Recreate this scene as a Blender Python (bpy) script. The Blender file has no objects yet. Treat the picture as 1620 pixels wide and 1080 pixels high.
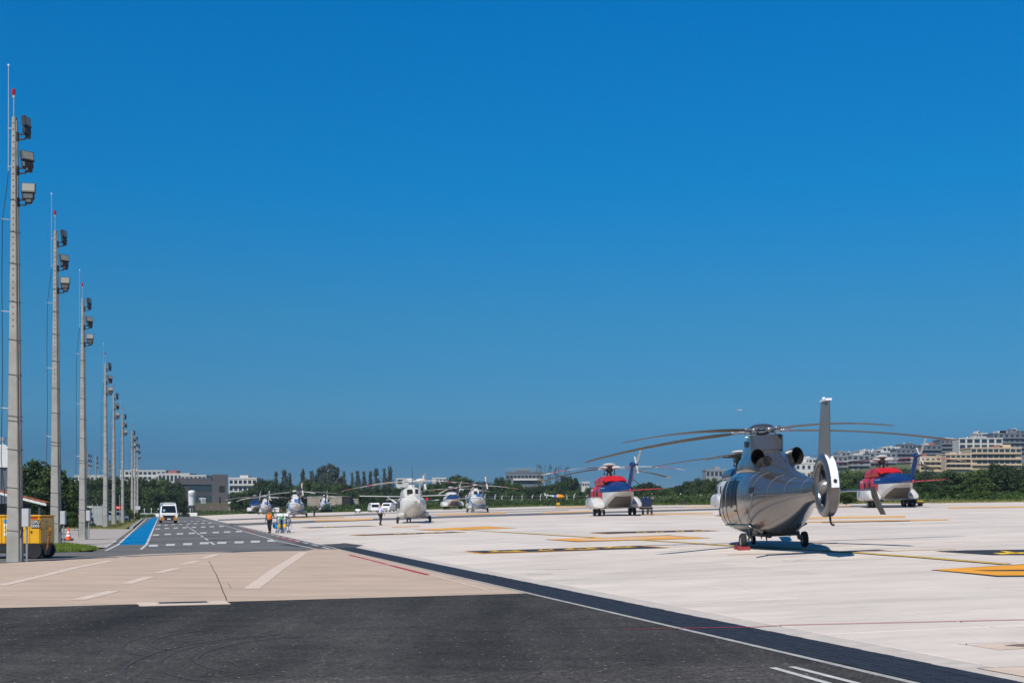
import bpy, bmesh, math, random
from mathutils import Vector, Matrix
random.seed(7)
SC = bpy.context.scene
COL = SC.collection
PI = math.pi

# ------------------------------------------------------------------ camera
F, CAMH, HY = 2100.0, 1.66, 805.5          # focal length in photo pixels, eye height, horizon row (photo is 1620 x 1080)
cam_d = bpy.data.cameras.new('camera')
cam = bpy.data.objects.new('camera', cam_d)
COL.objects.link(cam)
cam.location = (0, 0, CAMH)
cam.rotation_euler = (math.radians(90), 0, 0)
cam_d.sensor_width = 36.0
cam_d.lens = 36.0 * F / 1620.0
cam_d.shift_y = (HY - 540.0) / 1620.0
cam_d.clip_start = 0.1
cam_d.clip_end = 9000
SC.camera = cam

# ------------------------------------------------------------------ sky and sun
SUN_EL = math.radians(48)
SUN_AZ = math.radians(206)                 # compass angle of the sun, clockwise from +Y: behind the camera, to the left
world = bpy.data.worlds.new('World')
SC.world = world
world.use_nodes = True
nt = world.node_tree
nt.nodes.clear()
w_out = nt.nodes.new('ShaderNodeOutputWorld')
w_bg = nt.nodes.new('ShaderNodeBackground')
sky = nt.nodes.new('ShaderNodeTexSky')
sky.sky_type = 'NISHITA'
sky.sun_disc = False
sky.sun_elevation = SUN_EL
sky.sun_rotation = SUN_AZ
sky.altitude = 0
sky.air_density = 1.0
sky.dust_density = 0.2
sky.ozone_density = 3.0
# the deep, polarised blue of the photograph: one even saturation / gamma for the whole sky
w_gam = nt.nodes.new('ShaderNodeGamma')
w_gam.inputs[1].default_value = 1.0
w_mix = nt.nodes.new('ShaderNodeMix')
w_mix.data_type = 'RGBA'
w_mix.blend_type = 'MULTIPLY'
w_mix.inputs[0].default_value = 1.0
w_tc = nt.nodes.new('ShaderNodeTexCoord')
w_sep = nt.nodes.new('ShaderNodeSeparateXYZ')
w_ramp = nt.nodes.new('ShaderNodeValToRGB')
nt.links.new(w_tc.outputs['Generated'], w_sep.inputs[0])
nt.links.new(w_sep.outputs[2], w_ramp.inputs[0])
cr = w_ramp.color_ramp
SKY = [(0.000, (0.0563, 0.1647, 0.3458)), (0.040, (0.0618, 0.1872, 0.3913)), (0.073, (0.0974, 0.2770, 0.4550)), (0.144, (0.0792, 0.3593, 0.5369)), (0.233, (0.0174, 0.4498, 0.7189)), (0.360, (0.0000, 0.5192, 0.8827)), (0.800, (0.0060, 0.3251, 0.5600))]
while len(cr.elements) < len(SKY): cr.elements.new(0.5)
for e, (p, c) in zip(cr.elements, SKY): e.position = p
for e, (p, c) in zip(cr.elements, SKY): e.color = c + (1,)
nt.links.new(w_ramp.outputs[0], w_mix.inputs[7])
nt.links.new(sky.outputs[0], w_gam.inputs[0])
nt.links.new(w_gam.outputs[0], w_mix.inputs[6])
nt.links.new(w_mix.outputs[2], w_bg.inputs[0])
w_bg.inputs[1].default_value = 0.136
nt.links.new(w_bg.outputs[0], w_out.inputs[0])

sun_d = bpy.data.lights.new('sun', 'SUN')
sun_d.energy = 5.0
sun_d.angle = math.radians(0.53)
sun_d.color = (1.0, 0.94, 0.85)
sun = bpy.data.objects.new('sun', sun_d)
COL.objects.link(sun)
sdir = Vector((math.sin(SUN_AZ) * math.cos(SUN_EL), math.cos(SUN_AZ) * math.cos(SUN_EL), math.sin(SUN_EL)))
sun.rotation_euler = sdir.to_track_quat('Z', 'Y').to_euler()
sun.location = (0, 0, 60)

SC.view_settings.view_transform = 'Standard'
SC.view_settings.look = 'None'
SC.view_settings.exposure = 0.0
SC.view_settings.gamma = 1.0
SC.view_settings.use_curve_mapping = False
SC.render.engine = 'CYCLES'
SC.cycles.max_bounces = 6
SC.cycles.transparent_max_bounces = 8

# ------------------------------------------------------------------ ground shape: a gutter line with the apron rising to its right
GS, GX0, BR, SL1, SL2, LMAX = -0.259, 8.206, 12.97, 0.044, 0.030, 74.0
def lat(x, y): return x - (GX0 + GS * y)
def xat(l, y): return l + GX0 + GS * y
def zl(l):
    if l <= 0: return 0.0
    if l < BR: return SL1 * l
    return SL1 * BR + SL2 * (min(l, LMAX) - BR)
def zg(x, y): return zl(lat(x, y))
def G(px, py):
    """the ground point seen at a photo pixel"""
    y = 8.0
    while y < 900:
        x = (px - 810) * y / F
        if CAMH - (py - HY) * y / F - zg(x, y) <= 0:
            a, b = y / 1.004, y
            for _ in range(28):
                m = (a + b) / 2
                x = (px - 810) * m / F
                if CAMH - (py - HY) * m / F - zg(x, m) <= 0: b = m
                else: a = m
            return ((px - 810) * b / F, b)
        y *= 1.004
    return ((px - 810) * y / F, y)
def at(px, y): return (px - 810) * y / F
def zat(py, y): return CAMH - (py - HY) * y / F

# ------------------------------------------------------------------ materials
def srgb(h):
    c = [int(h[i:i + 2], 16) / 255 for i in (0, 2, 4)]
    return tuple(((v + 0.055) / 1.055) ** 2.4 if v > 0.04045 else v / 12.92 for v in c) + (1,)
def mat(name, color, rough=0.5, metal=0.0, var=0.0, vscale=3.0, bump=0.0, bscale=40.0, coat=0.0, spec=0.5, stretch=(1, 1, 1), objvar=0.0, speck=0.0, sscale=60.0, speckcol=(0.6, 0.58, 0.55, 1), coord='Object', world_co=False):
    m = bpy.data.materials.new(name)
    m.use_nodes = True
    t = m.node_tree
    N, L = t.nodes, t.links
    p = N['Principled BSDF']
    if isinstance(color, str): color = srgb(color)
    color = tuple(color[:3]) + (1,)
    p.inputs['Roughness'].default_value = rough
    p.inputs['Metallic'].default_value = metal
    p.inputs['Specular IOR Level'].default_value = spec
    if coat: 
        p.inputs['Coat Weight'].default_value = coat
        p.inputs['Coat Roughness'].default_value = 0.06
    p.inputs['Base Color'].default_value = color
    if not (var or bump or objvar or speck): return m
    if world_co:
        co = N.new('ShaderNodeNewGeometry').outputs['Position']
    else:
        co = N.new('ShaderNodeTexCoord').outputs[coord]
    mp = N.new('ShaderNodeMapping')
    mp.inputs['Scale'].default_value = stretch
    L.new(co, mp.inputs['Vector'])
    cur = None
    if var:
        n1 = N.new('ShaderNodeTexNoise'); n1.inputs['Scale'].default_value = vscale; n1.inputs['Detail'].default_value = 6; n1.inputs['Roughness'].default_value = 0.65
        L.new(mp.outputs[0], n1.inputs['Vector'])
        r = N.new('ShaderNodeMapRange')
        r.inputs['From Min'].default_value = 0.3; r.inputs['From Max'].default_value = 0.7
        r.inputs['To Min'].default_value = 1 - var; r.inputs['To Max'].default_value = 1 + var
        L.new(n1.outputs['Fac'], r.inputs['Value'])
        cur = r.outputs[0]
    if objvar:
        oi = N.new('ShaderNodeObjectInfo')
        r2 = N.new('ShaderNodeMapRange')
        r2.inputs['To Min'].default_value = 1 - objvar; r2.inputs['To Max'].default_value = 1 + objvar
        L.new(oi.outputs['Random'], r2.inputs['Value'])
        if cur is None: cur = r2.outputs[0]
        else:
            mu = N.new('ShaderNodeMath'); mu.operation = 'MULTIPLY'
            L.new(cur, mu.inputs[0]); L.new(r2.outputs[0], mu.inputs[1]); cur = mu.outputs[0]
    colsock = None
    if cur is not None:
        vm = N.new('ShaderNodeVectorMath'); vm.operation = 'SCALE'
        vm.inputs[0].default_value = color[:3]
        L.new(cur, vm.inputs['Scale'])
        colsock = vm.outputs[0]
    if speck:
        n3 = N.new('ShaderNodeTexNoise'); n3.inputs['Scale'].default_value = sscale; n3.inputs['Detail'].default_value = 2
        L.new(mp.outputs[0], n3.inputs['Vector'])
        r3 = N.new('ShaderNodeMapRange'); r3.inputs['From Min'].default_value = 0.66; r3.inputs['From Max'].default_value = 0.76; r3.inputs['To Max'].default_value = speck
        L.new(n3.outputs['Fac'], r3.inputs['Value'])
        mx = N.new('ShaderNodeMix'); mx.data_type = 'RGBA'
        if colsock: L.new(colsock, mx.inputs[6])
        else: mx.inputs[6].default_value = color
        mx.inputs[7].default_value = speckcol
        L.new(r3.outputs[0], mx.inputs[0])
        colsock = mx.outputs[2]
    if colsock: L.new(colsock, p.inputs['Base Color'])
    if bump:
        n2 = N.new('ShaderNodeTexNoise'); n2.inputs['Scale'].default_value = bscale; n2.inputs['Detail'].default_value = 4
        L.new(mp.outputs[0], n2.inputs['Vector'])
        b = N.new('ShaderNodeBump'); b.inputs['Strength'].default_value = bump; b.inputs['Distance'].default_value = 0.02
        L.new(n2.outputs['Fac'], b.inputs['Height'])
        L.new(b.outputs[0], p.inputs['Normal'])
    return m

# ------------------------------------------------------------------ mesh builder
class MB:
    def __init__(s): s.v, s.f, s.m = [], [], []
    def add(s, vs, fs, mi=0):
        b = len(s.v)
        s.v += [tuple(q) for q in vs]
        s.f += [tuple(b + i for i in q) for q in fs]
        s.m += [mi] * len(fs)
        return s
    def box(s, x0, x1, y0, y1, z0, z1, mi=0, M=None):
        vs = [Vector((x, y, z)) for z in (z0, z1) for y in (y0, y1) for x in (x0, x1)]
        if M is not None: vs = [M @ q for q in vs]
        return s.add(vs, [(0, 2, 3, 1), (4, 5, 7, 6), (0, 1, 5, 4), (2, 6, 7, 3), (0, 4, 6, 2), (1, 3, 7, 5)], mi)
    def bbox(s, c, d, mi=0, M=None, ch=0.12):
        """a box with chamfered edges (24 vertices)"""
        hx, hy, hz = d[0] / 2, d[1] / 2, d[2] / 2
        b = min(hx, hy, hz) * ch * 2 if ch < 0.5 else ch
        b = min(b, hx * .9, hy * .9, hz * .9)
        idx, vs, fs = {}, [], []
        for sx in (-1, 1):
            for sy in (-1, 1):
                for sz in (-1, 1):
                    for k in range(3):
                        q = [sx * (hx - b), sy * (hy - b), sz * (hz - b)]
                        q[k] = (sx * hx, sy * hy, sz * hz)[k]
                        idx[(sx, sy, sz, k)] = len(vs)
                        vs.append(Vector(q) + Vector(c))
        def quad(ks):
            fs.append(ks)
        for k in range(3):
            o = [i for i in range(3) if i != k]
            for sg in (-1, 1):
                r = []
                for a, e in ((-1, -1), (1, -1), (1, 1), (-1, 1)):
                    t = [0, 0, 0]; t[k] = sg; t[o[0]] = a; t[o[1]] = e
                    r.append(idx[tuple(t) + (k,)])
                fs.append(tuple(r))
            for a in (-1, 1):
                for e in (-1, 1):
                    r = []
                    for sg, kk in ((-1, o[0]), (1, o[0]), (1, o[1]), (-1, o[1])):
                        t = [0, 0, 0]; t[k] = sg; t[o[0]] = a; t[o[1]] = e
                        r.append(idx[tuple(t) + (kk,)])
                    fs.append(tuple(r))
        for sx in (-1, 1):
            for sy in (-1, 1):
                for sz in (-1, 1):
                    fs.append(tuple(idx[(sx, sy, sz, k)] for k in range(3)))
        if M is not None: vs = [M @ q for q in vs]
        return s.add(vs, fs, mi)
    def loft(s, rings, mi=0, cap=True, closed=True):
        n = len(rings[0]); b = len(s.v); fs = []
        for i in range(len(rings) - 1):
            for j in range(n if closed else n - 1):
                k = (j + 1) % n
                fs.append((i * n + j, i * n + k, (i + 1) * n + k, (i + 1) * n + j))
        if cap:
            fs.append(tuple(range(n - 1, -1, -1)))
            fs.append(tuple((len(rings) - 1) * n + j for j in range(n)))
        return s.add([q for r in rings for q in r], fs, mi)
    def tube(s, pts, r, n=8, mi=0, cap=True, squash=1.0):
        pts = [Vector(q) for q in pts]
        if not isinstance(r, (list, tuple)): r = [r] * len(pts)
        rings = []
        up0 = Vector((0, 0, 1))
        for i, q in enumerate(pts):
            d = (pts[min(i + 1, len(pts) - 1)] - pts[max(i - 1, 0)])
            if d.length < 1e-9: d = Vector((0, 0, 1))
            d.normalize()
            u = d.cross(up0)
            if u.length < 0.05: u = d.cross(Vector((0, 1, 0)))
            u.normalize(); w = u.cross(d)
            rings.append([q + (u * math.cos(2 * PI * j / n) + w * math.sin(2 * PI * j / n) * squash) * r[i] for j in range(n)])
        return s.loft(rings, mi, cap)
    def lathe(s, prof, n=16, M=None, mi=0, cap=True):
        rings = []
        for r, z in prof:
            ring = [Vector((r * math.cos(2 * PI * j / n), r * math.sin(2 * PI * j / n), z)) for j in range(n)]
            if M is not None: ring = [M @ q for q in ring]
            rings.append(ring)
        return s.loft(rings, mi, cap)
    def ell(s, c, r, nu=12, nv=8, mi=0, M=None):
        prof = [(max(1e-3, math.sin(PI * i / nv)), -math.cos(PI * i / nv)) for i in range(nv + 1)]
        T = Matrix.Translation(Vector(c)) @ Matrix.Diagonal((r[0], r[1], r[2], 1))
        if M is not None: T = M @ T
        return s.lathe(prof, nu, T, mi)
    def prism(s, poly, axis, a, b, mi=0):
        """extrude a 2D polygon along an axis; for axis x the polygon is (y,z), y -> (x,z), z -> (x,y)"""
        def p3(q, t):
            return ((t, q[0], q[1]), (q[0], t, q[1]), (q[0], q[1], t))['xyz'.index(axis)]
        return s.loft([[p3(q, a) for q in poly], [p3(q, b) for q in poly]], mi)
    def build(s, name, mats, parent=None, smooth=True, angle=40, loc=None):
        me = bpy.data.meshes.new(name)
        me.from_pydata(s.v, [], s.f)
        if not isinstance(mats, (list, tuple)): mats = [mats]
        for q in mats: me.materials.append(q)
        if len(mats) > 1: me.polygons.foreach_set('material_index', s.m)
        bm = bmesh.new(); bm.from_mesh(me)
        bmesh.ops.recalc_face_normals(bm, faces=bm.faces)
        bm.to_mesh(me); bm.free()
        if smooth:
            me.polygons.foreach_set('use_smooth', [True] * len(me.polygons))
            me.set_sharp_from_angle(angle=math.radians(angle))
        me.update()
        o = bpy.data.objects.new(name, me)
        COL.objects.link(o)
        if parent is not None: o.parent = parent
        if loc is not None: o.location = loc
        return o

def tag(o, label=None, cat=None, group=None, kind=None):
    if label: o['label'] = label
    if cat: o['category'] = cat
    if group: o['group'] = group
    if kind: o['kind'] = kind
    return o
def thing(name, label, cat, loc=(0, 0, 0), rz=0.0, group=None, scale=1.0):
    o = bpy.data.objects.new(name, None)
    COL.objects.link(o)
    o.empty_display_size = 0.3
    o.location = loc
    o.rotation_euler = (0, 0, rz)
    o.scale = (scale, scale, scale)
    return tag(o, label, cat, group)
KIDS = {}
def copy_tree(o, loc=None, rz=None, label=None, group=None, scale=None, parent=None):
    c = o.copy()
    COL.objects.link(c)
    if parent is not None: c.parent = parent
    if loc is not None: c.location = loc
    if rz is not None: c.rotation_euler = (0, 0, rz)
    if label: c['label'] = label
    if group: c['group'] = group
    if scale: c.scale = (scale, scale, scale)
    for ch in list(o.children):
        copy_tree(ch, parent=c)
    return c
def share(name, src, parent=None, loc=(0, 0, 0), rot=(0, 0, 0), scale=(1, 1, 1)):
    """another object on the same mesh"""
    o = bpy.data.objects.new(name, src.data)
    COL.objects.link(o)
    if parent is not None: o.parent = parent
    o.location = loc; o.rotation_euler = rot; o.scale = scale
    return o

# ------------------------------------------------------------------ ground sheets
def clip(poly, fn):
    out = []
    for i in range(len(poly)):
        a, b = poly[i], poly[(i + 1) % len(poly)]
        fa, fb = fn(a), fn(b)
        if fa >= 0: out.append(a)
        if (fa >= 0) != (fb >= 0):
            t = fa / (fa - fb)
            out.append((a[0] + (b[0] - a[0]) * t, a[1] + (b[1] - a[1]) * t))
    return out
BANDS = [-1e5, 0.0, BR, LMAX, 1e5]
def sheet_into(mb, poly, off, mi=0):
    for a, b in zip(BANDS[:-1], BANDS[1:]):
        q = clip(clip(poly, lambda p: lat(*p) - a), lambda p: b - lat(*p))
        if len(q) >= 3:
            mb.add([(x, y, zg(x, y) + off) for x, y in q], [tuple(range(len(q)))], mi)
def sheet(name, polys, off, m, parent=None, kind=None):
    mb = MB()
    for p in polys: sheet_into(mb, p, off)
    o = mb.build(name, m, parent, smooth=False)
    for pl in o.data.polygons:
        pass
    if kind: o['kind'] = kind
    return o
def pix(pts): return [G(*p) for p in pts]
def stripe(pts, w):
    """quads of width w (m) along a ground polyline"""
    out = []
    for (x0, y0), (x1, y1) in zip(pts[:-1], pts[1:]):
        d = Vector((x1 - x0, y1 - y0)); d.normalize()
        n = Vector((-d.y, d.x)) * w / 2
        out.append([(x0 + n.x, y0 + n.y), (x0 - n.x, y0 - n.y), (x1 - n.x, y1 - n.y), (x1 + n.x, y1 + n.y)])
    return out
# ------------------------------------------------------------------ ground materials
M_terrain = mat('dry_grass_ground', (0.085, 0.095, 0.03), 0.95, var=0.5, vscale=0.35, bump=0.6, bscale=3, coord='Object')
M_slab = mat('apron_concrete', (0.60, 0.528, 0.465), 0.85, var=0.14, vscale=0.7, bump=0.2, bscale=60, stretch=(0.45, 1.1, 1), objvar=0.055, speck=0.4, sscale=7, speckcol=(0.36, 0.32, 0.29, 1), world_co=True)
def add_stains(m, scale, st, lo, hi, k):
    t = m.node_tree; N, L = t.nodes, t.links; p = N['Principled BSDF']
    src = p.inputs['Base Color'].links[0].from_socket
    g = N.new('ShaderNodeNewGeometry'); mp = N.new('ShaderNodeMapping'); mp.inputs['Scale'].default_value = st; L.new(g.outputs['Position'], mp.inputs[0])
    n = N.new('ShaderNodeTexNoise'); n.inputs['Scale'].default_value = scale; n.inputs['Detail'].default_value = 7; n.inputs['Roughness'].default_value = .7; L.new(mp.outputs[0], n.inputs['Vector'])
    r = N.new('ShaderNodeMapRange'); r.inputs['From Min'].default_value = lo; r.inputs['From Max'].default_value = hi; r.inputs['To Min'].default_value = 1; r.inputs['To Max'].default_value = k; L.new(n.outputs['Fac'], r.inputs['Value'])
    v = N.new('ShaderNodeVectorMath'); v.operation = 'SCALE'; L.new(src, v.inputs[0]); L.new(r.outputs[0], v.inputs['Scale']); L.new(v.outputs[0], p.inputs['Base Color'])
add_stains(M_slab, .16, (1, 1.6, 1), .52, .72, .84)
add_stains(M_slab, 2.4, (.5, 1.3, 1), .60, .72, .80)
M_far_slab = mat('far_apron_concrete', (0.575, 0.50, 0.43), 0.85, var=0.20, vscale=0.22, stretch=(0.1, 1.2, 1), bump=0.1, bscale=20)
M_joint = mat('joint_dirt_and_shadow', (0.16, 0.13, 0.11), 0.95, var=0.3, vscale=5)
M_beige = mat('old_beige_concrete', (0.485, 0.365, 0.275), 0.88, var=0.16, vscale=1.1, bump=0.35, bscale=22, stretch=(0.35, 1.5, 1), speck=0.75, sscale=9, speckcol=(0.27, 0.21, 0.165, 1))
def asphalt(name, base, grain, swoop, speckc):
    m = bpy.data.materials.new(name); m.use_nodes = True
    t = m.node_tree; N, L = t.nodes, t.links; p = N['Principled BSDF']
    p.inputs['Roughness'].default_value = 0.92; p.inputs['Specular IOR Level'].default_value = 0.15
    co = N.new('ShaderNodeTexCoord').outputs['Object']
    def noise(scale, st, rot, det, lo, hi, a, b):
        mp = N.new('ShaderNodeMapping'); mp.inputs['Scale'].default_value = st; mp.inputs['Rotation'].default_value = (0, 0, math.radians(rot)); L.new(co, mp.inputs[0])
        n = N.new('ShaderNodeTexNoise'); n.inputs['Scale'].default_value = scale; n.inputs['Detail'].default_value = det; n.inputs['Roughness'].default_value = .6; L.new(mp.outputs[0], n.inputs['Vector'])
        r = N.new('ShaderNodeMapRange'); r.inputs['From Min'].default_value = lo; r.inputs['From Max'].default_value = hi; r.inputs['To Min'].default_value = a; r.inputs['To Max'].default_value = b; L.new(n.outputs['Fac'], r.inputs['Value'])
        return r.outputs[0], n
    def mul(x, y):
        q = N.new('ShaderNodeMath'); q.operation = 'MULTIPLY'; L.new(x, q.inputs[0]); L.new(y, q.inputs[1]); return q.outputs[0]
    a1, _ = noise(.5, (.9, .10, 1), 8, 4, .36, .64, 1 - swoop, 1 + swoop)      # broad rolled-on swoops
    a2, _ = noise(1.6, (.5, 1.0, 1), 12, 5, .3, .7, 1 - swoop * .55, 1 + swoop * .55)
    a3, n3 = noise(26, (1, 1, 1), 0, 3, .3, .7, 1 - grain, 1 + grain)             # aggregate
    a4, _ = noise(9, (1, 1, 1), 0, 2, .3, .7, 1 - grain * .6, 1 + grain * .6)
    f = mul(mul(a1, a2), mul(a3, a4))
    vm = N.new('ShaderNodeVectorMath'); vm.operation = 'SCALE'; vm.inputs[0].default_value = base; L.new(f, vm.inputs['Scale'])
    vo = N.new('ShaderNodeTexVoronoi'); vo.voronoi_dimensions = '2D'; vo.inputs['Scale'].default_value = 3.0; L.new(co, vo.inputs['Vector'])
    r = N.new('ShaderNodeMapRange'); r.inputs['From Min'].default_value = .055; r.inputs['From Max'].default_value = .035; L.new(vo.outputs['Distance'], r.inputs['Value'])
    wn = N.new('ShaderNodeSeparateColor'); L.new(vo.outputs['Color'], wn.inputs[0])
    gt = N.new('ShaderNodeMath'); gt.operation = 'GREATER_THAN'; gt.inputs[1].default_value = .62; L.new(wn.outputs[0], gt.inputs[0])
    mx = N.new('ShaderNodeMix'); mx.data_type = 'RGBA'; L.new(mul(r.outputs[0], gt.outputs[0]), mx.inputs[0]); L.new(vm.outputs[0], mx.inputs[6]); mx.inputs[7].default_value = speckc
    L.new(mx.outputs[2], p.inputs['Base Color'])
    bp = N.new('ShaderNodeBump'); bp.inputs['Strength'].default_value = .55; bp.inputs['Distance'].default_value = .015; L.new(n3.outputs['Fac'], bp.inputs['Height']); L.new(bp.outputs[0], p.inputs['Normal'])
    return m
M_tar = asphalt('new_dark_asphalt', (0.046, 0.0435, 0.0405), .55, .42, (0.26, 0.245, 0.22, 1))
M_tar2 = asphalt('older_asphalt', (0.064, 0.059, 0.055), .6, .3, (0.28, 0.26, 0.24, 1))
M_road = mat('road_asphalt', (0.120, 0.114, 0.108), 0.9, var=0.24, vscale=0.35, stretch=(0.35, 0.9, 1), bump=0.35, bscale=60, speck=0.3, sscale=7, speckcol=(0.17, 0.165, 0.16, 1))
M_patch = mat('patched_asphalt', (0.055, 0.055, 0.057), 0.85, var=0.2, vscale=1.2, bump=0.3, bscale=50)
M_band = mat('blue_black_paving', (0.022, 0.026, 0.036), 0.7, var=0.35, vscale=6, bump=0.6, bscale=40, speck=0.35, sscale=34, speckcol=(0.09, 0.095, 0.11, 1), spec=0.35)
add_stains(M_beige, .35, (.7, 1.4, 1), .50, .72, .86)
M_edge = mat('edge_concrete', (0.50, 0.445, 0.395), 0.85, var=0.14, vscale=3, bump=0.2, bscale=50)
M_faint = mat('worn_edge_paint', (0.36, 0.35, 0.335), 0.85, var=0.3, vscale=5, speck=.8, sscale=6, speckcol=(0.12, 0.115, 0.11, 1))
M_lane = mat('blue_lane_paint', (0.0, 0.165, 0.37), 0.85, var=0.2, vscale=0.9, stretch=(0.5, 1, 1), bump=0.2, bscale=40, spec=0.1, speck=.35, sscale=1.5, speckcol=(0.06, 0.25, 0.48, 1))
M_white = mat('white_road_paint', (0.50, 0.49, 0.47), 0.8, var=0.25, vscale=4, speck=0.5, sscale=14, speckcol=(0.35, 0.34, 0.33, 1))
M_faded = mat('faded_road_paint', (0.61, 0.49, 0.395), 0.85, var=0.12, vscale=2.5, speck=0.7, sscale=7, speckcol=(0.46, 0.37, 0.30, 1))
M_orange = mat('orange_apron_paint', (0.78, 0.33, 0.012), 0.7, var=0.12, vscale=1.2, speck=0.25, sscale=8, speckcol=(0.5, 0.3, 0.15, 1))
M_orange_far = mat('worn_orange_paint', (0.66, 0.36, 0.12), 0.8, var=0.25, vscale=0.5, stretch=(0.3, 1, 1))
M_yellow = mat('yellow_apron_paint', (0.80, 0.50, 0.015), 0.7, var=0.15, vscale=2)
M_black = mat('black_apron_paint', (0.028, 0.028, 0.032), 0.75, var=0.3, vscale=2, speck=0.3, sscale=10, speckcol=(0.2, 0.19, 0.18, 1))
M_red = mat('red_apron_paint', (0.42, 0.03, 0.06), 0.75, var=0.2, vscale=4, speck=0.3, sscale=20, speckcol=(0.45, 0.3, 0.28, 1))
M_pave = mat('pale_pavement', (0.37, 0.33, 0.295), 0.88, var=0.18, vscale=0.8, bump=0.3, bscale=30, stretch=(0.4, 1, 1), speck=0.4, sscale=6, speckcol=(0.26, 0.23, 0.2, 1))
M_kerb = mat('kerb_concrete', (0.33, 0.31, 0.28), 0.9, var=0.25, vscale=3, bump=0.4, bscale=30)
M_verge = mat('dry_verge_soil', (0.15, 0.14, 0.045), 0.95, var=0.45, vscale=0.9, bump=0.8, bscale=10)

# ------------------------------------------------------------------ terrain
terrain = sheet('terrain', [[(-4000, -60), (4000, -60), (4000, 6000), (-4000, 6000)]], -0.06, M_terrain, kind='structure')

# ------------------------------------------------------------------ road and asphalt on the left of the gutter
def LP(l, y): return (xat(l, y), y)
A0, A1 = G(0, 961), G(830, 938)            # edge between the new asphalt and the old beige concrete
sl = (A1[1] - A0[1]) / (A1[0] - A0[0])
def ya(x): return A0[1] + sl * (x - A0[0])
xr = xat(-1.0, 26.3)
foreground = sheet('foreground_asphalt', [[(-60, ya(-60)), LP(-1.0, -20), LP(-1.0, ya(xr)) if False else (xr, ya(xr)), (-8.65, ya(-8.65))][0:1] + [(-60, -20), LP(-1.0, -20), (xr, ya(xr))]], 0.0, M_tar, kind='structure')
J0, J1 = G(0, 1092), G(560, 1070)
J2, J3 = G(1080, 1052.5), G(1230, 1050)
older = sheet('older_asphalt_strip', [[(-40, J0[1] - 1.0), J0, J1, J2, J3, LP(-1.12, J3[1]), LP(-1.12, -20), (-40, -20)]], 0.004, M_tar2, kind='structure')
tp, bp = [(-60, 36.2), (-15.73, 40.77), G(127, 883.3), G(177, 879.6), G(233, 876), G(333, 872.4), G(483, 871)], None
far_l = G(496, 868.5)
beige = sheet('beige_concrete', [[(-60, ya(-60)), (xr, ya(xr)), LP(-1.0, far_l[1]), far_l] + tp[::-1]], 0.0, M_beige, kind='structure')
road = sheet('airside_road', [tp[1:] + [far_l, LP(-1.0, far_l[1]), LP(-1.0, 300), LP(-4.0, 420), LP(-60, 470), LP(-60, 400), LP(-14.0, 330), LP(-12.3, 215), LP(-11.6, 146), LP(-11.3, 112), LP(-10.9, 58), LP(-11.2, 52), (-26, 50.5), (-26, 41)]], 0.0, M_road, kind='structure')
pavement = sheet('pale_pavement', [[LP(-11.3, 112), LP(-10.9, 58.2), LP(-13.0, 56.2), (-80, 62), (-80, 128)]], 0.0, M_pave, kind='structure')
patches = sheet('asphalt_patch', [pix([(505, 861), (545, 858.5), (575, 862), (560, 866), (487, 866.5)]), pix([(440, 861), (480, 858), (498, 863), (470, 865)])], 0.004, M_patch, kind='structure')

# the verge with the lamp poles and its kerb
verge = MB()
for a, b in zip([112, 135, 160, 185, 205], [135, 160, 185, 205, 222]):
    verge.box(0, 0, 0, 0, 0, 0) if False else None
vb = [LP(-11.75, 113), LP(-11.8, 146), LP(-12.3, 200), LP(-12.6, 222), LP(-30, 240), LP(-30, 120)]
verge.loft([[(x, y, -0.02) for x, y in vb], [(x, y, 0.09) for x, y in vb]])
tag(verge.build('verge', M_verge, smooth=False), kind='structure')
kr = bpy.data.objects.new('kerb', None); COL.objects.link(kr); kr['kind'] = 'structure'
kp = [(-11.2, 112.6), (-11.3, 122), (-11.45, 132), (-11.55, 146), (-11.8, 165), (-12.0, 185), (-12.2, 205), (-12.4, 222)]
k_mb = None
for (l0, y0), (l1, y1) in zip(kp[:-1], kp[1:]):
    n = max(1, int((y1 - y0) / 3.2))
    for i in range(n):
        ta, tb = i / n, (i + 0.985) / n
        p = LP(l0 + (l1 - l0) * ta, y0 + (y1 - y0) * ta); q = LP(l0 + (l1 - l0) * tb, y0 + (y1 - y0) * tb)
        MB().loft([[(p[0] - .3, p[1], -.02), (p[0], p[1], -.02), (p[0], p[1], .12), (p[0] - .03, p[1], .15), (p[0] - .3, p[1], .15)],
                   [(q[0] - .3, q[1], -.02), (q[0], q[1], -.02), (q[0], q[1], .12), (q[0] - .03, q[1], .15), (q[0] - .3, q[1], .15)]]).build('kerb_stone', M_kerb, kr, smooth=False)

# ------------------------------------------------------------------ the gutter band: dark paving, pale edges
def lat_strip(l0, l1, y0, y1): return [LP(l0, y0), LP(l1, y0), LP(l1, y1), LP(l0, y1)]
band = sheet('gutter_band', [lat_strip(-1.0, -0.02, -20, 57) [0:2] + [LP(-0.02, 60.5), LP(-0.9, 57.5)]], 0.0, M_band, kind='structure')
# raised rows of small paving blocks in the band, nearest stretch
bl = MB()
rb = random.Random(3)
y = 12.3
while y < 34:
    for k in range(7):
        l0 = -0.985 + k * 0.1385
        x0 = xat(l0, y)
        h = 0.006 + rb.random() * 0.006
        d = 0.23
        a = [(xat(l0 + .007, y + .007), y + .007), (xat(l0 + .131, y + .007), y + .007), (xat(l0 + .131, y + d - .007), y + d - .007), (xat(l0 + .007, y + d - .007), y + d - .007)]
        bl.add([(p[0], p[1], 0.0) for p in a] + [(p[0], p[1], h) for p in a], [(4, 5, 6, 7), (0, 1, 5, 4), (1, 2, 6, 5), (2, 3, 7, 6), (3, 0, 4, 7)])
    y += 0.24
pv = bl.build('paving_block', M_band, band, smooth=False); pv['kind'] = 'stuff'
sheet('gutter_edge', [lat_strip(-0.02, 0.40, -20, 62)], 0.0, M_edge, kind='structure')
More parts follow.
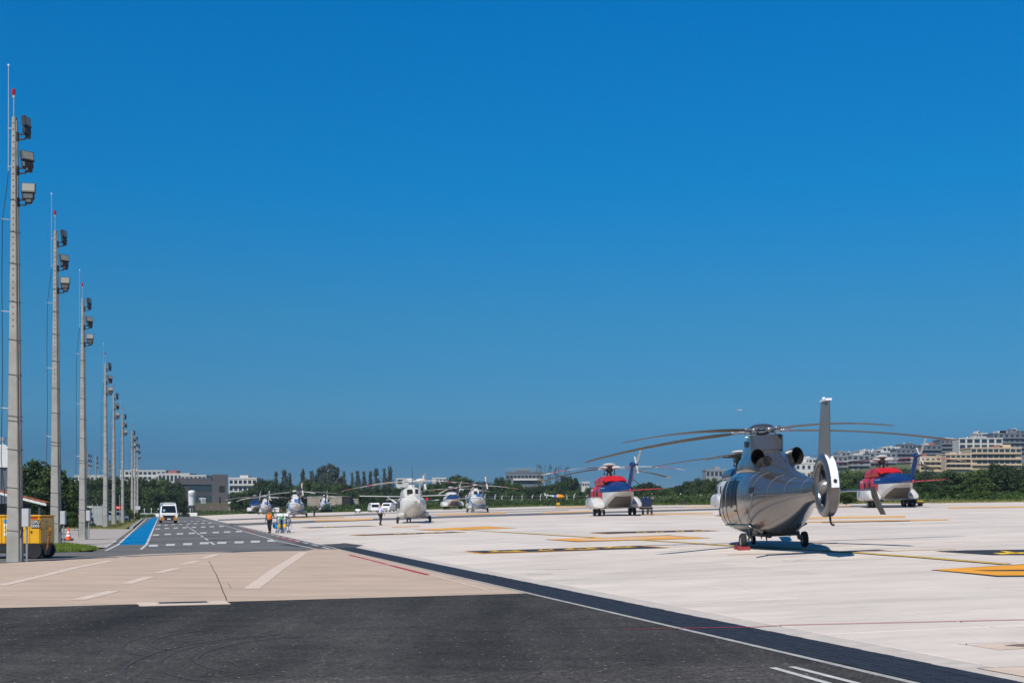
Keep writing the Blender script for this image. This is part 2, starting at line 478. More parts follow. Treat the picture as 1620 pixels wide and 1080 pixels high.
sheet('gutter_line', stripe([LP(-1.07, -15), LP(-1.07, 57)], 0.10), 0.006, M_faint, kind='structure')

# ------------------------------------------------------------------ apron: concrete slabs with open joints
apron = bpy.data.objects.new('apron', None); COL.objects.link(apron); apron['kind'] = 'structure'
far_edge = [LP(7.8, 425), LP(13.6, 342), LP(22.5, 301.5), LP(32.6, 292), LP(51, 287), LP(72.8, 286)]
sheet('joint_bed', [[LP(0.4, -20), LP(72.6, -20), LP(72.6, 152), LP(0.4, 152)]], -0.022, M_joint, apron)
l_edges = [0.412, 2.68] + [2.68 + 3.43 * k for k in range(1, 22)]
SL_D = 5.6
def slab_mesh(w, slope):
    g = 0.020
    def q(l, y, z): return (l + GS * y, y, slope * l + z)
    a = [(g, g), (w - g, g), (w - g, SL_D - g), (g, SL_D - g)]
    b = [(g + .012, g + .012), (w - g - .012, g + .012), (w - g - .012, SL_D - g - .012), (g + .012, SL_D - g - .012)]
    vs = [q(l, y, -0.10) for l, y in a] + [q(l, y, -0.006) for l, y in a] + [q(l, y, 0.0) for l, y in b]
    fs = [(8, 9, 10, 11)]
    for o in (0, 4):
        for i in range(4):
            j = (i + 1) % 4
            fs.append((o + i, o + j, o + 4 + j, o + 4 + i))
    return vs, fs
cache = {}
slabs = []
for ci in range(len(l_edges) - 1):
    l0, w = l_edges[ci], l_edges[ci + 1] - l_edges[ci]
    sp = SL1 if l0 < BR - 0.1 else SL2
    for r in range(-3, 27):
        y0 = r * SL_D + 0.7
        xc = xat(l0 + w / 2, y0 + SL_D / 2)
        yc = y0 + SL_D / 2
        vis = yc > 5 and abs((xat(l0, max(y0 + SL_D, 1)) / max(y0 + SL_D, 1)) * F) < 815 and (0.5 * 1080) and y0 + SL_D > 12
        slabs.append((yc if vis else 1e6 + yc, l0, w, sp, y0))
slabs.sort(key=lambda s: s[0])
rest = MB()
rs = random.Random(5)
for i, (d, l0, w, sp, y0) in enumerate(slabs):
    key = (round(w, 3), sp)
    dz = rs.uniform(-0.002, 0.002)
    if i < 285:
        if key not in cache:
            vs, fs = slab_mesh(w, sp)
            cache[key] = MB().add(vs, fs).build('slab', M_slab, apron, smooth=False)
            o = cache[key]
        else:
            o = share('slab', cache[key], apron)
        o.location = (xat(l0, y0), y0, zl(l0) + dz)
    else:
        vs, fs = slab_mesh(w, sp)
        rest.add([(x + xat(l0, y0), y + y0, z + zl(l0) + dz) for x, y, z in vs], fs)
r_o = rest.build('slab', M_slab, apron, smooth=False); r_o['kind'] = 'stuff'
Y_S = 26 * SL_D + 0.7 + SL_D
sheet('far_paving', [[LP(-1.0, 151.5), LP(72.6, 151.5)] + far_edge[::-1] + [LP(-1.0, 425)]], -0.012, M_far_slab, apron)
sheet('apron_edge_strip', [[LP(-1.0, 62), LP(0.4, 62), LP(0.4, 152), LP(-1.0, 152)]], -0.004, M_far_slab, apron)

# asphalt strips across the far apron
def ribbon(name, top, bot, m, off=0.006, parent=apron):
    mb = MB()
    for i in range(len(top) - 1):
        sheet_into(mb, pix([top[i], top[i + 1], bot[i + 1], bot[i]]), off)
    return mb.build(name, m, parent, smooth=False)
def rib(name, pts, h, m, off=0.006):
    return ribbon(name, [(x, y - h / 2) for x, y in pts], [(x, y + h / 2) for x, y in pts], m, off)
M_strip = mat('grey_apron_strip', (0.12, 0.115, 0.115), 0.9, var=0.2, vscale=0.3, stretch=(0.3, 1, 1))
M_strip2 = mat('pale_grey_apron_strip', (0.28, 0.26, 0.25), 0.9, var=0.25, vscale=0.3, stretch=(0.3, 1, 1))
rib('grey_strip', [(362, 829), (455, 826.2), (617, 820.6), (700, 817.6), (840, 813.2), (928, 811)], 3.4, M_strip)
rib('grey_strip', [(928, 811), (1031, 808), (1135, 805.2), (1290, 801.2), (1460, 799)], 2.8, M_strip)
rib('grey_strip', [(345, 822), (420, 819.5), (520, 815.5), (600, 813)], 1.8, M_strip)
rib('grey_strip', [(560, 812.4), (700, 809.4), (874, 804.2), (935, 803.4)], 1.2, M_strip2)
rib('grey_strip', [(640, 815), (760, 811), (900, 806.5)], 1.0, M_strip2)
rib('grey_strip', [(1000, 803), (1130, 801)], 1.2, M_strip2)
rib('grey_strip', [(1270, 832), (1420, 827), (1620, 820)], 4.5, M_far_slab, 0.004)

# ------------------------------------------------------------------ paint on the apron
def paint(name, polys, m, off=0.010):
    return sheet(name, polys, off, m, apron)
def pstroke(name, pts, w, m, off=0.012):
    return sheet(name, stripe(pix(pts), w), off, m, apron)
guide = [(690, 836.2), (755, 839), (930, 849.3), (1075, 857.6), (1140, 862), (1270, 868.8), (1346, 873.6), (1450, 881), (1592, 892.5)]
pstroke('guide_line', guide, 0.30, M_black, 0.010)
pstroke('guide_line', guide, 0.14, M_yellow, 0.014)
def stand_box(q, strokes, ol=True):
    if ol: paint('stand_outline', [pix(q)], M_orange, 0.008)
    cx = sum(p[0] for p in q) / len(q); cy = sum(p[1] for p in q) / len(q)
    paint('stand_box', [pix([(cx + (x - cx) * .975, cy + (y - cy) * .86) for x, y in q])], M_black, 0.012)
    for s in strokes: paint('stand_letter_stroke', [pix(s)], M_yellow, 0.016)
def bars(x0, x1, y, h, k):
    """one painted letter seen at a low angle: a long bar and two cross strokes"""
    w = x1 - x0
    return [[(x0, y + h * .2), (x0 + w * .12, y + h * .5), (x1, y + h * .1), (x1 - w * .10, y - h * .15)],
            [(x0 + w * .1, y - h * .5), (x0 + w * .25, y - h * .2), (x0 + w * .45, y + h * .4), (x0 + w * .25, y + h * .35)],
            [(x0 + w * (.6 + .1 * (k % 2)), y - h * .5), (x0 + w * .8, y - h * .4), (x0 + w * .95, y + h * .1), (x0 + w * .75, y + h * .2)]]
s1 = []
for k, (x0, x1, yy) in enumerate([(770, 834, 872), (850, 878, 869.8), (890, 950, 868.2), (951, 1008, 865.7)]): s1 += bars(x0, x1, yy, 2.6, k)
stand_box([(731, 872.2), (763, 876), (1062, 866), (1016, 862.6)], s1)
s2 = []
for k, (x0, x1, yy) in enumerate([(1005, 1026, 842.1), (1036, 1052, 841.3), (1068, 1084, 840.4), (1096, 1118, 839.6)]): s2 += bars(x0, x1, yy, 1.5, k)
stand_box([(930, 842.6), (960, 844.6), (1140, 839.3), (1106, 837.8)], s2)
s3 = []
for k, (x0, x1, yy) in enumerate([(622, 636, 844.2), (644, 660, 843.6), (670, 690, 842.8), (694, 704, 842)]): s3 += bars(x0, x1, yy, 1.2, k)
stand_box([(551, 846.2), (572, 847.2), (740, 841.6), (716, 840.6)], s3)
stand_box([(1475, 871.6), (1568, 878.6), (1760, 879), (1760, 867), (1560, 869.4)], bars(1570, 1680, 874, 6, 1), False)
stand_box([(473, 834.2), (490, 835.2), (600, 831.4), (584, 830.8)], bars(510, 530, 833.2, 0.9, 1))
# big orange taxi symbols: outline, body and slits
def symbol(q, slits):
    cx = sum(p[0] for p in q) / len(q); cy = sum(p[1] for p in q) / len(q)
    paint('taxi_symbol_outline', [pix([(cx + (x - cx) * 1.02, cy + (y - cy) * 1.16) for x, y in q])], M_black, 0.008)
    paint('taxi_symbol', [pix(q)], M_orange, 0.012)
    for s in slits: paint('taxi_symbol_slit', [pix(s)], M_slab if s[0][0] < 1200 else M_black, 0.016)
symbol([(864, 853), (915, 856.2), (1122, 851.2), (1055, 847)], [[(905, 853.4), (930, 854.4), (1040, 852.2), (1010, 851.6)], [(940, 850.6), (960, 851.0), (1110, 849.2), (1050, 848.8)]])
symbol([(1475, 901.2), (1578, 910.6), (1720, 910.4), (1720, 888.6), (1620, 893.4)], [[(1540, 902.6), (1562, 903.8), (1720, 903.2), (1720, 900.4)]])
symbol([(655, 837.2), (690, 838.4), (815, 835.2), (770, 832.8)], [])
rib('taxi_symbol', [(498, 822.8), (560, 821.6), (590, 820.6)], 2.4, M_orange_far, 0.012)
rib('taxi_symbol', [(455, 820), (520, 818), (545, 817.4)], 1.4, M_orange_far, 0.012)
rib('taxi_symbol', [(620, 833.5), (665, 831.8)], 1.2, M_orange_far, 0.012)
rib('taxi_symbol', [(690, 814), (760, 812.4), (800, 810.8)], 2.0, M_orange_far, 0.012)
rib('taxi_symbol', [(858, 810.8), (935, 808.6)], 1.8, M_orange_far, 0.012)
rib('taxi_symbol', [(879, 801.6), (934, 801.2)], 1.8, M_orange_far, 0.012)
rib('taxi_symbol', [(1010, 813.6), (1080, 812.4), (1128, 811.6)], 1.8, M_orange_far, 0.012)
rib('taxi_symbol', [(1082, 801.6), (1130, 800.6)], 1.4, M_orange_far, 0.012)
rib('taxi_symbol', [(1275, 819.4), (1340, 818.2), (1432, 817)], 3.0, M_orange_far, 0.012)
rib('taxi_symbol', [(1278, 825.6), (1380, 823.6), (1500, 822)], 1.8, M_orange_far, 0.012)
rib('taxi_symbol', [(1300, 826.4), (1440, 823.8)], 0.8, M_black, 0.016)
rib('taxi_symbol', [(1500, 803), (1620, 801.6), (1700, 801)], 2.0, M_orange_far, 0.012)
rib('taxi_symbol', [(1280, 800.6), (1345, 799.6)], 1.8, M_orange_far, 0.012)
pstroke('taxi_line', [(1150, 877.2), (1270, 874), (1400, 871.4), (1512, 868.8)], 0.16, M_orange_far)
pstroke('taxi_line', [(1250, 860), (1325, 858.6)], 0.2, M_orange_far)
pstroke('safety_line', [(1078, 994), (1240, 989), (1420, 985), (1640, 980)], 0.05, M_red)
pstroke('safety_line', [(1078, 994), (985, 996)], 0.03, M_red)
for a, b in [((552, 877.4), (612, 893)), ((616, 894.2), (676, 909)), ((500, 858), (546, 869))]:
    pass
# tar-filled cracks and worn joints, with rotor blade shadows painted as thin lines
ck = random.Random(11)
for (x0, y0, x1, y1) in [(832, 908.5, 872, 908), (860, 901, 898, 900.5), (1206, 868.8, 1300, 865), (1380, 861, 1550, 855.6), (1240, 887.5, 1400, 884), (566, 858.5, 580, 858.4), (1060, 893, 1280, 884.5), (1060, 869, 1130, 865.5), (760, 858, 830, 855.6), (1035, 873.6, 1090, 869.6), (600, 861, 690, 858.8), (1336, 867.5, 1480, 866)]:
    n = 7
    pts = [(x0 + (x1 - x0) * i / n, y0 + (y1 - y0) * i / n + ck.uniform(-.35, .35)) for i in range(n + 1)]
    pstroke('crack_and_shadow_line', pts, 0.035, M_joint, 0.006)
for pts in [[(1514, 1018), (1530, 1020), (1528, 1017.6), (1610, 1015.5)], [(1544, 1056.5), (1560, 1055.6), (1622, 1054)], [(1546, 1057), (1580, 1063), (1624, 1071)]]:
    pstroke('crack_and_shadow_line', pts, 0.012, M_joint, 0.006)
M_tan = mat('tan_patch_concrete', (0.58, 0.46, 0.36), 0.85, var=0.1, vscale=3, bump=0.2, bscale=40)
paint('repair_patch', [pix([(1548, 1057.5), (1622, 1054.5), (1640, 1074)])], M_tan, 0.004)
paint('repair_patch', [pix([(1530, 1019.6), (1622, 1015.6), (1640, 1024), (1580, 1028)])], M_tan, 0.004)
paint('tar_spot', [pix([(1588, 1021.5), (1608, 1019), (1640, 1018.4), (1640, 1023.5)])], M_joint, 0.008)

# ------------------------------------------------------------------ paint on the road
def rsheet(name, polys, m, off=0.006): return sheet(name, polys, off, m, None, kind='structure')
rsheet('blue_lane', [pix([(185.5, 861.7), (231.5, 861), (250, 818.2), (241, 818.6)])], M_lane, 0.004)
rsheet('lane_line', stripe(pix([(167, 870.8), (186, 861.7), (231, 820.6), (240, 818.4)]), 0.12) + stripe(pix([(223, 868.6), (231.8, 861), (250.5, 818.2)]), 0.12) + stripe(pix([(166, 865.6), (184, 855)]), 0.10), M_white)
dashes = []
z8 = lambda x, y: (180 + x / 6.2308, 720 + y / 6.2308)
rows = [([(390, 890), (558, 882), (727, 875), (893, 866), (1065, 862), (1235, 857), (1395, 850), (1560, 841)], 88, 19),
        ([(415, 785), (532, 778), (652, 773), (768, 768), (885, 765), (1005, 760), (1118, 755), (1233, 750)], 62, 12),
        ([(432, 725), (522, 719), (611, 716), (700, 713), (790, 709), (881, 706), (968, 703), (1060, 700)], 46, 9),
        ([(445, 688), (515, 687), (588, 682), (660, 678), (735, 675), (805, 672), (880, 669), (945, 667)], 36, 6.5),
        ([(640, 655), (700, 652), (770, 650), (830, 648), (890, 645)], 26, 4)]
for cs, w, h in rows:
    for x, y in cs:
        dashes.append(pix([z8(x - w / 2 - 3, y + h / 2), z8(x + w / 2 - 3, y + h / 2 - 1.5), z8(x + w / 2 + 3, y - h / 2 - 1.5), z8(x - w / 2 + 3, y - h / 2)]))
rsheet('give_way_dash', dashes, M_white)
thin = [pix([z8(300, 878.5), z8(1500, 845)])]
rsheet('stop_line', stripe(pix([z8(300, 881), z8(960, 864), z8(1660, 838)]), 0.05) + stripe(pix([z8(390, 782), z8(1240, 750)]), 0.04), M_white, 0.005)
cd = []
c0, c1 = G(*z8(650, 648)), G(*z8(965, 862))
for k in range(9):
    y0 = 62.5 + k * 8.5
    x0 = c1[0] + (c0[0] - c1[0]) * (y0 - c1[1]) / (c0[1] - c1[1]); y1 = y0 + 5.4
    x1 = c1[0] + (c0[0] - c1[0]) * (y1 - c1[1]) / (c0[1] - c1[1])
    cd += stripe([(x0, y0), (x1, y1)], 0.13)
rsheet('centre_line', cd, M_white)
e_pts = pix([(308, 818.6), (350, 829.5), (398, 843.5), (440, 855.5), (484, 864.8), (560, 881), (690, 911.5), (775, 934)])
rsheet('edge_line', stripe(e_pts[:5], 0.11), M_white)
rsheet('edge_line', stripe(e_pts[4:], 0.09), M_faded)
e2 = [LP(-1.45, yy) for yy in (54, 75, 110, 160, 230, 290)]
seg = []
yy = 56
while yy < 230:
    seg += stripe([LP(-1.40, yy), LP(-1.40, yy + 2.6)], 0.14); yy += 4.2
rsheet('edge_dash', seg, M_white)
rsheet('edge_line', stripe([LP(-1.05, 57), LP(-1.05, 200)], 0.07), M_white)
rsheet('red_dash', stripe(pix([(553, 877.6), (612, 892.4)]), 0.14) + stripe(pix([(616, 893.6), (677, 909)]), 0.14) + stripe(pix([(438, 849.2), (455, 852.4), (472, 857.4)]), 0.16) + stripe(pix([(385, 836.5), (404, 841.5)]), 0.14), M_red, 0.009)
rsheet('faded_line', stripe(pix([(0, 926), (60, 912.4), (120, 897.6), (175, 886.6)]), 0.26) + stripe(pix([(398, 931), (440, 899.5), (481, 873)]), 0.34)
       + sum([stripe(pix([a, b]), 0.28) for a, b in [((124, 948.5), (180, 934.5)), ((200, 923), (237, 911.8)), ((248, 906), (280, 898.6)), ((288, 892.6), (314, 886.8)), ((320, 883.2), (343, 876.6)), ((186, 882.6), (206, 879.4))]], []), M_faded, 0.005)
M_crack = mat('crack_dark', (0.10, 0.075, 0.06), 0.95)
rsheet('pavement_crack', stripe(pix([(330, 887), (334, 893), (337, 900), (342, 908), (345, 916), (349, 925), (353, 936), (357, 944), (358.5, 949)]), 0.022) + stripe(pix([(360, 922), (366, 930)]), 0.014), M_crack, 0.004)
rsheet('asphalt_joint', stripe([(-30, J0[1] - .45), J0, J1, J2, J3, LP(-1.12, J3[1])], 0.02), M_patch, 0.008)
rsheet('double_line', stripe(pix([(1222, 1056.5), (1316, 1083), (1400, 1104)]), 0.085) + stripe(pix([(1252, 1055), (1362, 1083), (1440, 1104)]), 0.085), M_white, 0.010)
M_tyre = mat('tyre_mark_rubber', (0.039, 0.037, 0.035), 0.9, var=0.4, vscale=2)
tm = random.Random(4)
marks = []
for (cx_, cy_, r_, a0, a1) in [(372, 1010, 1.0, 120, 250), (378, 1012, 1.35, 120, 240), (500, 1032, 1.3, 110, 260), (505, 1034, 1.7, 120, 250), (520, 1040, 2.1, 130, 235)]:
    gx_, gy_ = G(cx_, cy_)
    pts = [(gx_ + r_ * math.cos(math.radians(a)), gy_ + r_ * 1.6 * math.sin(math.radians(a))) for a in range(a0, a1, 9)]
    marks += stripe(pts, 0.05)
rsheet('tyre_mark', marks, M_tyre, 0.004)
M_streak = mat('tyre_scuff', (0.055, 0.055, 0.056), 0.85, var=0.5, vscale=1.5, stretch=(0.3, 1, 1))

# drain grate set into the beige concrete edge
gx0, gx1 = G(251, 955.2), G(328, 953.4)
dg = thing('drain_grate', 'long iron drain grate in a concrete surround where beige paving meets black asphalt', 'drain grate', (gx0[0], gx0[1], 0), math.atan2(gx1[1] - gx0[1], gx1[0] - gx0[0]))
gl = math.hypot(gx1[0] - gx0[0], gx1[1] - gx0[1])
M_iron = mat('dark_iron', (0.03, 0.03, 0.032), 0.6, 0.6, var=0.3, vscale=8)
MB().box(-.35, gl + .35, -.42, .42, -.02, .010).build('surround', M_faded, dg, smooth=False)
MB().box(0, gl, -.2, .2, .010, .013).build('pit', mat('pit_black', (0.008, 0.008, 0.008), 0.9), dg, smooth=False)
fr = MB(); fr.box(-.04, gl + .04, -.24, -.2, .010, .024); fr.box(-.04, gl + .04, .2, .24, .010, .024); fr.box(-.04, 0, -.2, .2, .010, .024); fr.box(gl, gl + .04, -.2, .2, .010, .024)
fr.build('frame', M_edge, dg, smooth=False)
b0 = None
for k in range(22):
    x = gl * (k + .5) / 22
    if b0 is None: b0 = MB().box(-.018, .018, -.2, .2, .013, .022).build('bar', M_iron, dg, smooth=False); b0.location.x = x
    else: share('bar', b0, dg, (x, 0, 0))
# ------------------------------------------------------------------ shared vehicle materials
M_rubber = mat('tyre_rubber', (0.015, 0.015, 0.016), 0.85, var=0.2, vscale=10)
M_rim = mat('wheel_rim', (0.42, 0.42, 0.43), 0.4, 0.5)
M_dark = mat('dark_metal', (0.03, 0.03, 0.033), 0.5, 0.5, var=0.3, vscale=6)
M_soot = mat('sooty_exhaust', (0.012, 0.011, 0.011), 0.7, 0.3)
M_steel = mat('bare_steel', (0.38, 0.38, 0.39), 0.35, 0.8, var=0.2, vscale=8)
M_glass = mat('tinted_glass', (0.008, 0.012, 0.022), 0.2, 0.0, spec=0.015)
M_blade = mat('brown_grey_blade', (0.105, 0.084, 0.066), 0.55, var=0.2, vscale=2, spec=0.4)
M_silver = mat('silver_metallic_paint', (0.150, 0.147, 0.148), 0.22, 0.72, var=0.05, vscale=1.2, coat=0.35)
M_silver_lo = mat('silver_satin_paint', (0.235, 0.225, 0.215), 0.36, 0.5, var=0.06, vscale=3)
M_whitepaint = mat('white_gloss_paint', (0.76, 0.77, 0.77), 0.28, var=0.06, vscale=1.5, coat=0.5)
M_greymetal = mat('gear_grey', (0.22, 0.25, 0.24), 0.5, 0.3, var=0.2, vscale=8)

def sgn_pow(v, p): return math.copysign(abs(v) ** p, v)
def se_ring(y, cz, a, top, bot, n_up=2.5, n_dn=2.2, N=40, cx=0.0):
    out = []
    for j in range(N):
        t = 2 * PI * j / N
        c, s = math.cos(t), math.sin(t)
        n = n_up if s >= 0 else n_dn
        x = a * sgn_pow(c, 2 / n)
        z = (top - cz) * sgn_pow(s, 2 / n) if s >= 0 else (cz - bot) * sgn_pow(s, 2 / n)
        out.append((cx + x, y, cz + z))
    return out
class Body:
    """a fuselage from stations (y, cz, half width, top, bottom, n_up, n_down), smoothly interpolated"""
    def __init__(s, st, sub=4, N=40):
        s.st = sorted(st, key=lambda q: -q[0]); s.sub = sub; s.N = N
    def par(s, y):
        st = s.st
        if y >= st[0][0]: return st[0]
        if y <= st[-1][0]: return st[-1]
        for i in range(len(st) - 1):
            if st[i][0] >= y >= st[i + 1][0]:
                p1, p2 = st[i], st[i + 1]
                p0 = st[i - 1] if i > 0 else p1
                p3 = st[i + 2] if i + 2 < len(st) else p2
                h = p2[0] - p1[0]
                t = (y - p1[0]) / h
                r = [y]
                for k in range(1, len(p1)):
                    m1 = (p2[k] - p0[k]) / (p2[0] - p0[0]) * h if p2[0] != p0[0] else 0
                    m2 = (p3[k] - p1[k]) / (p3[0] - p1[0]) * h if p3[0] != p1[0] else 0
                    # monotone limiter keeps the skin from overshooting
                    d = p2[k] - p1[k]
                    if d == 0: m1 = m2 = 0
                    else:
                        m1 = 0 if m1 / d < 0 else math.copysign(min(abs(m1), 3 * abs(d)), d)
                        m2 = 0 if m2 / d < 0 else math.copysign(min(abs(m2), 3 * abs(d)), d)
                    r.append((2*t**3-3*t**2+1)*p1[k] + (t**3-2*t**2+t)*m1 + (-2*t**3+3*t**2)*p2[k] + (t**3-t**2)*m2)
                return r
    def ring(s, y, g=0.0):
        q = s.par(y)
        return se_ring(y, q[1], q[2] + g, q[3] + g, q[4] - g, q[5], q[6], s.N)
    def rings(s):
        ys = []
        for i in range(len(s.st) - 1):
            for k in range(s.sub): ys.append(s.st[i][0] + (s.st[i + 1][0] - s.st[i][0]) * k / s.sub)
        ys.append(s.st[-1][0])
        return [s.ring(y) for y in ys]
    def skin(s, mb=None, mi=0):
        mb = mb or MB()
        return mb.loft(s.rings(), mi)
    def half(s, y, z):
        q = s.par(y)
        _, cz, a, top, bot, nu, nd = q
        b, n = (top - cz, nu) if z >= cz else (cz - bot, nd)
        u = min(1, abs(z - cz) / max(b, 1e-4))
        return a * (1 - u ** n) ** (1 / n)
    def patch(s, poly, side, off=0.012, nu=8, nv=6, mb=None, mi=0):
        """a panel lying on the flank; poly = four (y, z) corners"""
        mb = mb or MB()
        vs, fs = [], []
        for i in range(nu + 1):
            for j in range(nv + 1):
                u, v = i / nu, j / nv
                a = [poly[0][k] + (poly[1][k] - poly[0][k]) * u for k in (0, 1)]
                b = [poly[3][k] + (poly[2][k] - poly[3][k]) * u for k in (0, 1)]
                y = a[0] + (b[0] - a[0]) * v; z = a[1] + (b[1] - a[1]) * v
                vs.append((side * (s.half(y, z) + off), y, z))
        for i in range(nu):
            for j in range(nv):
                a = i * (nv + 1) + j
                fs.append((a, a + 1, a + nv + 2, a + nv + 1))
        return mb.add(vs, fs, mi)
    def around(s, y0, y1, t0, t1, off=0.01, nu=6, nv=14, mb=None, mi=0):
        """a panel that follows the skin between two ring angles (degrees, 0 = right, 90 = top)"""
        mb = mb or MB(); vs, fs = [], []
        for i in range(nu + 1):
            y = y0 + (y1 - y0) * i / nu
            q = s.par(y)
            _, cz, a, top, bot, n_up, n_dn = q
            for j in range(nv + 1):
                t = math.radians(t0 + (t1 - t0) * j / nv)
                c, sn = math.cos(t), math.sin(t)
                n = n_up if sn >= 0 else n_dn
                vs.append(((a + off) * sgn_pow(c, 2 / n), y, cz + ((top - cz + off) if sn >= 0 else (cz - bot + off)) * sgn_pow(sn, 2 / n)))
        for i in range(nu):
            for j in range(nv):
                a = i * (nv + 1) + j
                fs.append((a, a + 1, a + nv + 2, a + nv + 1))
        return mb.add(vs, fs, mi)

def blade_mesh(r0, r1, chord, droop, twist=8, tip=None, thick=0.11, segs=16, bands=None, cone=0.0):
    """a rotor blade along +X: drooping under its own weight, twisted, with a swept thin tip; bands = [(r fraction, material index)]"""
    mb = MB()
    prof = [(-.5, 0), (-.32, .5), (0.0, .55), (.3, .32), (.5, 0), (.3, -.22), (0, -.36), (-.32, -.34)]
    rings = []
    for i in range(segs + 1):
        t = i / segs
        r = r0 + (r1 - r0) * t
        c = chord * (0.55 + 0.45 * min(1, t * 9))
        sweep = 0.0
        if t > .93:
            k = (t - .93) / .07
            c *= 1 - .45 * k; sweep = chord * .25 * k
        z = -droop * (r / r1) ** 2.1 + cone * r
        tw = math.radians(twist * (1 - t) - 2)
        ring = []
        for px, pz in prof:
            yy = px * c; zz = pz * thick * c * (1 - .5 * t)
            ring.append((r, yy * math.cos(tw) - zz * math.sin(tw) + sweep * -1, z + yy * math.sin(tw) + zz * math.cos(tw)))
        rings.append(ring)
    mb.loft(rings)
    if bands:
        n = len(prof); k = 0
        for i in range(segs):
            t = (i + .5) / segs
            mi = 0
            for f0, f1, b in bands:
                if f0 <= t < f1: mi = b
            for j in range(n): mb.m[k] = mi; k += 1
    return mb
def wheel_parts(parent, loc, r, w, name='wheel', rim=True):
    T = Matrix.Rotation(PI / 2, 4, 'Y')
    wh = MB().lathe([(r * .62, -w * .36), (r * .5, -w * .40), (r * .2, -w * .46), (.001, -w * .46)][::-1] + [(r * .62, w * .36), (r * .5, w * .40), (r * .2, w * .46), (.001, w * .46)], 16, T).build(name, M_rim, parent, loc=loc)
    MB().lathe([(r * .6, -w * .38), (r * .80, -w * .5), (r * .93, -w * .44), (r, -w * .26), (r, w * .26), (r * .93, w * .44), (r * .80, w * .5), (r * .6, w * .38)], 20, T).build('tyre', M_rubber, wh)
    return wh

# ------------------------------------------------------------------ the silver helicopter with the shrouded tail fan
HX, HYY = 8.06, 42.0
hero = thing('helicopter', 'shiny silver helicopter with a shrouded tail fan, tall fin and five bare blades', 'helicopter', (HX, HYY, zg(HX, HYY) - 0.005), math.radians(1.5))
hero.rotation_euler.y = -math.atan(SL1)
fb = Body([(4.25, 1.05, .06, 1.12, .98, 2, 2), (4.05, 1.05, .34, 1.30, .80, 2, 2), (3.5, 1.10, .68, 1.62, .62, 2.2, 2.2), (2.7, 1.25, .93, 2.10, .50, 2.4, 2.4),
           (1.8, 1.42, 1.03, 2.44, .45, 2.6, 2.6), (.4, 1.45, 1.06, 2.52, .42, 2.7, 2.7), (-1.3, 1.48, 1.06, 2.48, .42, 2.7, 2.5), (-2.2, 1.52, 1.02, 2.40, .48, 2.5, 2.1),
           (-3.2, 1.56, .86, 2.28, .70, 2.3, 1.8), (-4.3, 1.62, .60, 2.15, 1.00, 2.2, 1.8), (-5.4, 1.68, .38, 2.06, 1.28, 2.1, 1.9), (-6.4, 1.72, .25, 2.02, 1.42, 2, 2), (-6.75, 1.74, .20, 2.0, 1.48, 2, 2)], 4, 44)
fb.skin().build('fuselage', M_silver, hero, angle=50)
# windows, doors and panel lines on both flanks
for sd in (-1, 1):
    for (ya_, yb_, z0, z1) in ((-.72, .02, 1.38, 2.14), (.12, .86, 1.36, 2.16), (.98, 1.62, 1.34, 2.14), (1.78, 2.5, 1.30, 2.02)):
        fb.patch([(ya_, z0), (yb_, z0 - .02), (yb_, z1), (ya_ + .03, z1)], sd, .012).build('cabin_window', M_glass, hero)
    fb.patch([(2.75, 1.25), (3.6, 1.15), (3.3, 1.62), (2.75, 1.95)], sd, .012).build('windscreen', M_glass, hero)
    for y_ in (.07, .92, 1.70): MB().tube([(sd * (fb.half(y_, z) + .012), y_, z) for z in (1.30, 1.5, 1.7, 1.9, 2.1, 2.2)], .018, 5).build('window_post', M_silver_lo, hero)
    for ln in ([(-.80, .62), (-.80, 2.24)], [(.95, .62), (.95, 2.22)], [(-.80, .62), (.95, .62)], [(-.80, 2.24), (.95, 2.22)], [(1.70, .66), (1.70, 2.2)], [(2.6, .7), (2.6, 2.0)]):
        (y0, z0), (y1, z1) = ln
        pts = []
        for i in range(15):
            y = y0 + (y1 - y0) * i / 14; z = z0 + (z1 - z0) * i / 14
            pts.append((sd * (fb.half(y, z) + .003), y, z))
        MB().tube(pts, .008, 5).build('door_seam', M_dark, hero)
    hh = MB(); hh.bbox((sd * (fb.half(-.55, 1.2) + .02), -.55, 1.2), (.03, .16, .05)); hh.build('door_handle', M_dark, hero)
    MB().tube([(sd * (fb.half(y, .72) + .05), y, .72) for y in (-1.5, -.5, .5, 1.5, 2.2)], .028, 6).build('boarding_step', M_greymetal, hero)
# raised frames and panel seams round the rear body
for y in (-2.0, -2.6, -3.7, -4.8, -6.0):
    r = fb.ring(y, .002)
    MB().tube([r[j % 44] for j in range(0, 23)], .006, 4, cap=True).build('panel_seam', M_silver_lo, hero)
# lower baggage door and luggage vents on the port side
fb.patch([(-2.05, .85), (-1.35, .85), (-1.35, 1.30), (-2.05, 1.30)], -1, .006).build('baggage_door', M_silver, hero)
fb.patch([(-2.75, 1.72), (-2.35, 1.72), (-2.35, 1.90), (-2.75, 1.90)], -1, .008, 3, 3).build('vent_panel', M_dark, hero)
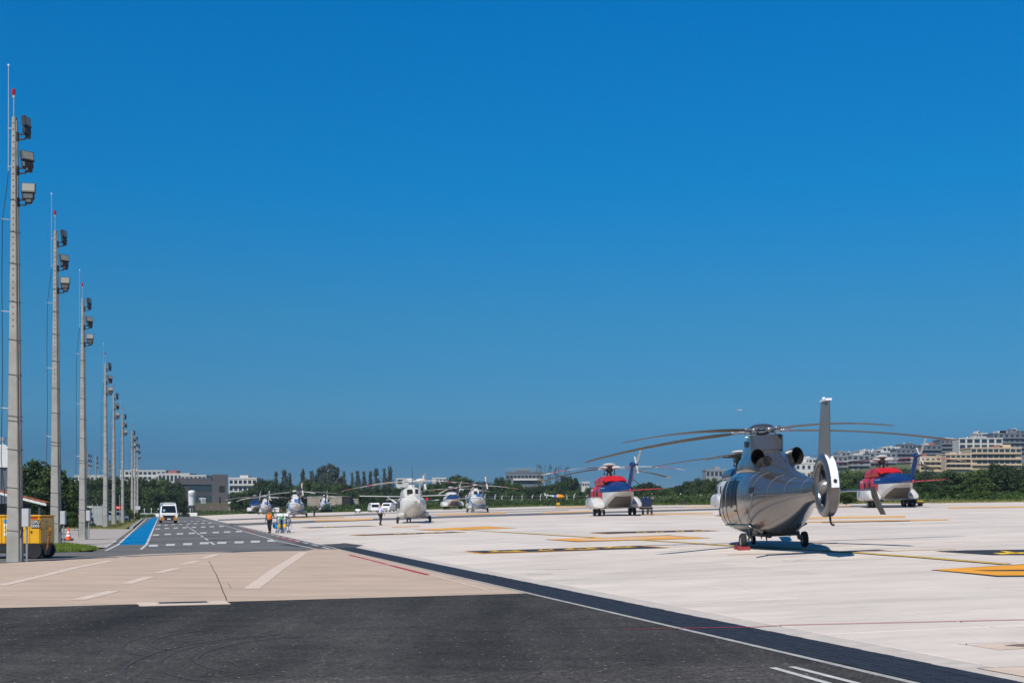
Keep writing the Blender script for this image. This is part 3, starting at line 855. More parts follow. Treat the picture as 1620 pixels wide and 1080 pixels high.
# engine deck, mast fairing
cw = Body([(2.35, 2.40, 0.231, 2.48, 2.30, 2.2, 2.2), (1.7, 2.42, 0.524, 2.76, 2.25, 2.4, 2.2), (.8, 2.45, 0.662, 2.98, 2.22, 2.7, 2.2), (-.6, 2.45, 0.693, 3.06, 2.20, 2.8, 2.2), (-1.5, 2.42, 0.662, 2.98, 2.15, 2.6, 2.2),
           (-2.3, 2.30, 0.477, 2.82, 2.05, 2.2, 2), (-3.2, 2.15, 0.277, 2.54, 1.95, 2, 2), (-4.4, 2.0, 0.169, 2.26, 1.85, 2, 2), (-5.6, 1.95, 0.108, 2.10, 1.82, 2, 2), (-6.6, 1.93, 0.062, 2.02, 1.8, 2, 2)], 4, 36)
cw.skin().build('engine_cowling', M_silver, hero, angle=50)
for sd in (-1, 1):
    cw.patch([(1.05, 2.50), (1.6, 2.48), (1.5, 2.66), (1.0, 2.78)], sd, .008, 4, 4).build('air_intake', M_dark, hero)
mf = [(.75, .30, .34), (.55, .47, .48), (-.35, .55, .56), (-.72, .52, .50)]
ring_b = [(-.50, .95), (.50, .95), (.56, .2), (.54, -.72), (.40, -.95), (-.40, -.95), (-.54, -.72), (-.56, .2)]
ring_t = [(-.34, .52), (.34, .52), (.44, .1), (.52, -.66), (.46, -.74), (-.46, -.74), (-.52, -.66), (-.44, .1)]
MB().loft([[(x, y, 2.86) for x, y in ring_b], [(x * .93, y * .93, 3.06) for x, y in ring_b], [(x, y, 3.50) for x, y in ring_t], [(x * .9, y * .9, 3.535) for x, y in ring_t]]).build('mast_fairing', M_silver, hero, angle=25)
MB().bbox((0, -.82, 3.0), (.78, .34, .10)).build('fairing_gap', M_soot, hero)
MB().bbox((-.50, .12, 3.28), (.04, .3, .18)).build('fairing_vent', M_dark, hero)
# exhausts: short flared pipes, open at the rear
for sd in (-1, 1):
    a = Vector((sd * .34, -1.25, 2.70)); d = Vector((sd * .30, -.93, .10)).normalized()
    prof = [(.18, 0), (.235, .3), (.255, .62), (.268, .86), (.248, .865), (.22, .6), (.18, .2), (.001, .18)]
    M = Matrix.Translation(a) @ d.to_track_quat('Z', 'Y').to_matrix().to_4x4() @ Matrix.Diagonal((.80, 1.02, 1, 1))
    ex = MB().lathe(prof[:4], 22, M, cap=False)
    e_o = ex.build('exhaust_pipe', M_silver, hero)
    MB().lathe(prof[3:], 22, M, cap=False).build('exhaust_lining', M_soot, e_o)
    MB().ell((sd * .32, -2.0, 2.56), (.14, .60, .28), 14, 10).build('exhaust_shield', M_soot, hero)
# tail fan shroud: a lofted ring with rounded lips and a blunt trailing edge
FC = Vector((0, -7.45, 1.80))
def r_out(ph):      # ph: angle in the y-z plane, 0 = forward (+Y), 90 = up
    c, s = math.cos(ph), math.sin(ph)
    base = .80
    rear = max(0, -c)
    return base + .10 * rear ** 2 + (.05 if s > 0 else 0) * abs(s) ** 3
NS = 44
rings = []
for k in range(NS):
    ph = 2 * PI * k / NS
    R = r_out(ph)
    c, s = math.cos(ph), math.sin(ph)
    w = .150
    pr = [(-w * .62, R), (-w * .93, R - .05), (-w, R - .12), (-w, .66), (-w * .93, .60), (-w * .6, .555), (0, .545), (w * .6, .555), (w * .93, .60), (w, .66), (w, R - .12), (w * .93, R - .05), (w * .62, R)]
    rings.append([(x, FC.y + r * c, FC.z + r * s) for x, r in pr])
rings.append(rings[0])
sh = MB().loft(rings, cap=False).build('fan_shroud', M_silver, hero, angle=45)
wp = MB(); vs = []
for k in range(10):
    ph = math.radians(183 - 80 * k / 9)
    R = r_out(ph) + .006
    w = .10 * (1 if k < 8 else (.82 if k == 8 else .5))
    for x in (-w, w): vs.append((x, FC.y + R * math.cos(ph), FC.z + R * math.sin(ph)))
wp.add(vs, [(2 * k, 2 * k + 1, 2 * k + 3, 2 * k + 2) for k in range(9)])
wpo = wp.build('white_panel', M_whitepaint, sh)
ph = math.radians(172)
MB().ell((0, FC.y + r_out(ph) * math.cos(ph) - .02, FC.z + r_out(ph) * math.sin(ph)), (.05, .035, .05), 10, 6).build('tail_light', M_dark, sh)
riv = MB()
for k in (0, 2, 4, 6):
    ph = math.radians(166 - 10 * k)
    for x in (-.08, 0, .08): riv.ell((x, FC.y + (r_out(ph) + .008) * math.cos(ph), FC.z + (r_out(ph) + .008) * math.sin(ph)), (.012, .006, .012), 6, 4)
tag(riv.build('rivet', M_steel, sh), kind='stuff')
fan = MB(); fan.lathe([(.001, -.20), (.10, -.19), (.17, -.10), (.19, 0), (.19, .14), (.12, .18), (.001, .19)], 18, Matrix.Translation(FC) @ Matrix.Rotation(PI / 2, 4, 'Y')); fo = fan.build('fan_hub', M_silver_lo, hero)
fbm = MB()
for k in range(9):
    ph = 2 * PI * k / 9 + .2
    e, n = Vector((0, math.cos(ph), math.sin(ph))), Vector((0, -math.sin(ph), math.cos(ph)))
    x = Vector((1, 0, 0))
    rr = []
    for r, ang in ((.17, 55), (.36, 40), (.535, 28)):
        dd = n * math.cos(math.radians(ang)) + x * math.sin(math.radians(ang)); nn = dd.cross(e)
        rr.append([FC + e * r + dd * a + nn * b for a, b in ((-.055, 0), (0, .009), (.055, 0), (0, -.009))])
    b_ = MB().loft(rr).build('fan_blade', M_dark, fo)
for k in range(3):
    ph = 2 * PI * k / 3 + .9
    e = Vector((0, math.cos(ph), math.sin(ph)))
    MB().tube([FC + e * .16 + Vector((.14, 0, 0)), FC + e * .56 + Vector((.12, 0, 0))], .026, 8).build('fan_strut', M_silver_lo, fo)
# fin above the shroud
def foil(y_f, y_r, th, z, n=14):
    c = y_f - y_r; out = []
    for i in range(n):
        t = 2 * PI * i / n
        u = (1 - math.cos(t)) / 2
        yt = 5 * .6 * (0.2969 * math.sqrt(u) - .126 * u - .3516 * u * u + .2843 * u ** 3 - .1015 * u ** 4)
        out.append(((1 if t < PI else -1) * (yt * th + .012 * (u > .9)), y_f - u * c, z))
    return out
MB().loft([foil(-6.90, -7.98, .32, 2.50), foil(-7.02, -8.02, .28, 3.0), foil(-7.20, -8.10, .25, 3.5), foil(-7.34, -8.14, .22, 3.93), foil(-7.40, -8.14, .13, 3.98)]).build('tail_fin', M_silver_lo, hero, angle=50)
cp = MB(); cp.bbox((0, -7.78, 4.01), (.16, .62, .06)); cp.ell((0, -7.6, 4.06), (.05, .05, .05), 8, 6); cp.build('fin_cap', M_whitepaint, hero)
MB().tube([(0, -6.9, 2.46), (0, -6.6, 2.12), (0, -6.3, 2.04)], [.10, .12, .06], 8).build('fin_root', M_silver, hero)
MB().tube([(0, -7.7, 1.02), (.0, -7.74, .86), (.0, -7.88, .80), (0, -8.02, .80)], [.03, .028, .026, .03], 8).build('tail_bumper', M_dark, hero)
# tailplane with slanted end plates
st = MB()
def wing_ring(x, yf, yr, z, th):
    return [(x, q[1], z + q[0]) for q in foil(yf, yr, th, 0, 12)]
st.loft([wing_ring(-1.62, -5.62, -6.32, 1.66, .09), wing_ring(-.3, -5.55, -6.32, 1.66, .11), wing_ring(.3, -5.55, -6.32, 1.66, .11), wing_ring(1.62, -5.62, -6.32, 1.66, .09)])
st.build('tailplane', M_silver, hero, angle=50)
for sd in (-1, 1):
    ep = MB()
    ep.loft([[(sd * (1.80) + q[0], q[1], .98) for q in foil(-6.10, -6.60, .05, 0, 12)], [(sd * 1.66 + q[0], q[1], 1.46) for q in foil(-5.85, -6.45, .07, 0, 12)], [(sd * 1.61 + q[0], q[1], 1.74) for q in foil(-5.9, -6.4, .05, 0, 12)]])
    if sd < 0: ep.v = [(x + .20 * (y + 6), y, z) for x, y, z in ep.v]
    ep.build('tailplane_end_plate', M_silver_lo, hero, angle=50)
# undercarriage
for sd in (-1, 1):
    leg = MB()
    leg.tube([(sd * .62, -.75, .60), (sd * .78, -.95, .46), (sd * .80, -1.02, .26)], [.07, .06, .055], 10)
    leg.tube([(sd * .80, -1.02, .26), (sd * .92, -1.02, .25)], .045, 8)
    leg.tube([(sd * .58, -.35, .62), (sd * .78, -.9, .36)], .03, 8)
    leg.tube([(sd * .74, -1.06, .62), (sd * .76, -1.12, .40), (sd * .80, -1.06, .3)], .022, 6)
    leg.build('main_gear_leg', M_greymetal, hero)
    wheel_parts(hero, (sd * .96, -1.02, .24), .24, .17)
    MB().loft([[(sd * (.50 + a * .4), -1.9 + y * 1.0, .50 + b) for a, y, b in ((0, 0, .05), (1, .15, .22), (1, .9, .22), (0, 1, .05), (0, .95, -.08), (0, .05, -.08))], [(sd * (.50 + a * .4), -1.9 + y * 1.0, .52 + b) for a, y, b in ((0, .02, .05), (.95, .17, .24), (.95, .88, .24), (0, .98, .05), (0, .93, -.06), (0, .07, -.06))]]).build('gear_door', M_silver_lo, hero, smooth=False)
MB().tube([(0, 2.55, .62), (0, 2.62, .22)], [.06, .045], 8).build('nose_gear_leg', M_greymetal, hero)
for sd in (-1, 1): wheel_parts(hero, (sd * .13, 2.62, .18), .18, .11, 'nose_wheel')
by = MB()
by.bbox((0, -1.2, .44), (1.1, 1.5, .10)); by.bbox((.1, -2.35, .56), (.5, .5, .12)); by.bbox((-.32, -1.9, .42), (.10, .22, .14)); by.bbox((0, .9, .40), (.95, 1.6, .07))
by.build('belly_fairing', M_dark, hero)
for (x, y, z, l) in ((-.35, -1.6, .40, -.16), (.2, -2.3, .5, -.14), (-.1, .3, .38, -.12)): MB().tube([(x, y, z), (x, y - .06, z + l)], [.03, .012], 6).build('antenna', M_dark, hero)
MB().tube([(0, -3.0, 2.44), (0, -3.1, 2.75)], [.012, .006], 6).build('antenna', M_dark, hero); MB().tube([(.15, -1.9, 2.95), (.15, -1.98, 3.2)], [.012, .006], 6).build('antenna', M_dark, hero)
# rotor: domed hub, five arms, five drooping blades
hb = MB(); hb.lathe([(.09, 3.50), (.11, 3.62), (.20, 3.66), (.24, 3.70)], 16); hb.lathe([(.13, 3.56), (.30, 3.60), (.32, 3.67), (.16, 3.72)], 20)
hub_o = hb.build('rotor_hub', M_steel, hero)
MB().lathe([(.40, 3.775), (.37, 3.82), (.26, 3.875), (.12, 3.90), (.001, 3.905)], 24).build('hub_dome', M_silver, hub_o)
b_proto = None
MT = Matrix.Rotation(math.radians(-2.2), 4, 'X')
for k, az in enumerate((4.5, 77, 149, 220.5, 292.5)):
    a = math.radians(az)
    R = Matrix.Translation((0, 0, 3.67)) @ MT @ Matrix.Rotation(a, 4, 'Z')
    arm = MB()
    arm.tube([(.16, 0, 0), (.42, 0, .01), (.62, 0, .02), (.98, 0, .02)], [.07, .075, .05, .06], 8)
    arm.bbox((.44, 0, .0), (.20, .24, .13)); arm.tube([(.5, .14, -.02), (.5, .16, -.16), (.2, .12, -.22)], .022, 6); arm.ell((.62, -.11, 0), (.05, .05, .05), 8, 6); arm.bbox((.80, 0, .02), (.22, .2, .07))
    for i, q in enumerate(arm.v): arm.v[i] = tuple(R @ Vector(q))
    arm.build('blade_arm', M_steel if k != 2 else M_steel, hub_o)
    if b_proto is None: b_proto = blade_mesh(.92, 6.3, .40, .52, 13, thick=.17).build('rotor_blade', M_blade, hero, angle=60)
    else:
        share('rotor_blade', b_proto, hero)
    o = hero.children[-1] if k else b_proto
    bl_o = [c for c in hero.children if c.name.startswith('rotor_blade')][-1]
    bl_o.matrix_local = R
# red wheel chock
ck_x, ck_y = HX - .96, HYY - 1.3
chk = thing('wheel_chock', 'red wheel chock set against the left main wheel of the silver helicopter', 'wheel chock', (ck_x, ck_y, zg(ck_x, ck_y)), 0)
M_redp = mat('red_painted_wood', (0.22, 0.014, 0.018), 0.7, var=0.3, vscale=12)
for yy in (-.08, .62):
    MB().prism([(yy - .07, 0), (yy + .07, 0), (yy + .03, .11), (yy - .03, .11)], 'x', -.18, .18).build('wedge', M_redp, chk, smooth=False)
for xx in (-.15, .15):
    MB().tube([(xx, -.08, .10), (xx, .25, .14), (xx, .62, .10)], .012, 6).build('rope', M_redp, chk)
MB().tube([(-.18, -.05, .06), (-.26, -.02, .14), (-.22, 0, .22)], .012, 6).build('handle', M_redp, chk)
# ------------------------------------------------------------------ the other helicopters
M_hred = mat('red_helicopter_paint', (0.50, 0.012, 0.014), 0.38, spec=.3, coat=0.1, var=0.06, vscale=2)
M_hblue = mat('royal_blue_paint', (0.005, 0.025, 0.120), 0.38, spec=.3, coat=0.1, var=0.06, vscale=2)
M_hblue2 = mat('bright_blue_paint', (0.015, 0.13, 0.42), 0.3, coat=0.4)
M_hnavy = mat('navy_paint', (0.012, 0.022, 0.07), 0.3, coat=0.4)
M_hwhite = mat('white_helicopter_paint', (0.55, 0.54, 0.52), 0.42, var=0.10, vscale=1.2, coat=0.3)
M_hcream = mat('cream_helicopter_paint', (0.58, 0.57, 0.53), 0.45, var=0.10, vscale=1.5, coat=0.15)
M_hgrey = mat('pale_grey_paint', (0.55, 0.55, 0.53), 0.4, var=0.08, vscale=2)
M_ramp = mat('shaded_ramp_grey', (0.10, 0.092, 0.078), 0.75, var=0.2, vscale=2)
M_cavity = mat('engine_cavity', (0.010, 0.009, 0.009), 0.8)
M_hub = mat('dark_rotor_hub', (0.035, 0.034, 0.034), 0.5, 0.4, var=0.3, vscale=9)
M_tipy = mat('yellow_blade_tip', (0.75, 0.40, 0.03), 0.5)
M_bwhite = mat('white_blade_paint', (0.70, 0.68, 0.65), 0.45)
M_bred = mat('red_blade_paint', (0.48, 0.03, 0.03), 0.45)
M_bshade = mat('shaded_blade_underside', (0.075, 0.060, 0.050), 0.6)  # shade under the banded blades, painted onto their lower faces
M_bgrey = mat('pale_grey_blade', (0.48, 0.45, 0.42), 0.5, var=0.15, vscale=2)
M_decal = mat('white_decal', (0.78, 0.78, 0.78), 0.5)

class Rule:
    """paint areas as a function of position in the helicopter's own coordinates"""
    def __init__(s, t):
        s.t = t
        sp = t.nodes.new('ShaderNodeSeparateXYZ'); t.links.new(t.nodes.new('ShaderNodeTexCoord').outputs['Object'], sp.inputs[0])
        s.x, s.y, s.z = sp.outputs
    def op(s, o, a, b):
        n = s.t.nodes.new('ShaderNodeMath'); n.operation = o
        for i, v in enumerate((a, b)):
            if isinstance(v, (int, float)): n.inputs[i].default_value = v
            else: s.t.links.new(v, n.inputs[i])
        return n.outputs[0]
    def gt(s, a, b): return s.op('GREATER_THAN', a, b)
    def lt(s, a, b): return s.op('LESS_THAN', a, b)
    def both(s, a, b): return s.op('MULTIPLY', a, b)
    def either(s, a, b): return s.op('MAXIMUM', a, b)
def base_of(m):
    p = m.node_tree.nodes['Principled BSDF'].inputs['Base Color']
    return tuple(p.default_value)
LIV = {}
def livery(key, colours, rule):
    """one glossy paint with several colour areas; rule(Rule) gives the masks of colours[1:]"""
    if key in LIV: return LIV[key]
    m = bpy.data.materials.new('livery_' + key); m.use_nodes = True
    t = m.node_tree; p = t.nodes['Principled BSDF']; p.inputs['Roughness'].default_value = .36; p.inputs['Specular IOR Level'].default_value = .35; p.inputs['Coat Weight'].default_value = .1
    r = Rule(t); cur = None
    nz = t.nodes.new('ShaderNodeTexNoise'); nz.inputs['Scale'].default_value = 1.5; nz.inputs['Detail'].default_value = 5; t.links.new(t.nodes.new('ShaderNodeTexCoord').outputs['Object'], nz.inputs['Vector'])
    for c, mask in zip(colours[1:], rule(r)):
        x = t.nodes.new('ShaderNodeMix'); x.data_type = 'RGBA'
        if cur is None: x.inputs[6].default_value = base_of(colours[0])
        else: t.links.new(cur, x.inputs[6])
        x.inputs[7].default_value = base_of(c); t.links.new(mask, x.inputs[0]); cur = x.outputs[2]
    v = t.nodes.new('ShaderNodeVectorMath'); v.operation = 'SCALE'; t.links.new(cur, v.inputs[0])
    t.links.new(r.op('ADD', r.op('MULTIPLY', nz.outputs['Fac'], .3), .85), v.inputs['Scale'])
    t.links.new(v.outputs[0], p.inputs['Base Color'])
    LIV[key] = m
    return m
def face_paint(mb, start, fn):
    """choose a material index for every face from its centre"""
    for i in range(start, len(mb.f)):
        c = sum((Vector(mb.v[k]) for k in mb.f[i]), Vector()) / len(mb.f[i])
        mb.m[i] = fn(c)

def heavy_helicopter(label, upper, tail, lower, loc, rz, blades, az0, group=None, dome=None, tilt=SL2, cowl=None, detail=True, hub_z=4.25, tra=118):
    """a big transport helicopter: boxy hull with side sponsons, sloping rear ramp, canted tail pylon, four blades"""
    cowl = cowl or upper
    h = thing('helicopter', label, 'helicopter', loc, rz, group)
    h.rotation_euler.y = -math.atan(tilt)
    b = Body([(6.5, 1.35, .10, 1.5, 1.2, 2, 2), (6.2, 1.35, .52, 1.75, .98, 2.3, 2.3), (5.3, 1.45, .98, 2.30, .70, 2.6, 2.8), (4.2, 1.6, 1.18, 2.66, .62, 3, 3.2), (2.5, 1.65, 1.26, 2.78, .60, 3.4, 3.6),
              (-2.6, 1.65, 1.28, 2.78, .60, 3.4, 3.8), (-3.6, 1.68, 1.28, 2.80, .66, 3.0, 4.2), (-4.6, 1.85, 1.22, 2.80, 1.04, 2.6, 4.6), (-5.8, 1.98, 1.02, 2.74, 1.48, 2.3, 4.6), (-6.6, 2.05, .78, 2.66, 1.74, 2.2, 3.4),
              (-7.6, 2.14, .50, 2.58, 1.88, 2.2, 2.4), (-8.8, 2.2, .34, 2.50, 1.98, 2.1, 2.2), (-9.5, 2.22, .22, 2.42, 2.06, 2, 2)], 4, 40)
    def rule(r):
        up = r.both(r.gt(r.z, 1.42), r.gt(r.y, -3.3))
        tl = r.both(r.gt(r.z, 2.04), r.lt(r.y, r.op('SUBTRACT', r.op('MULTIPLY', r.z, .9), 3.7)))
        return [up, tl]
    b.skin().build('fuselage', livery('heavy_' + upper.name + '_' + tail.name, [lower, upper, tail], rule), h, angle=45)
    # sloping ramp: a dark panel in a pale surround, the underside's shadow put into its colour
    rp = MB(); vs = []
    for i in range(7):
        y = -3.95 - 2.35 * i / 6
        q = b.par(y)
        z = q[4] - .012
        w = q[2] * (.80 - .06 * i / 6)
        vs += [(-w, y, z), (w, y, z)]
    rp.add(vs, [(2 * i, 2 * i + 1, 2 * i + 3, 2 * i + 2) for i in range(6)])
    rp.build('cargo_ramp', M_ramp, h)
    MB().bbox((0, -3.86, .66), (1.9, .16, .07)).build('ramp_lip', lower, h)
    # sponsons
    for sd in (-1, 1):
        sp = Body([(1.6, 1.05, .10, 1.25, .9, 2, 2), (1.2, 1.05, .40, 1.52, .68, 2.6, 2.6), (.2, 1.05, .58, 1.66, .60, 3, 3), (-2.2, 1.05, .58, 1.66, .60, 3, 3), (-2.9, 1.0, .57, 1.50, .62, 3, 3), (-3.7, .88, .52, 1.08, .66, 3, 3), (-3.95, .84, .40, .98, .72, 2.4, 2.4)], 3, 28)
        sm = MB()
        sm.loft([[(x + sd * 1.62, y, z) for x, y, z in r] for r in sp.rings()])
        so = sm.build('sponson', lower, h, angle=45)
        gm = MB()
        for k in range(7):
            y = -2.62 - k * .14; z = 1.6 - k * .085
            gm.bbox((sd * 1.62, y, z), (.80, .05, .03))
        g_ = gm.build('louvre', M_greymetal, so); g_['kind'] = 'stuff'
        MB().tube([(sd * 2.18, -2.0, z) for z in (.66, 1.0, 1.4, 1.62)], .012, 4).build('seam', M_dark, so)
        lg = MB(); lg.tube([(sd * 1.58, -2.0, .75), (sd * 1.58, -2.0, .34)], [.09, .07], 8); lg.tube([(sd * 1.32, -2.0, .33), (sd * 1.84, -2.0, .33)], .05, 8); lg.tube([(sd * 1.58, -1.4, .7), (sd * 1.58, -1.95, .4)], .04, 6)
        lg.build('main_gear_leg', M_greymetal, h)
        for dx in (-.21, .21): wheel_parts(h, (sd * 1.58 + dx, -2.0, .33), .33, .24)
        for (y0, y1) in ((-.8, -.3), (1.0, 1.5)):
            b.patch([(y0, 1.72), (y1, 1.72), (y1, 2.24), (y0, 2.24)], sd, .014, 4, 4).build('cabin_window', M_glass, h)
        b.patch([(3.1, 1.5), (4.1, 1.45), (4.0, 2.3), (3.1, 2.35)], sd, .014, 4, 4).build('cockpit_window', M_glass, h)
        b.patch([(4.35, 1.55), (5.6, 1.5), (5.25, 2.0), (4.35, 2.3)], sd, .014, 5, 4).build('windscreen', M_glass, h)
        dr = MB(); dr.tube([(sd * (b.half(y, z) + .02), y, z) for y, z in ((2.3, .95), (2.3, 2.3), (2.38, 2.38), (2.95, 2.38), (3.0, 2.3), (3.0, .95), (2.3, .95))], .022, 5); dr.build('door_frame', M_decal, h)
        rl = MB(); rl.tube([(sd * (b.half(y, 2.5) + .05), y, 2.42 + .1 * math.sin(y * 9) * .1) for y in (-3.4, -2.6, -2.0)], .02, 5); rl.build('handrail', M_decal, h)
    MB().tube([(0, 4.4, .75), (0, 4.45, .30)], [.07, .05], 8).build('nose_gear_leg', M_greymetal, h)
    for dx in (-.18, .18): wheel_parts(h, (dx, 4.45, .27), .27, .16, 'nose_wheel')
    # engine cowling with the dark exhaust slot under a visor
    cb = Body([(4.0, 2.7, .30, 2.86, 2.5, 2, 2), (3.3, 2.75, .72, 3.14, 2.5, 2.6, 2), (2.2, 2.8, .98, 3.42, 2.5, 3.2, 2), (0, 2.85, 1.04, 3.56, 2.5, 3.4, 2), (-1.9, 2.85, 1.06, 3.52, 2.5, 3.2, 2), (-2.5, 2.85, 1.05, 3.44, 2.55, 3, 2)], 4, 36)
    cb.skin().build('engine_cowling', cowl, h, angle=45)
    cav = MB(); r0 = cb.ring(-2.47, -.05); r1 = [(x * .86, -2.9, 2.80 + (z - 2.80) * .72) for x, y, z in r0]
    cav.loft([r0, r1]); cav.build('exhaust_cavity', M_cavity, h)
    vz = MB(); vs = []
    for i in range(5):
        t = i / 4
        y = -2.35 - .95 * t
        for j in range(13):
            u = -1 + 2 * j / 12
            vs.append((u * (1.06 - .10 * t), y, 3.44 - .16 * t * (1) - .30 * abs(u) ** 2.6 * (1 - .2 * t) - .26 * t * t * (1 - .6 * abs(u))))
    for i in range(5):
        for j in range(13):
            x, y, z = vs[i * 13 + j]; vs.append((x * .98, y, z - .04))
    fs = [(i * 13 + j, i * 13 + j + 1, (i + 1) * 13 + j + 1, (i + 1) * 13 + j) for i in range(4) for j in range(12)]
    vz.add(vs, fs + [tuple(65 + k for k in f) for f in fs]); vz.build('cowling_visor', cowl, h)
    for sd in (-1, 1):
        T = Matrix.Translation((sd * .85, -2.35, 2.98)) @ Matrix.Rotation(math.radians(sd * -25), 4, 'Z') @ Matrix.Rotation(PI / 2, 4, 'X')
        MB().lathe([(.20, -.1), (.24, .35), (.20, .36), (.17, .0)], 16, T, cap=False).build('exhaust_pipe', M_soot, h)
        MB().lathe([(.20, 0), (.30, .2), (.26, .4), (.20, .34), (.001, .3)], 16, Matrix.Translation((sd * .55, 3.0, 3.0)) @ Matrix.Rotation(-PI / 2, 4, 'X'), cap=False).build('air_intake', M_cavity, h)
    # spine mound leading to the tail
    sb = Body([(-2.6, 2.7, .80, 2.95, 2.5, 2, 2), (-3.4, 2.7, .74, 2.98, 2.4, 2.2, 2), (-4.8, 2.6, .50, 2.94, 2.3, 2, 2), (-6.6, 2.5, .32, 2.84, 2.3, 2, 2), (-8.4, 2.4, .22, 2.72, 2.2, 2, 2)], 3, 24)
    sb.skin().build('tail_spine', tail, h)
    # pylon, tailplane, tail rotor
    py = MB()
    py.loft([foil(-8.1, -9.6, .42, 2.15), foil(-8.45, -9.75, .36, 2.8), foil(-9.0, -10.1, .34, 3.6), foil(-9.3, -10.25, .34, 4.15)])
    for i, (x, y, z) in enumerate(py.v): py.v[i] = (x + (z - 2.15) * .10, y, z)
    py.ell((.18, -9.75, 4.22), (.24, .55, .24), 12, 8)
    py.build('tail_pylon', tail, h, angle=50)
    tp_ = MB(); tp_.loft([[(x, q[1], 2.12 + x * .03 + q[0]) for q in foil(-8.6, -9.75, .15, 0, 12)] for x in (.1, 1.4)] + [[(2.65, q[1], 2.20 + q[0]) for q in foil(-8.8, -9.7, .09, 0, 12)]])
    tp_.build('tailplane', M_bred if upper is M_hred else M_hwhite, h, angle=50)
    MB().tube([(.25, -9.1, 3.1), (1.3, -9.1, 2.22)], .03, 6).build('tailplane_brace', M_dark, h)
    T = Matrix.Translation((.52, -9.8, 4.20)) @ Matrix.Rotation(math.radians(12), 4, 'Y')
    th = MB().lathe([(.05, -.25), (.10, -.2), (.12, 0), (.09, .1), (.001, .12)], 12, T @ Matrix.Rotation(PI / 2, 4, 'Y')).build('tail_rotor_hub', M_hub, h)
    for k in range(4):
        a = math.radians(tra + 90 * k)
        R = T @ Matrix.Rotation(a, 4, 'X') @ Matrix.Rotation(PI / 2, 4, 'Z')
        tb = MB(); tb.loft([[R @ Vector((r, c * s_, w)) for c, w in ((-.5, 0), (0, .018), (.5, 0), (0, -.018))] for r, s_ in ((.08, .08), (.3, .15), (1.6, .13))])
        tb.build('tail_rotor_blade', M_bgrey, th)
    MB().ell((0, -9.52, 2.12), (.09, .09, .16), 10, 8).build('beacon_light', M_bred, h)
    # main rotor
    hb = MB(); hb.lathe([(.34, 3.5), (.30, 3.62), (.22, 3.7), (.20, 3.9), (.34, 3.98), (.38, 4.1), (.34, 4.2), (.42, hub_z - .04), (.42, hub_z + .1), (.24, hub_z + .16)], 18)
    for k in range(4):
        a = math.radians(az0 + 45 + 90 * k)
        e = Vector((math.cos(a), math.sin(a), 0))
        hb.tube([e * .42 + Vector((0, 0, 3.75)), e * .5 + Vector((0, 0, hub_z - .1))], .035, 6); hb.ell(tuple(e * .46 + Vector((0, 0, 3.72))), (.08, .08, .08), 8, 6)
    ho = hb.build('rotor_hub', M_hub, h)
    MB().lathe([(.18, hub_z + .12), (.60, hub_z + .28), (.62, hub_z + .31), (.45, hub_z + .39), (.2, hub_z + .44), (.001, hub_z + .45)], 24).build('hub_dome', dome or M_hwhite, ho)
    proto = None
    for k in range(4):
        a = math.radians(az0 + 90 * k)
        R = Matrix.Translation((0, 0, hub_z)) @ Matrix.Rotation(math.radians(-2), 4, 'X') @ Matrix.Rotation(a, 4, 'Z')
        cf = MB(); cf.tube([R @ Vector((.3, 0, 0)), R @ Vector((.8, 0, .02)), R @ Vector((1.25, 0, 0))], [.11, .13, .08], 8); cf.bbox((.62, .12, .02), (.3, .18, .12), M=R); cf.build('blade_cuff', M_hwhite if blades == 'banded' else M_hub, ho)
        if proto is None:
            bm_ = blade_mesh(1.15, 8.58, .52, .75, 8, thick=.13, segs=18, bands=[(.0, .12, 0), (.12, .30, 1), (.30, .62, 0), (.62, .90, 1), (.90, .97, 0), (.97, 1.1, 2)] if blades == 'banded' else None)
            if blades == 'banded':
                for i in range(len(bm_.m)):
                    if i % 8 >= 4 and i < 18 * 8 and bm_.m[i] != 2: bm_.m[i] = 3
                mats_ = [M_bwhite, M_bred, M_tipy, M_bshade]
            else: mats_ = [blades]
            proto = bm_.build('rotor_blade', mats_, h, angle=60)
            o = proto
        else: o = share('rotor_blade', proto, h)
        o.matrix_local = R
    an = MB(); an.tube([(.0, 1.6, 3.5), (0, 1.5, 3.8)], [.03, .01], 5); an.build('antenna', M_dark, h)
    return h

def on_ground(px, s):
    y = F / s; x = (px - 810) / s
    return (x, y, zg(x, y))
hv1 = heavy_helicopter('red, blue and white helicopter with a dark ground cart at its right side', M_hred, M_hblue, M_hwhite, on_ground(966, 17.6), math.radians(6.0), 'banded', 39, 'red, blue and white helicopters')
hv2 = copy_tree(hv1, on_ground(1397, 17.6), math.radians(-.5), 'red, blue and white helicopter behind the silver tail fin, below the apartment blocks')
hv2.rotation_euler.y = -math.atan(SL2)
p3 = on_ground(1172, 21.0)
hv3 = heavy_helicopter('white and navy helicopter parked just behind the nose of the silver one', M_hwhite, M_hwhite, M_hwhite, p3, math.radians(0.0), M_blade, 66.5, cowl=M_hnavy, tra=45, hub_z=4.45)
hv4 = copy_tree(hv3, on_ground(1733, 21.0), math.radians(4), 'helicopter outside the frame, one long blade drooping in over the right edge')
hv4.rotation_euler.y = -math.atan(SL2)
for c in hv4.children:
    if c.name.startswith('rotor_blade') or c.name.startswith('rotor_hub'):
        c.matrix_local = Matrix.Rotation(math.radians(27), 4, 'Z') @ c.matrix_local
hv5 = heavy_helicopter('small distant white helicopter with a blue tail beside the high-wing aeroplane', M_hwhite, M_hblue, M_hwhite, on_ground(714, 7.7), math.radians(10), M_bwhite, 10, None)
hv6 = heavy_helicopter('distant royal blue helicopter with white sponsons, leftmost on the apron', M_hblue, M_hblue, M_hwhite, on_ground(404, 6.2), math.radians(15), M_bwhite, 30, None)

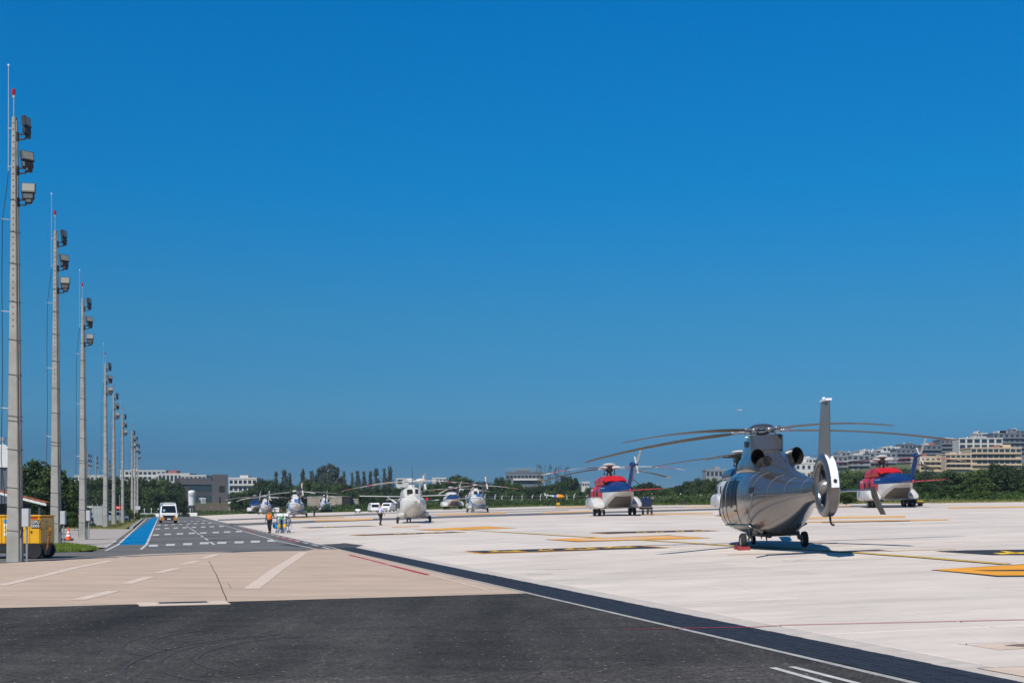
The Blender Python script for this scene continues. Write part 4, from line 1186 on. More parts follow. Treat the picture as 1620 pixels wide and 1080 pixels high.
def medium_helicopter(label, scheme, loc, rz, az0, group=None, eyes='square', nb=5, R=6.9, blades=None, scale=1.0, tilt=SL1, fz=4.25, tr=1.32, ft=1.7):
    body, stripe_c, fin_c, low = scheme
    h = thing('helicopter', label, 'helicopter', loc, rz, group, scale)
    h.rotation_euler.y = -math.atan(tilt)
    b = Body([(5.9, 1.15, .08, 1.3, 1.0, 2, 2), (5.6, 1.15, .42, 1.5, .82, 2.2, 2.2), (4.6, 1.25, .88, 1.98, .58, 2.5, 2.5), (3.4, 1.4, 1.12, 2.34, .48, 2.8, 2.8), (2.0, 1.45, 1.18, 2.44, .44, 3, 3), (-1.4, 1.45, 1.18, 2.44, .44, 3, 3),
              (-2.4, 1.5, 1.12, 2.40, .52, 2.7, 2.5), (-3.2, 1.55, .96, 2.32, .78, 2.3, 2.1), (-4.2, 1.66, .66, 2.22, 1.12, 2.1, 2), (-5.5, 1.76, .42, 2.12, 1.38, 2, 2), (-7.2, 1.84, .28, 2.06, 1.58, 2, 2), (-8.3, 1.9, .18, 2.02, 1.74, 2, 2)], 5, 40)
    if stripe_c is None:
        b.skin().build('fuselage', body, h, angle=45)
    else:
        def rule(r):
            d = r.op('SUBTRACT', r.z, r.op('ADD', r.op('MULTIPLY', r.y, .62), 3.29))
            s1 = r.both(r.gt(d, -.28), r.lt(d, .10)); s2 = r.both(r.gt(d, -.80), r.lt(d, -.58))
            st_ = r.both(r.either(s1, s2), r.lt(r.y, 1.8))
            return [r.lt(r.z, .92), st_]
        b.skin().build('fuselage', livery('medium', [body, low, stripe_c], rule), h, angle=45)
    for sd in (-1, 1):
        for (y0, y1) in ((-1.5, -.85), (-.6, .25), (.5, 1.3)):
            b.patch([(y0, 1.35), (y1, 1.35), (y1, 2.1), (y0, 2.1)], sd, .012, 4, 4).build('cabin_window', M_glass, h)
        b.patch([(1.8, 1.2), (3.2, 1.15), (3.1, 2.05), (1.8, 2.15)], sd, .012, 5, 4).build('cockpit_window', M_glass, h)
        b.patch([(3.5, 1.3), (5.0, 1.2), (4.6, 1.75), (3.5, 2.1)], sd, .012, 5, 4).build('windscreen', M_glass, h)
        dr = MB(); dr.tube([(sd * (b.half(y, z) + .015), y, z) for y, z in ((-1.7, .7), (-1.7, 2.2), (.35, 2.2), (.35, .7), (-1.7, .7))], .02, 5); dr.build('door_seam', M_dark, h)
        # gear fairing, strut, wheel
        gf = Body([(.2, .62, .05, .7, .55, 2, 2), (-.3, .62, .34, .90, .42, 2.4, 2.4), (-1.6, .64, .42, .98, .40, 2.6, 2.6), (-2.5, .72, .24, .95, .55, 2.2, 2.2), (-3.0, .8, .05, .9, .72, 2, 2)], 3, 20)
        MB().loft([[(x + sd * 1.02, y, z) for x, y, z in r] for r in gf.rings()]).build('gear_fairing', low if low is not body else body, h, angle=45)
        lg = MB(); lg.tube([(sd * 1.0, -1.7, .62), (sd * 1.28, -1.75, .42), (sd * 1.38, -1.75, .27)], [.08, .065, .05], 8); lg.tube([(sd * .95, -1.2, .55), (sd * 1.28, -1.68, .38)], .035, 6)
        lg.build('main_gear_leg', M_greymetal, h)
        wheel_parts(h, (sd * 1.47, -1.75, .29), .29, .20)
    MB().tube([(0, 3.4, .58), (0, 3.45, .22)], [.06, .045], 8).build('nose_gear_leg', M_greymetal, h)
    for dx in (-.14, .14): wheel_parts(h, (dx, 3.45, .2), .2, .12, 'nose_wheel')
    cb = Body([(3.2, 2.35, .25, 2.5, 2.2, 2, 2), (2.5, 2.38, .62, 2.76, 2.15, 2.4, 2), (1.4, 2.4, .86, 3.06, 2.15, 2.8, 2), (-.4, 2.42, .90, 3.20, 2.15, 3, 2), (-1.7, 2.42, .86, 3.14, 2.1, 3, 2), (-2.35, 2.36, .76, 2.98, 2.05, 2.6, 2), (-2.9, 2.26, .48, 2.60, 2.0, 2.2, 2), (-4.4, 2.08, .24, 2.30, 1.9, 2, 2), (-5.4, 2.02, .12, 2.16, 1.9, 2, 2)], 4, 36)
    mc = MB(); cb.skin(mc)
    if stripe_c is not None: face_paint(mc, 0, lambda c: 1 if c.y < -2.0 and abs(c.x) < .34 and 2.0 < c.z < 2.72 else 0)
    mc.build('engine_cowling', [body, stripe_c or body], h, angle=45)
    MB().loft([[(x * .62, y, 3.05) for x, y in ring_b], [(x * .60, y * .9, 3.42) for x, y in ring_b]]).build('mast_fairing', body, h, angle=30)
    for sd in (-1, 1):
        if eyes == 'square':
            e = MB(); e.bbox((sd * .36, -2.55, 2.80), (.56, .72, .50), ch=.2); eo = e.build('exhaust_duct', body, h, angle=30)
            MB().bbox((sd * .36, -2.84, 2.80), (.47, .18, .42), ch=.2).build('exhaust_opening', M_cavity, eo)
        else:
            T = Matrix.Translation((sd * .60, -1.9, 2.72)) @ Matrix.Rotation(math.radians(sd * 28), 4, 'Z') @ Matrix.Rotation(PI / 2, 4, 'X')
            eo = MB().lathe([(.34, -.5), (.36, .2), (.33, .5)], 18, T, cap=False).build('exhaust_pipe', body, h)
            MB().lathe([(.33, .5), (.25, .502), (.22, .3), (.001, .28)], 18, T, cap=False).build('exhaust_opening', M_cavity, eo)
    kf = (fz - 1.85) / 2.4
    fn = MB(); fn.loft([foil(-7.1, -8.5, .30 * ft, 1.85), foil(-7.6, -8.8, .26 * ft, 1.85 + .85 * kf), foil(-8.2, -9.2, .24 * ft, 1.85 + 1.75 * kf), foil(-8.5, -9.35, .22 * ft, fz)])
    fn.ell((.1, -8.85, fz - .2), (.2, .42, .2), 10, 8)
    fn.build('tail_fin', fin_c, h, angle=50)
    ts = MB(); ts.loft([[(x, q[1], 1.95 + q[0]) for q in foil(-6.9 - abs(x) * .08, -7.8, .12, 0, 12)] for x in (-1.7, 0, 1.7)]); ts.build('tailplane', fin_c, h, angle=50)
    th = MB().lathe([(.05, -.2), (.10, -.15), (.10, .05), (.001, .1)], 10, Matrix.Translation((.36, -8.9, fz - .23)) @ Matrix.Rotation(PI / 2, 4, 'Y')).build('tail_rotor_hub', M_hub, h)
    for k in range(4):
        Rk = Matrix.Translation((.40, -8.9, fz - .23)) @ Matrix.Rotation(math.radians(40 + 90 * k), 4, 'X') @ Matrix.Rotation(PI / 2, 4, 'Z')
        MB().loft([[Rk @ Vector((r, c * w, t)) for c, t in ((-.5, 0), (0, .015), (.5, 0), (0, -.015))] for r, w in ((.08, .08), (.3, .17), (tr, .15))]).build('tail_rotor_blade', M_bgrey, th)
    hb = MB(); hb.lathe([(.14, 3.4), (.14, 3.62), (.38, 3.66), (.42, 3.74), (.36, 3.82), (.22, 3.86), (.1, 3.95)], 16)
    for k in range(nb):
        a = math.radians(az0 + 360 / nb * k); e = Vector((math.cos(a), math.sin(a), 0))
        hb.tube([e * .3 + Vector((0, 0, 3.74)), e * .9 + Vector((0, 0, 3.76))], [.1, .07], 6)
    ho = hb.build('rotor_hub', M_hgrey if fin_c is not M_hnavy else M_hub, h)
    MB().lathe([(.36, 3.86), (.34, 3.96), (.2, 4.03), (.001, 4.05)], 18).build('hub_dome', M_hwhite, ho)
    proto = None
    for k in range(nb):
        a = math.radians(az0 + 360 / nb * k)
        Rk = Matrix.Translation((0, 0, 3.76)) @ Matrix.Rotation(math.radians(-1.5), 4, 'X') @ Matrix.Rotation(a, 4, 'Z')
        if proto is None:
            proto = blade_mesh(.85, R, .40, .55, 8, thick=.13, segs=14, bands=[(0, .80, 0), (.80, .92, 1), (.92, 1.1, 0)] if blades is not M_bwhite else None).build('rotor_blade', [blades or M_bgrey, M_bred], h, angle=60); o = proto
        else: o = share('rotor_blade', proto, h)
        o.matrix_local = Rk
    an = MB(); an.tube([(0, -3.6, 2.3), (0, -3.7, 2.6)], [.03, .012], 6); an.build('antenna', M_dark, h)
    return h
md1 = medium_helicopter('plain white helicopter with two square black exhausts and a tall black whip aerial', (M_hcream, None, M_hgrey, M_hcream), on_ground(652, 18.6), math.radians(9.5), 12, None, fz=3.7, tr=.95, ft=1.2, scale=.93)
MB().tube([(.10, -1.2, 3.1), (.10, -1.25, 5.2)], [.03, .010], 6).build('whip_aerial', M_dark, md1)
MB().ell((.10, -8.8, 3.62), (.52, .5, .22), 14, 8).build('fin_top_blob', M_hwhite, md1)  # added white ellipsoid for an unidentified bright blob, no known part
SCH = (M_hwhite, M_hblue2, M_hnavy, M_hgrey)
md2 = medium_helicopter('white helicopter with a broad blue diagonal stripe, right of the plain white one', SCH, on_ground(753, 11.0), math.radians(9), 16, 'white helicopters with blue stripes', 'square', blades=M_bgrey, tilt=SL2)
md3 = medium_helicopter('white and blue helicopter with two round exhausts, nearest of the far left row', SCH, on_ground(468, 10.6), math.radians(13.7), 3, 'white helicopters with blue stripes', 'round', blades=M_bwhite)
md4 = copy_tree(md3, on_ground(420, 7.4), math.radians(14), 'white and blue helicopter standing behind the person in the orange vest')
md5 = copy_tree(md3, on_ground(514, 6.7), math.radians(9.6), 'white and blue helicopter, farthest right of the far left row')
for o in (md4, md5): o.rotation_euler.y = -math.atan(SL2)
# ------------------------------------------------------------------ lamp poles along the verge
M_conc = mat('pole_concrete', (0.30, 0.295, 0.27), 0.85, var=0.18, vscale=2.0, bump=0.25, bscale=30, speck=0.25, sscale=18, speckcol=(0.25, 0.24, 0.22, 1))
M_lens = mat('floodlight_lens', (0.24, 0.245, 0.215), 0.3, var=0.08, vscale=6)
M_black = M_dark
M_blk = mat('black_enamel', (0.018, 0.018, 0.02), 0.5)
M_galv = mat('galvanised_steel', (0.40, 0.41, 0.42), 0.45, 0.6, var=0.12, vscale=5)
M_boxg = mat('grey_cabinet_paint', (0.42, 0.43, 0.44), 0.55, var=0.1, vscale=3)
M_cable = mat('black_cable', (0.012, 0.014, 0.018), 0.7)
M_redlens = mat('red_beacon_glass', (0.35, 0.01, 0.02), 0.25)
HP = 14.0
def make_pole():
    p = thing('lamp_pole', '', 'lamp pole')
    mb = MB()
    def sec(z, w, d):
        c = .03
        return [(-w / 2, -d / 2 + c, z), (-w / 2 + c, -d / 2, z), (w / 2 - c, -d / 2, z), (w / 2, -d / 2 + c, z), (w / 2, d / 2 - c, z), (w / 2 - c, d / 2, z), (-w / 2 + c, d / 2, z), (-w / 2, d / 2 - c, z)]
    mb.loft([sec(-.1, .405, .34), sec(1.2, .376, .33)] + [sec(z, .40 - .0200 * z, .34 - .011 * z) for z in (3, 6, 9, 12, HP)])
    mb.build('shaft', M_conc, p, angle=30)
    # a rib down the right side and the conduit beside it
    rb_ = MB(); rb_.loft([[(.19 - .0100 * z + a * (1 - .02 * z), b * (1 - .04 * z), z) for a, b in ((0, -.10), (.055, -.10), (.055, .10), (0, .10))] for z in (0, 5, 10, HP - .1)]); rb_.build('side_rib', M_conc, p, smooth=False)
    MB().tube([(.225, -.14, 1.0), (.178, -.14, 5), (.122, -.12, 10), (.10, -.11, 12.4)], .016, 6).build('conduit', M_blk, p)
    st = None
    for z in (1.0, 1.75, 2.35, 3.55, 4.45, 4.6, 5.9, 7.0, 8.2, 9.4, 10.4, 11.4):
        w = .40 - .0200 * z; d = .34 - .011 * z
        m = MB(); m.tube([(-w / 2 - .01, -d / 2 - .01, z), (w / 2 + .05, -d / 2 - .01, z - .05), (w / 2 + .05, d / 2 + .01, z - .02), (-w / 2 - .01, d / 2 + .01, z), (-w / 2 - .01, -d / 2 - .01, z)], .010, 5)
        m.build('strap', M_blk, p)
    hl = MB()
    z = 7.4
    while z < HP - .2:
        d = .34 - .011 * z
        hl.bbox((.0, -d / 2 - .001, z), (.035, .004, .04)); z += .20
    h_ = hl.build('climbing_hole', M_cavity, p, smooth=False); h_['kind'] = 'stuff'
    MB().tube([(-.18, -.02, HP - 1.7), (-.175, -.02, HP + 1.62)], [.016, .012], 6).build('lightning_rod', M_galv, p)
    MB().ell((-.175, -.02, HP + 1.64), (.03, .03, .04), 8, 6).build('rod_tip', M_decal, p)
    for z in (HP - .35, HP - 1.55): MB().bbox((-.13, -.02, z), (.14, .03, .03)).build('rod_clamp', M_galv, p)
    bm_ = MB(); bm_.tube([(-.02, 0, HP), (-.02, 0, HP + .62)], .014, 6); bm_.bbox((-.02, 0, HP + .66), (.07, .07, .1)); bo = bm_.build('beacon_post', M_galv, p)
    MB().lathe([(.05, HP + .70), (.06, HP + .82), (.045, HP + .9), (.001, HP + .92)], 10, Matrix.Translation((-.03, 0, 0))).build('beacon_light', M_redlens, bo)
    # three floodlights on side brackets
    for z, yaw, tl in ((HP - .55, 84, 6), (HP - 1.62, 48, 12), (HP - 2.62, 12, 14)):
        br = MB(); w = .40 - .0200 * z
        br.bbox((w / 2 + .13, 0, z + .02), (.26, .05, .05)); br.bbox((w / 2 + .13, 0, z - .14), (.26, .05, .05)); br.bbox((w / 2 + .03, 0, z - .06), (.05, .12, .30)); br.tube([(w / 2 + .26, 0, z - .14), (w / 2 + .33, 0, z + .06)], .03, 6)
        b_o = br.build('floodlight_bracket', M_blk, p)
        T = Matrix.Translation((w / 2 + .34, -.02, z + .18)) @ Matrix.Rotation(math.radians(yaw), 4, 'Z') @ Matrix.Rotation(math.radians(-tl), 4, 'X')
        fl = MB(); fl.bbox((0, 0, .22), (.42, .10, .33), M=T); fl.bbox((0, .03, -.06), (.36, .15, .24), M=T, ch=.3); fl.bbox((.02, .02, -.22), (.22, .12, .16), M=T, ch=.3)
        for k in range(5): fl.bbox((-.16 + .08 * k, .07, .22), (.02, .05, .30), M=T)
        f_o = fl.build('floodlight', M_blk, b_o, smooth=False)
        MB().bbox((0, -.052, .235), (.36, .006, .25), M=T, ch=.02).build('lens', M_lens, b_o, smooth=False)
    # earthing cable held off the left side
    pts = [(-.18, -.02, HP - 1.7), (-.24, -.02, HP - 2.3), (-.36, -.02, HP - 3.2), (-.38, -.02, 9), (-.36, -.02, 6.0), (-.40, -.02, 3.2), (-.30, -.02, 2.2), (-.24, -.02, .1)]
    MB().tube(pts, .011, 5).build('earth_cable', M_cable, p)
    for z in (HP - 3.2, 7.9, 4.85): MB().tube([(-.40, -.02, z), (-.15, -.02, z - .03)], .012, 5).build('standoff', M_galv, p)
    return p
poles = [((23, 888), 186, 'tall grey concrete lamp pole in front of the yellow power cart'), ((88, 862), 365, 'grey concrete lamp pole rising from the green grass strip, left of the traffic cone'),
         ((131, 853), 472, 'grey concrete lamp pole on pale pavement, right of the traffic cone'), ((167, 835), 574, 'concrete lamp pole beside the white metal fence panels'),
         ((180, 830.5), 622, 'concrete lamp pole on the dry verge just left of the red sign'), ((194, 828), 655, 'concrete lamp pole on the dry verge just right of the red sign'),
         ((209, 823.7), 681, 'concrete lamp pole at the blue lane with a round bush at its foot'), ((213.5, 821), 690, 'concrete lamp pole partly hidden behind the pole with a bush at its foot'), ((217.5, 819), 703, 'farthest concrete lamp pole of the row along the verge')]
P0 = None
for (bx, by_), ty, lb in poles:
    x, y = G(bx, by_)
    zb = 0.08 if lat(x, y) < -11 and y > 113 else 0.0
    Hh = zat(ty, y) - zb
    if P0 is None:
        P0 = make_pole(); o = P0
        o.location = (x, y, zb); o['label'] = lb; o['group'] = 'concrete lamp poles along the road'; o.scale = (1.04, 1, Hh / HP)
    else:
        o = copy_tree(P0, (x, y, zb), 0, lb); k = Hh / HP; o.scale = (k, k, k)
for i, (px, ty, y, lb) in enumerate([(138, 718, 345, 'thin distant lamp pole just right of the pole on pale pavement'), (141.5, 719, 352, 'thin distant lamp pole, second one right of the pole on pale pavement'), (151.8, 722, 360, 'thin distant lamp pole standing alone above the white fence panels'), (171.5, 728, 372, 'distant lamp pole half hidden behind the pole at the fence panels')]):
    k = zat(ty, y) / HP
    o = copy_tree(P0, (at(px, y), y, 0), 0, lb, 'distant lamp poles'); o.scale = (k, k, k)

# control cabinets on posts
def cabinet(px, top, bot, gy, w, label, y):
    x = at(px, y)
    t = thing('control_cabinet', label, 'electrical cabinet', (x, y, 0), 0, 'grey cabinets on posts beside the lamp poles')
    z1, z0 = zat(top, y), zat(bot, y)
    MB().bbox((0, 0, (z0 + z1) / 2), (w, .2, z1 - z0), ch=.04).build('cabinet', M_boxg, t, smooth=False)
    MB().bbox((0, -.103, (z0 + z1) / 2), (w * .86, .008, (z1 - z0) * .92), ch=.02).build('cabinet_door', M_boxg, t, smooth=False)
    MB().tube([(.02, 0, 0), (.02, 0, z0)], .035, 8).build('post', M_galv, t)
    MB().tube([(-.1, -.05, z0), (-.14, -.05, z0 - .3), (-.24, -.05, z0 - .36), (-.32, -.05, z0 - .15), (-.33, -.05, z0 + .3)], .022, 6).build('conduit', M_blk, t)
    return t
cabinet(41.5, 804, 833, 889, .225, 'grey cabinet on a post beside the tall pole in front of the power cart', 42.2)
cabinet(100, 808, 829, 862, .23, 'grey cabinet on a post beside the pole in the grass', 61.6)
cabinet(140, 807, 823.5, 854, .22, 'grey cabinet on a post beside the pole on pale pavement', 73.3)

# ------------------------------------------------------------------ yellow ground power cart
M_gpu = mat('yellow_cart_paint', (0.72, 0.37, 0.008), 0.4, var=0.10, vscale=1.5, coat=0.2)
M_orangep = mat('orange_paint', (0.62, 0.13, 0.01), 0.45)
M_text = mat('white_lettering', (0.8, 0.8, 0.78), 0.5)
M_blacksign = mat('black_sign', (0.012, 0.012, 0.013), 0.45)
def text_mesh(name, s, size, m, parent, loc, rot, align='CENTER', extr=0.002):
    cu = bpy.data.curves.new(name, 'FONT'); cu.body = s; cu.size = size; cu.extrude = extr; cu.align_x = align; cu.align_y = 'CENTER'; cu.space_line = .92
    cu.materials.append(m)
    tmp = bpy.data.objects.new('lettering_curve', cu); COL.objects.link(tmp)
    me = bpy.data.meshes.new_from_object(tmp.evaluated_get(bpy.context.evaluated_depsgraph_get()))
    bpy.data.objects.remove(tmp)
    o = bpy.data.objects.new(name, me); COL.objects.link(o); o.parent = parent; o.location = loc; o.rotation_euler = rot
    return o
GY = 44.6
gs = F / GY
gpu = thing('ground_power_cart', 'yellow ground power cart with a black GPU 0005 plate, behind the tall pole', 'ground power cart', (at(64, GY), GY, 0))
zt, zm = zat(816.5, GY), zat(861, GY)
MB().bbox((-1.35, .7, (zt + zm) / 2), (2.7, 1.4, zt - zm), ch=.05).build('body', M_gpu, gpu, angle=30)
MB().bbox((-1.35, .7, zt + .02), (2.74, 1.44, .05), ch=.3).build('lid', M_gpu, gpu, smooth=False)
MB().bbox((-1.4, .7, zm - .14), (2.74, 1.3, .30), ch=.1).build('chassis', M_blk, gpu, smooth=False)
MB().bbox((-.22, -.004, zt - .06), (.26, .012, .05)).build('tail_light', M_hred, gpu, smooth=False)
pl = MB().bbox((-.158, -.008, zt - .255), (.285, .012, .275), ch=.02).build('number_plate', M_blacksign, gpu, smooth=False)
text_mesh('lettering', 'GPU\n0005', .138, M_text, pl, (-.158, -.018, zt - .255), (PI / 2, 0, 0))
for xx in (-.36, -.93, -1.3, -2.0): MB().bbox((xx, -.002, (zt + zm) / 2), (.012, .008, (zt - zm) * .94)).build('door_seam', M_blk, gpu, smooth=False)
MB().bbox((-.30, -.01, zt - .52), (.05, .02, .07)).build('door_latch', M_blk, gpu, smooth=False)
M_blu = mat('blue_sticker', (0.03, 0.30, 0.55), 0.5); M_yel = mat('yellow_sticker', (0.8, 0.65, 0.25), 0.5)
for k, mm in enumerate((M_blu, M_decal, M_yel, M_decal)):
    sk = MB().bbox((-1.17, -.006, zt - .16 - k * .148), (.115, .008, .118)).build('sticker', mm, gpu, smooth=False)
    if k: MB().prism([(-1.215, zt - .195 - k * .148), (-1.125, zt - .195 - k * .148), (-1.17, zt - .12 - k * .148)], 'y', -.014, -.010).build('warning_triangle', M_yel if k != 2 else M_decal, sk, smooth=False)
for xx in (-.22, -2.3):
    w = MB(); 
    for yy in (.1, 1.3):
        T = Matrix.Translation((xx, yy, .27)) @ Matrix.Rotation(PI / 2, 4, 'X')
        t_o = MB().lathe([(.14, -.09), (.25, -.1), (.27, -.06), (.27, .06), (.25, .1), (.14, .09)], 20, T).build('wheel', M_rubber, gpu)
        MB().lathe([(.001, -.08), (.14, -.085), (.14, .085), (.001, .08)], 14, T).build('rim', M_galv, t_o)
MB().tube([(.0, .1, zt - .14), (.18, .1, zt - .14), (.18, .1, zt - .42), (0, .1, zt - .42)], .015, 6).build('cable_rack', M_blk, gpu)
MB().tube([(.06, .3, .22), (.14, .3, .40), (.19, .3, .8), (.21, .3, 1.1)], [.05, .045, .04, .045], 8).build('tow_bar', mat('rusty_orange', (0.24, 0.085, 0.02), 0.6, var=.4, vscale=6), gpu)
MB().bbox((.21, .3, 1.02), (.07, .07, .16)).build('tow_bar_grip', M_gpu, gpu)
MB().bbox((.03, .3, .20), (.26, .30, .16)).build('tow_hitch', M_blk, gpu)

# traffic cone
M_cone = mat('orange_cone', (0.75, 0.085, 0.015), 0.5)
cx, cy = G(108.5, 855)
cn = thing('traffic_cone', 'orange traffic cone with two white bands on the pale pavement', 'traffic cone', (cx, cy, .0))
MB().bbox((0, 0, .025), (.40, .40, .05), ch=.2).build('base', M_blk, cn, smooth=False)
MB().lathe([(.155, .05), (.118, .24)], 20).build('cone_body', M_cone, cn)
MB().lathe([(.118, .24), (.098, .34)], 20).build('white_band', M_decal, cn)
MB().lathe([(.098, .34), (.083, .42)], 20).build('cone_body', M_cone, cn)
MB().lathe([(.083, .42), (.066, .50)], 20).build('white_band', M_decal, cn)
MB().lathe([(.066, .50), (.030, .70), (.012, .71)], 20).build('cone_body', M_cone, cn)

# ------------------------------------------------------------------ buildings at the left edge
M_wht = mat('white_render', (0.70, 0.70, 0.69), 0.7, var=0.08, vscale=.8)
M_corr = mat('grey_blue_cladding', (0.14, 0.16, 0.19), 0.5, 0.2, var=0.15, vscale=.6)
M_tile = mat('terracotta_tile', (0.42, 0.13, 0.045), 0.8, var=0.3, vscale=4)
M_darkwall = mat('dark_shed_wall', (0.05, 0.055, 0.065), 0.8, var=0.2, vscale=2)
HYD = 84.0
hx1 = at(14.5, HYD)
hg = thing('hangar', 'hangar corner with a white parapet and blue-grey cladding at the left edge', 'hangar', (hx1, HYD, 0), math.radians(22.5))
zc, zp = zat(739, HYD), zat(703, HYD)
cl = MB()
n = 34
prof = []
for k in range(n): prof += [(-9 + 9 * k / n, .0), (-9 + 9 * (k + .5) / n, .05 if k % 2 else -.0)]
prof += [(0, 0)]
MB().box(-9, 0, .06, 12, 0, zc).build('wall', M_corr, hg, smooth=False)
seam0 = None
for k in range(24):
    if seam0 is None: seam0 = MB().box(-.04, .04, 0.0, .06, .1, zc - .02).build('cladding_rib', M_corr, hg, smooth=False); seam0.location.x = -.15
    else: share('cladding_rib', seam0, hg, (-.15 - .36 * k, 0, 0))
MB().loft([[(x, -.06 + 12.2 * 0, z) for x, z in ((-9, zc), (.06, zc), (.06, zp - .5), (-.02, zp - .18), (-.25, zp), (-9, zp))], [(x, 12.2, z) for x, z in ((-9, zc), (.06, zc), (.06, zp - .5), (-.02, zp - .18), (-.25, zp), (-9, zp))]]).build('parapet', M_wht, hg, smooth=False)
bp = MB(); bp.tube([(-.35, .4, zp), (-.35, .4, zp + .25)], .12, 8); bp.tube([(-.35, .4, zp + .25), (-.35, .4, zp + .5)], .17, 8); bp.build('roof_beacon', M_galv, hg)
SHY = 70.0
sx = at(73, SHY)
shd = thing('shed', 'open shed with a sloping orange tile roof behind the yellow cart', 'shed', (sx, SHY, 0), math.radians(17))
za, zb = zat(777, SHY), zat(796, SHY)
slope = (za - zb) / (sx - at(0, SHY))
def rz_(x): return zb - x * slope
MB().loft([[(0, 0, zb - .10), (-6, 0, rz_(-6) - .10), (-6, 0, rz_(-6)), (0, 0, zb)], [(0, 5, zb - .10), (-6, 5, rz_(-6) - .10), (-6, 5, rz_(-6)), (0, 5, zb)]]).build('roof', M_darkwall, shd, smooth=False)
MB().loft([[(0, -.04, zb - .13), (-6, -.04, rz_(-6) - .13), (-6, -.04, rz_(-6) + .0), (0, -.04, zb + .0)], [(0, -.003, zb - .13), (-6, -.003, rz_(-6) - .13), (-6, -.003, rz_(-6)), (0, -.003, zb)]]).build('fascia', M_wht, shd, smooth=False)
t0_ = None
ang = math.atan(slope)
for r in range(9):
    for k in range(20):
        x = -.02 - .3 * k
        if t0_ is None:
            m = MB()
            m.loft([[(-.31, y_, .0), (-.30, y_, .05), (-.16, y_, .10), (0, y_, .10), (0, y_, .04)] for y_ in (-.08, .5)])
            t0_ = m.build('roof_tile', M_tile, shd, smooth=False); o = t0_
        else: o = share('roof_tile', t0_, shd)
        o.location = (x, .02 + .55 * r, rz_(x) - .02 * 0); o.rotation_euler = (0, ang, 0)
MB().box(-6, -.9, 3.6, 3.8, 0, zb).build('back_wall', M_darkwall, shd, smooth=False)
for x in (-.35, -2.4, -4.4): MB().box(x - .06, x + .06, .1, .22, 0, rz_(x) - .1).build('post', M_darkwall, shd, smooth=False)
MB().box(-5.8, -.4, .12, .2, 1.2, 1.45).build('rail', M_blk, shd, smooth=False)

# ------------------------------------------------------------------ fence panels, sign, parked cars behind the poles
FY = 128.0
M_panel = mat('pale_metal_panel', (0.50, 0.53, 0.54), 0.45, 0.2, var=0.15, vscale=1.5)
fx0, fx1 = at(146, FY), at(164, FY)
fp = thing('metal_fence', 'pale upright metal fence panels beside the fourth lamp pole', 'fence', (fx0, FY, 0))
p0 = None
n = 7; wd = (fx1 - fx0) / n
for k in range(n):
    if p0 is None:
        m = MB(); m.loft([[(x, y_, z) for x, y_ in ((0, 0), (.03, -.03), (wd * .4, -.03), (wd * .46, 0), (wd * .54, 0), (wd * .6, -.03), (wd - .04, -.03), (wd - .01, 0), (wd - .01, .02), (0, .02))] for z in (.05, zat(800, FY))])
        p0 = m.build('panel', M_panel, fp, smooth=False)
    else: share('panel', p0, fp, (wd * k, .01 * (k % 2), 0))
for k in range(0, n + 1, 3): MB().bbox((wd * k, .06, 1.1), (.07, .07, 2.2)).build('post', M_galv, fp, smooth=False)
WY = 150.0
wf = thing('boundary_wall', 'low white-topped wall in front of the hedge between two lamp poles', 'wall', (at(100, WY), WY, 0))
MB().box(0, at(146, WY) - at(100, WY), 0, .2, 0, zat(802, WY) - .15).build('wall_panel', M_pave, wf, smooth=False)
MB().bbox(((at(146, WY) - at(100, WY)) / 2, .1, zat(802, WY)), (at(146, WY) - at(100, WY), .34, .24)).build('coping', M_wht, wf, smooth=False)

M_carw = mat('white_car_paint', (0.70, 0.71, 0.72), 0.3, coat=.5)
M_carg = mat('grey_car_paint', (0.32, 0.34, 0.36), 0.3, 0.4, coat=.5)
M_carsil = mat('silver_car_paint', (0.45, 0.46, 0.47), 0.3, 0.5, coat=.4)
M_lampw = mat('headlamp_glass', (0.6, 0.62, 0.64), 0.15)
def car(label, m, loc, rz, group=None):
    c = thing('parked_car', label, 'car', loc, rz, group)
    b = MB()
    prof = [(-2.0, .30), (-2.05, .62), (-1.95, .86), (-1.0, .95), (-.55, 1.38), (.55, 1.44), (1.35, 1.40), (1.85, .98), (2.0, .90), (2.05, .5), (1.95, .30)]
    b.loft([[(x * k, y, .3 + (z - .3) * kz) for y, z in prof] for x, k, kz in ((-.82, 1, .93), (-.78, .98, 1), (.78, .98, 1), (.82, 1, .93))])
    b.build('body', m, c, angle=35)
    MB().loft([[(-.70, -.985, .99), (.70, -.985, .99), (.60, -.60, 1.34), (-.60, -.60, 1.34)], [(-.70, -1.0, 1.0), (.70, -1.0, 1.0), (.60, -.615, 1.355), (-.60, -.615, 1.355)]]).build('windscreen', M_glass, c, smooth=False)
    for sd in (-1, 1):
        MB().prism([(-.75, .98), (1.45, .98), (1.15, 1.34), (-.50, 1.33)], 'x', sd * .825, sd * .80).build('side_window', M_glass, c, smooth=False)
        MB().bbox((sd * .58, -2.03, .68), (.34, .06, .14)).build('headlight', M_lampw, c, smooth=False)
        for y in (-1.25, 1.25): wheel_parts(c, (sd * .74, y, .31), .31, .2)
    MB().bbox((0, -2.05, .45), (1.2, .05, .16)).build('grille', M_blk, c, smooth=False)
    return c
car('grey car parked side on between the fence panels and the red sign', M_carg, (at(176, 165), 165, 0), math.radians(70))
car('white car parked nose on under the red sign', M_carw, (at(188, 172), 172, 0), math.radians(10))
sgY = 150.0
sg = thing('road_sign', 'red rectangular sign on two thin posts between lamp poles', 'sign', (at(187, sgY), sgY, 0))
MB().bbox((0, 0, zat(802.5, sgY)), (.56, .04, .42)).build('sign_board', M_hred, sg, smooth=False)
MB().bbox((0, -.022, zat(802.5, sgY)), (.40, .006, .07)).build('white_bar', M_decal, sg, smooth=False)
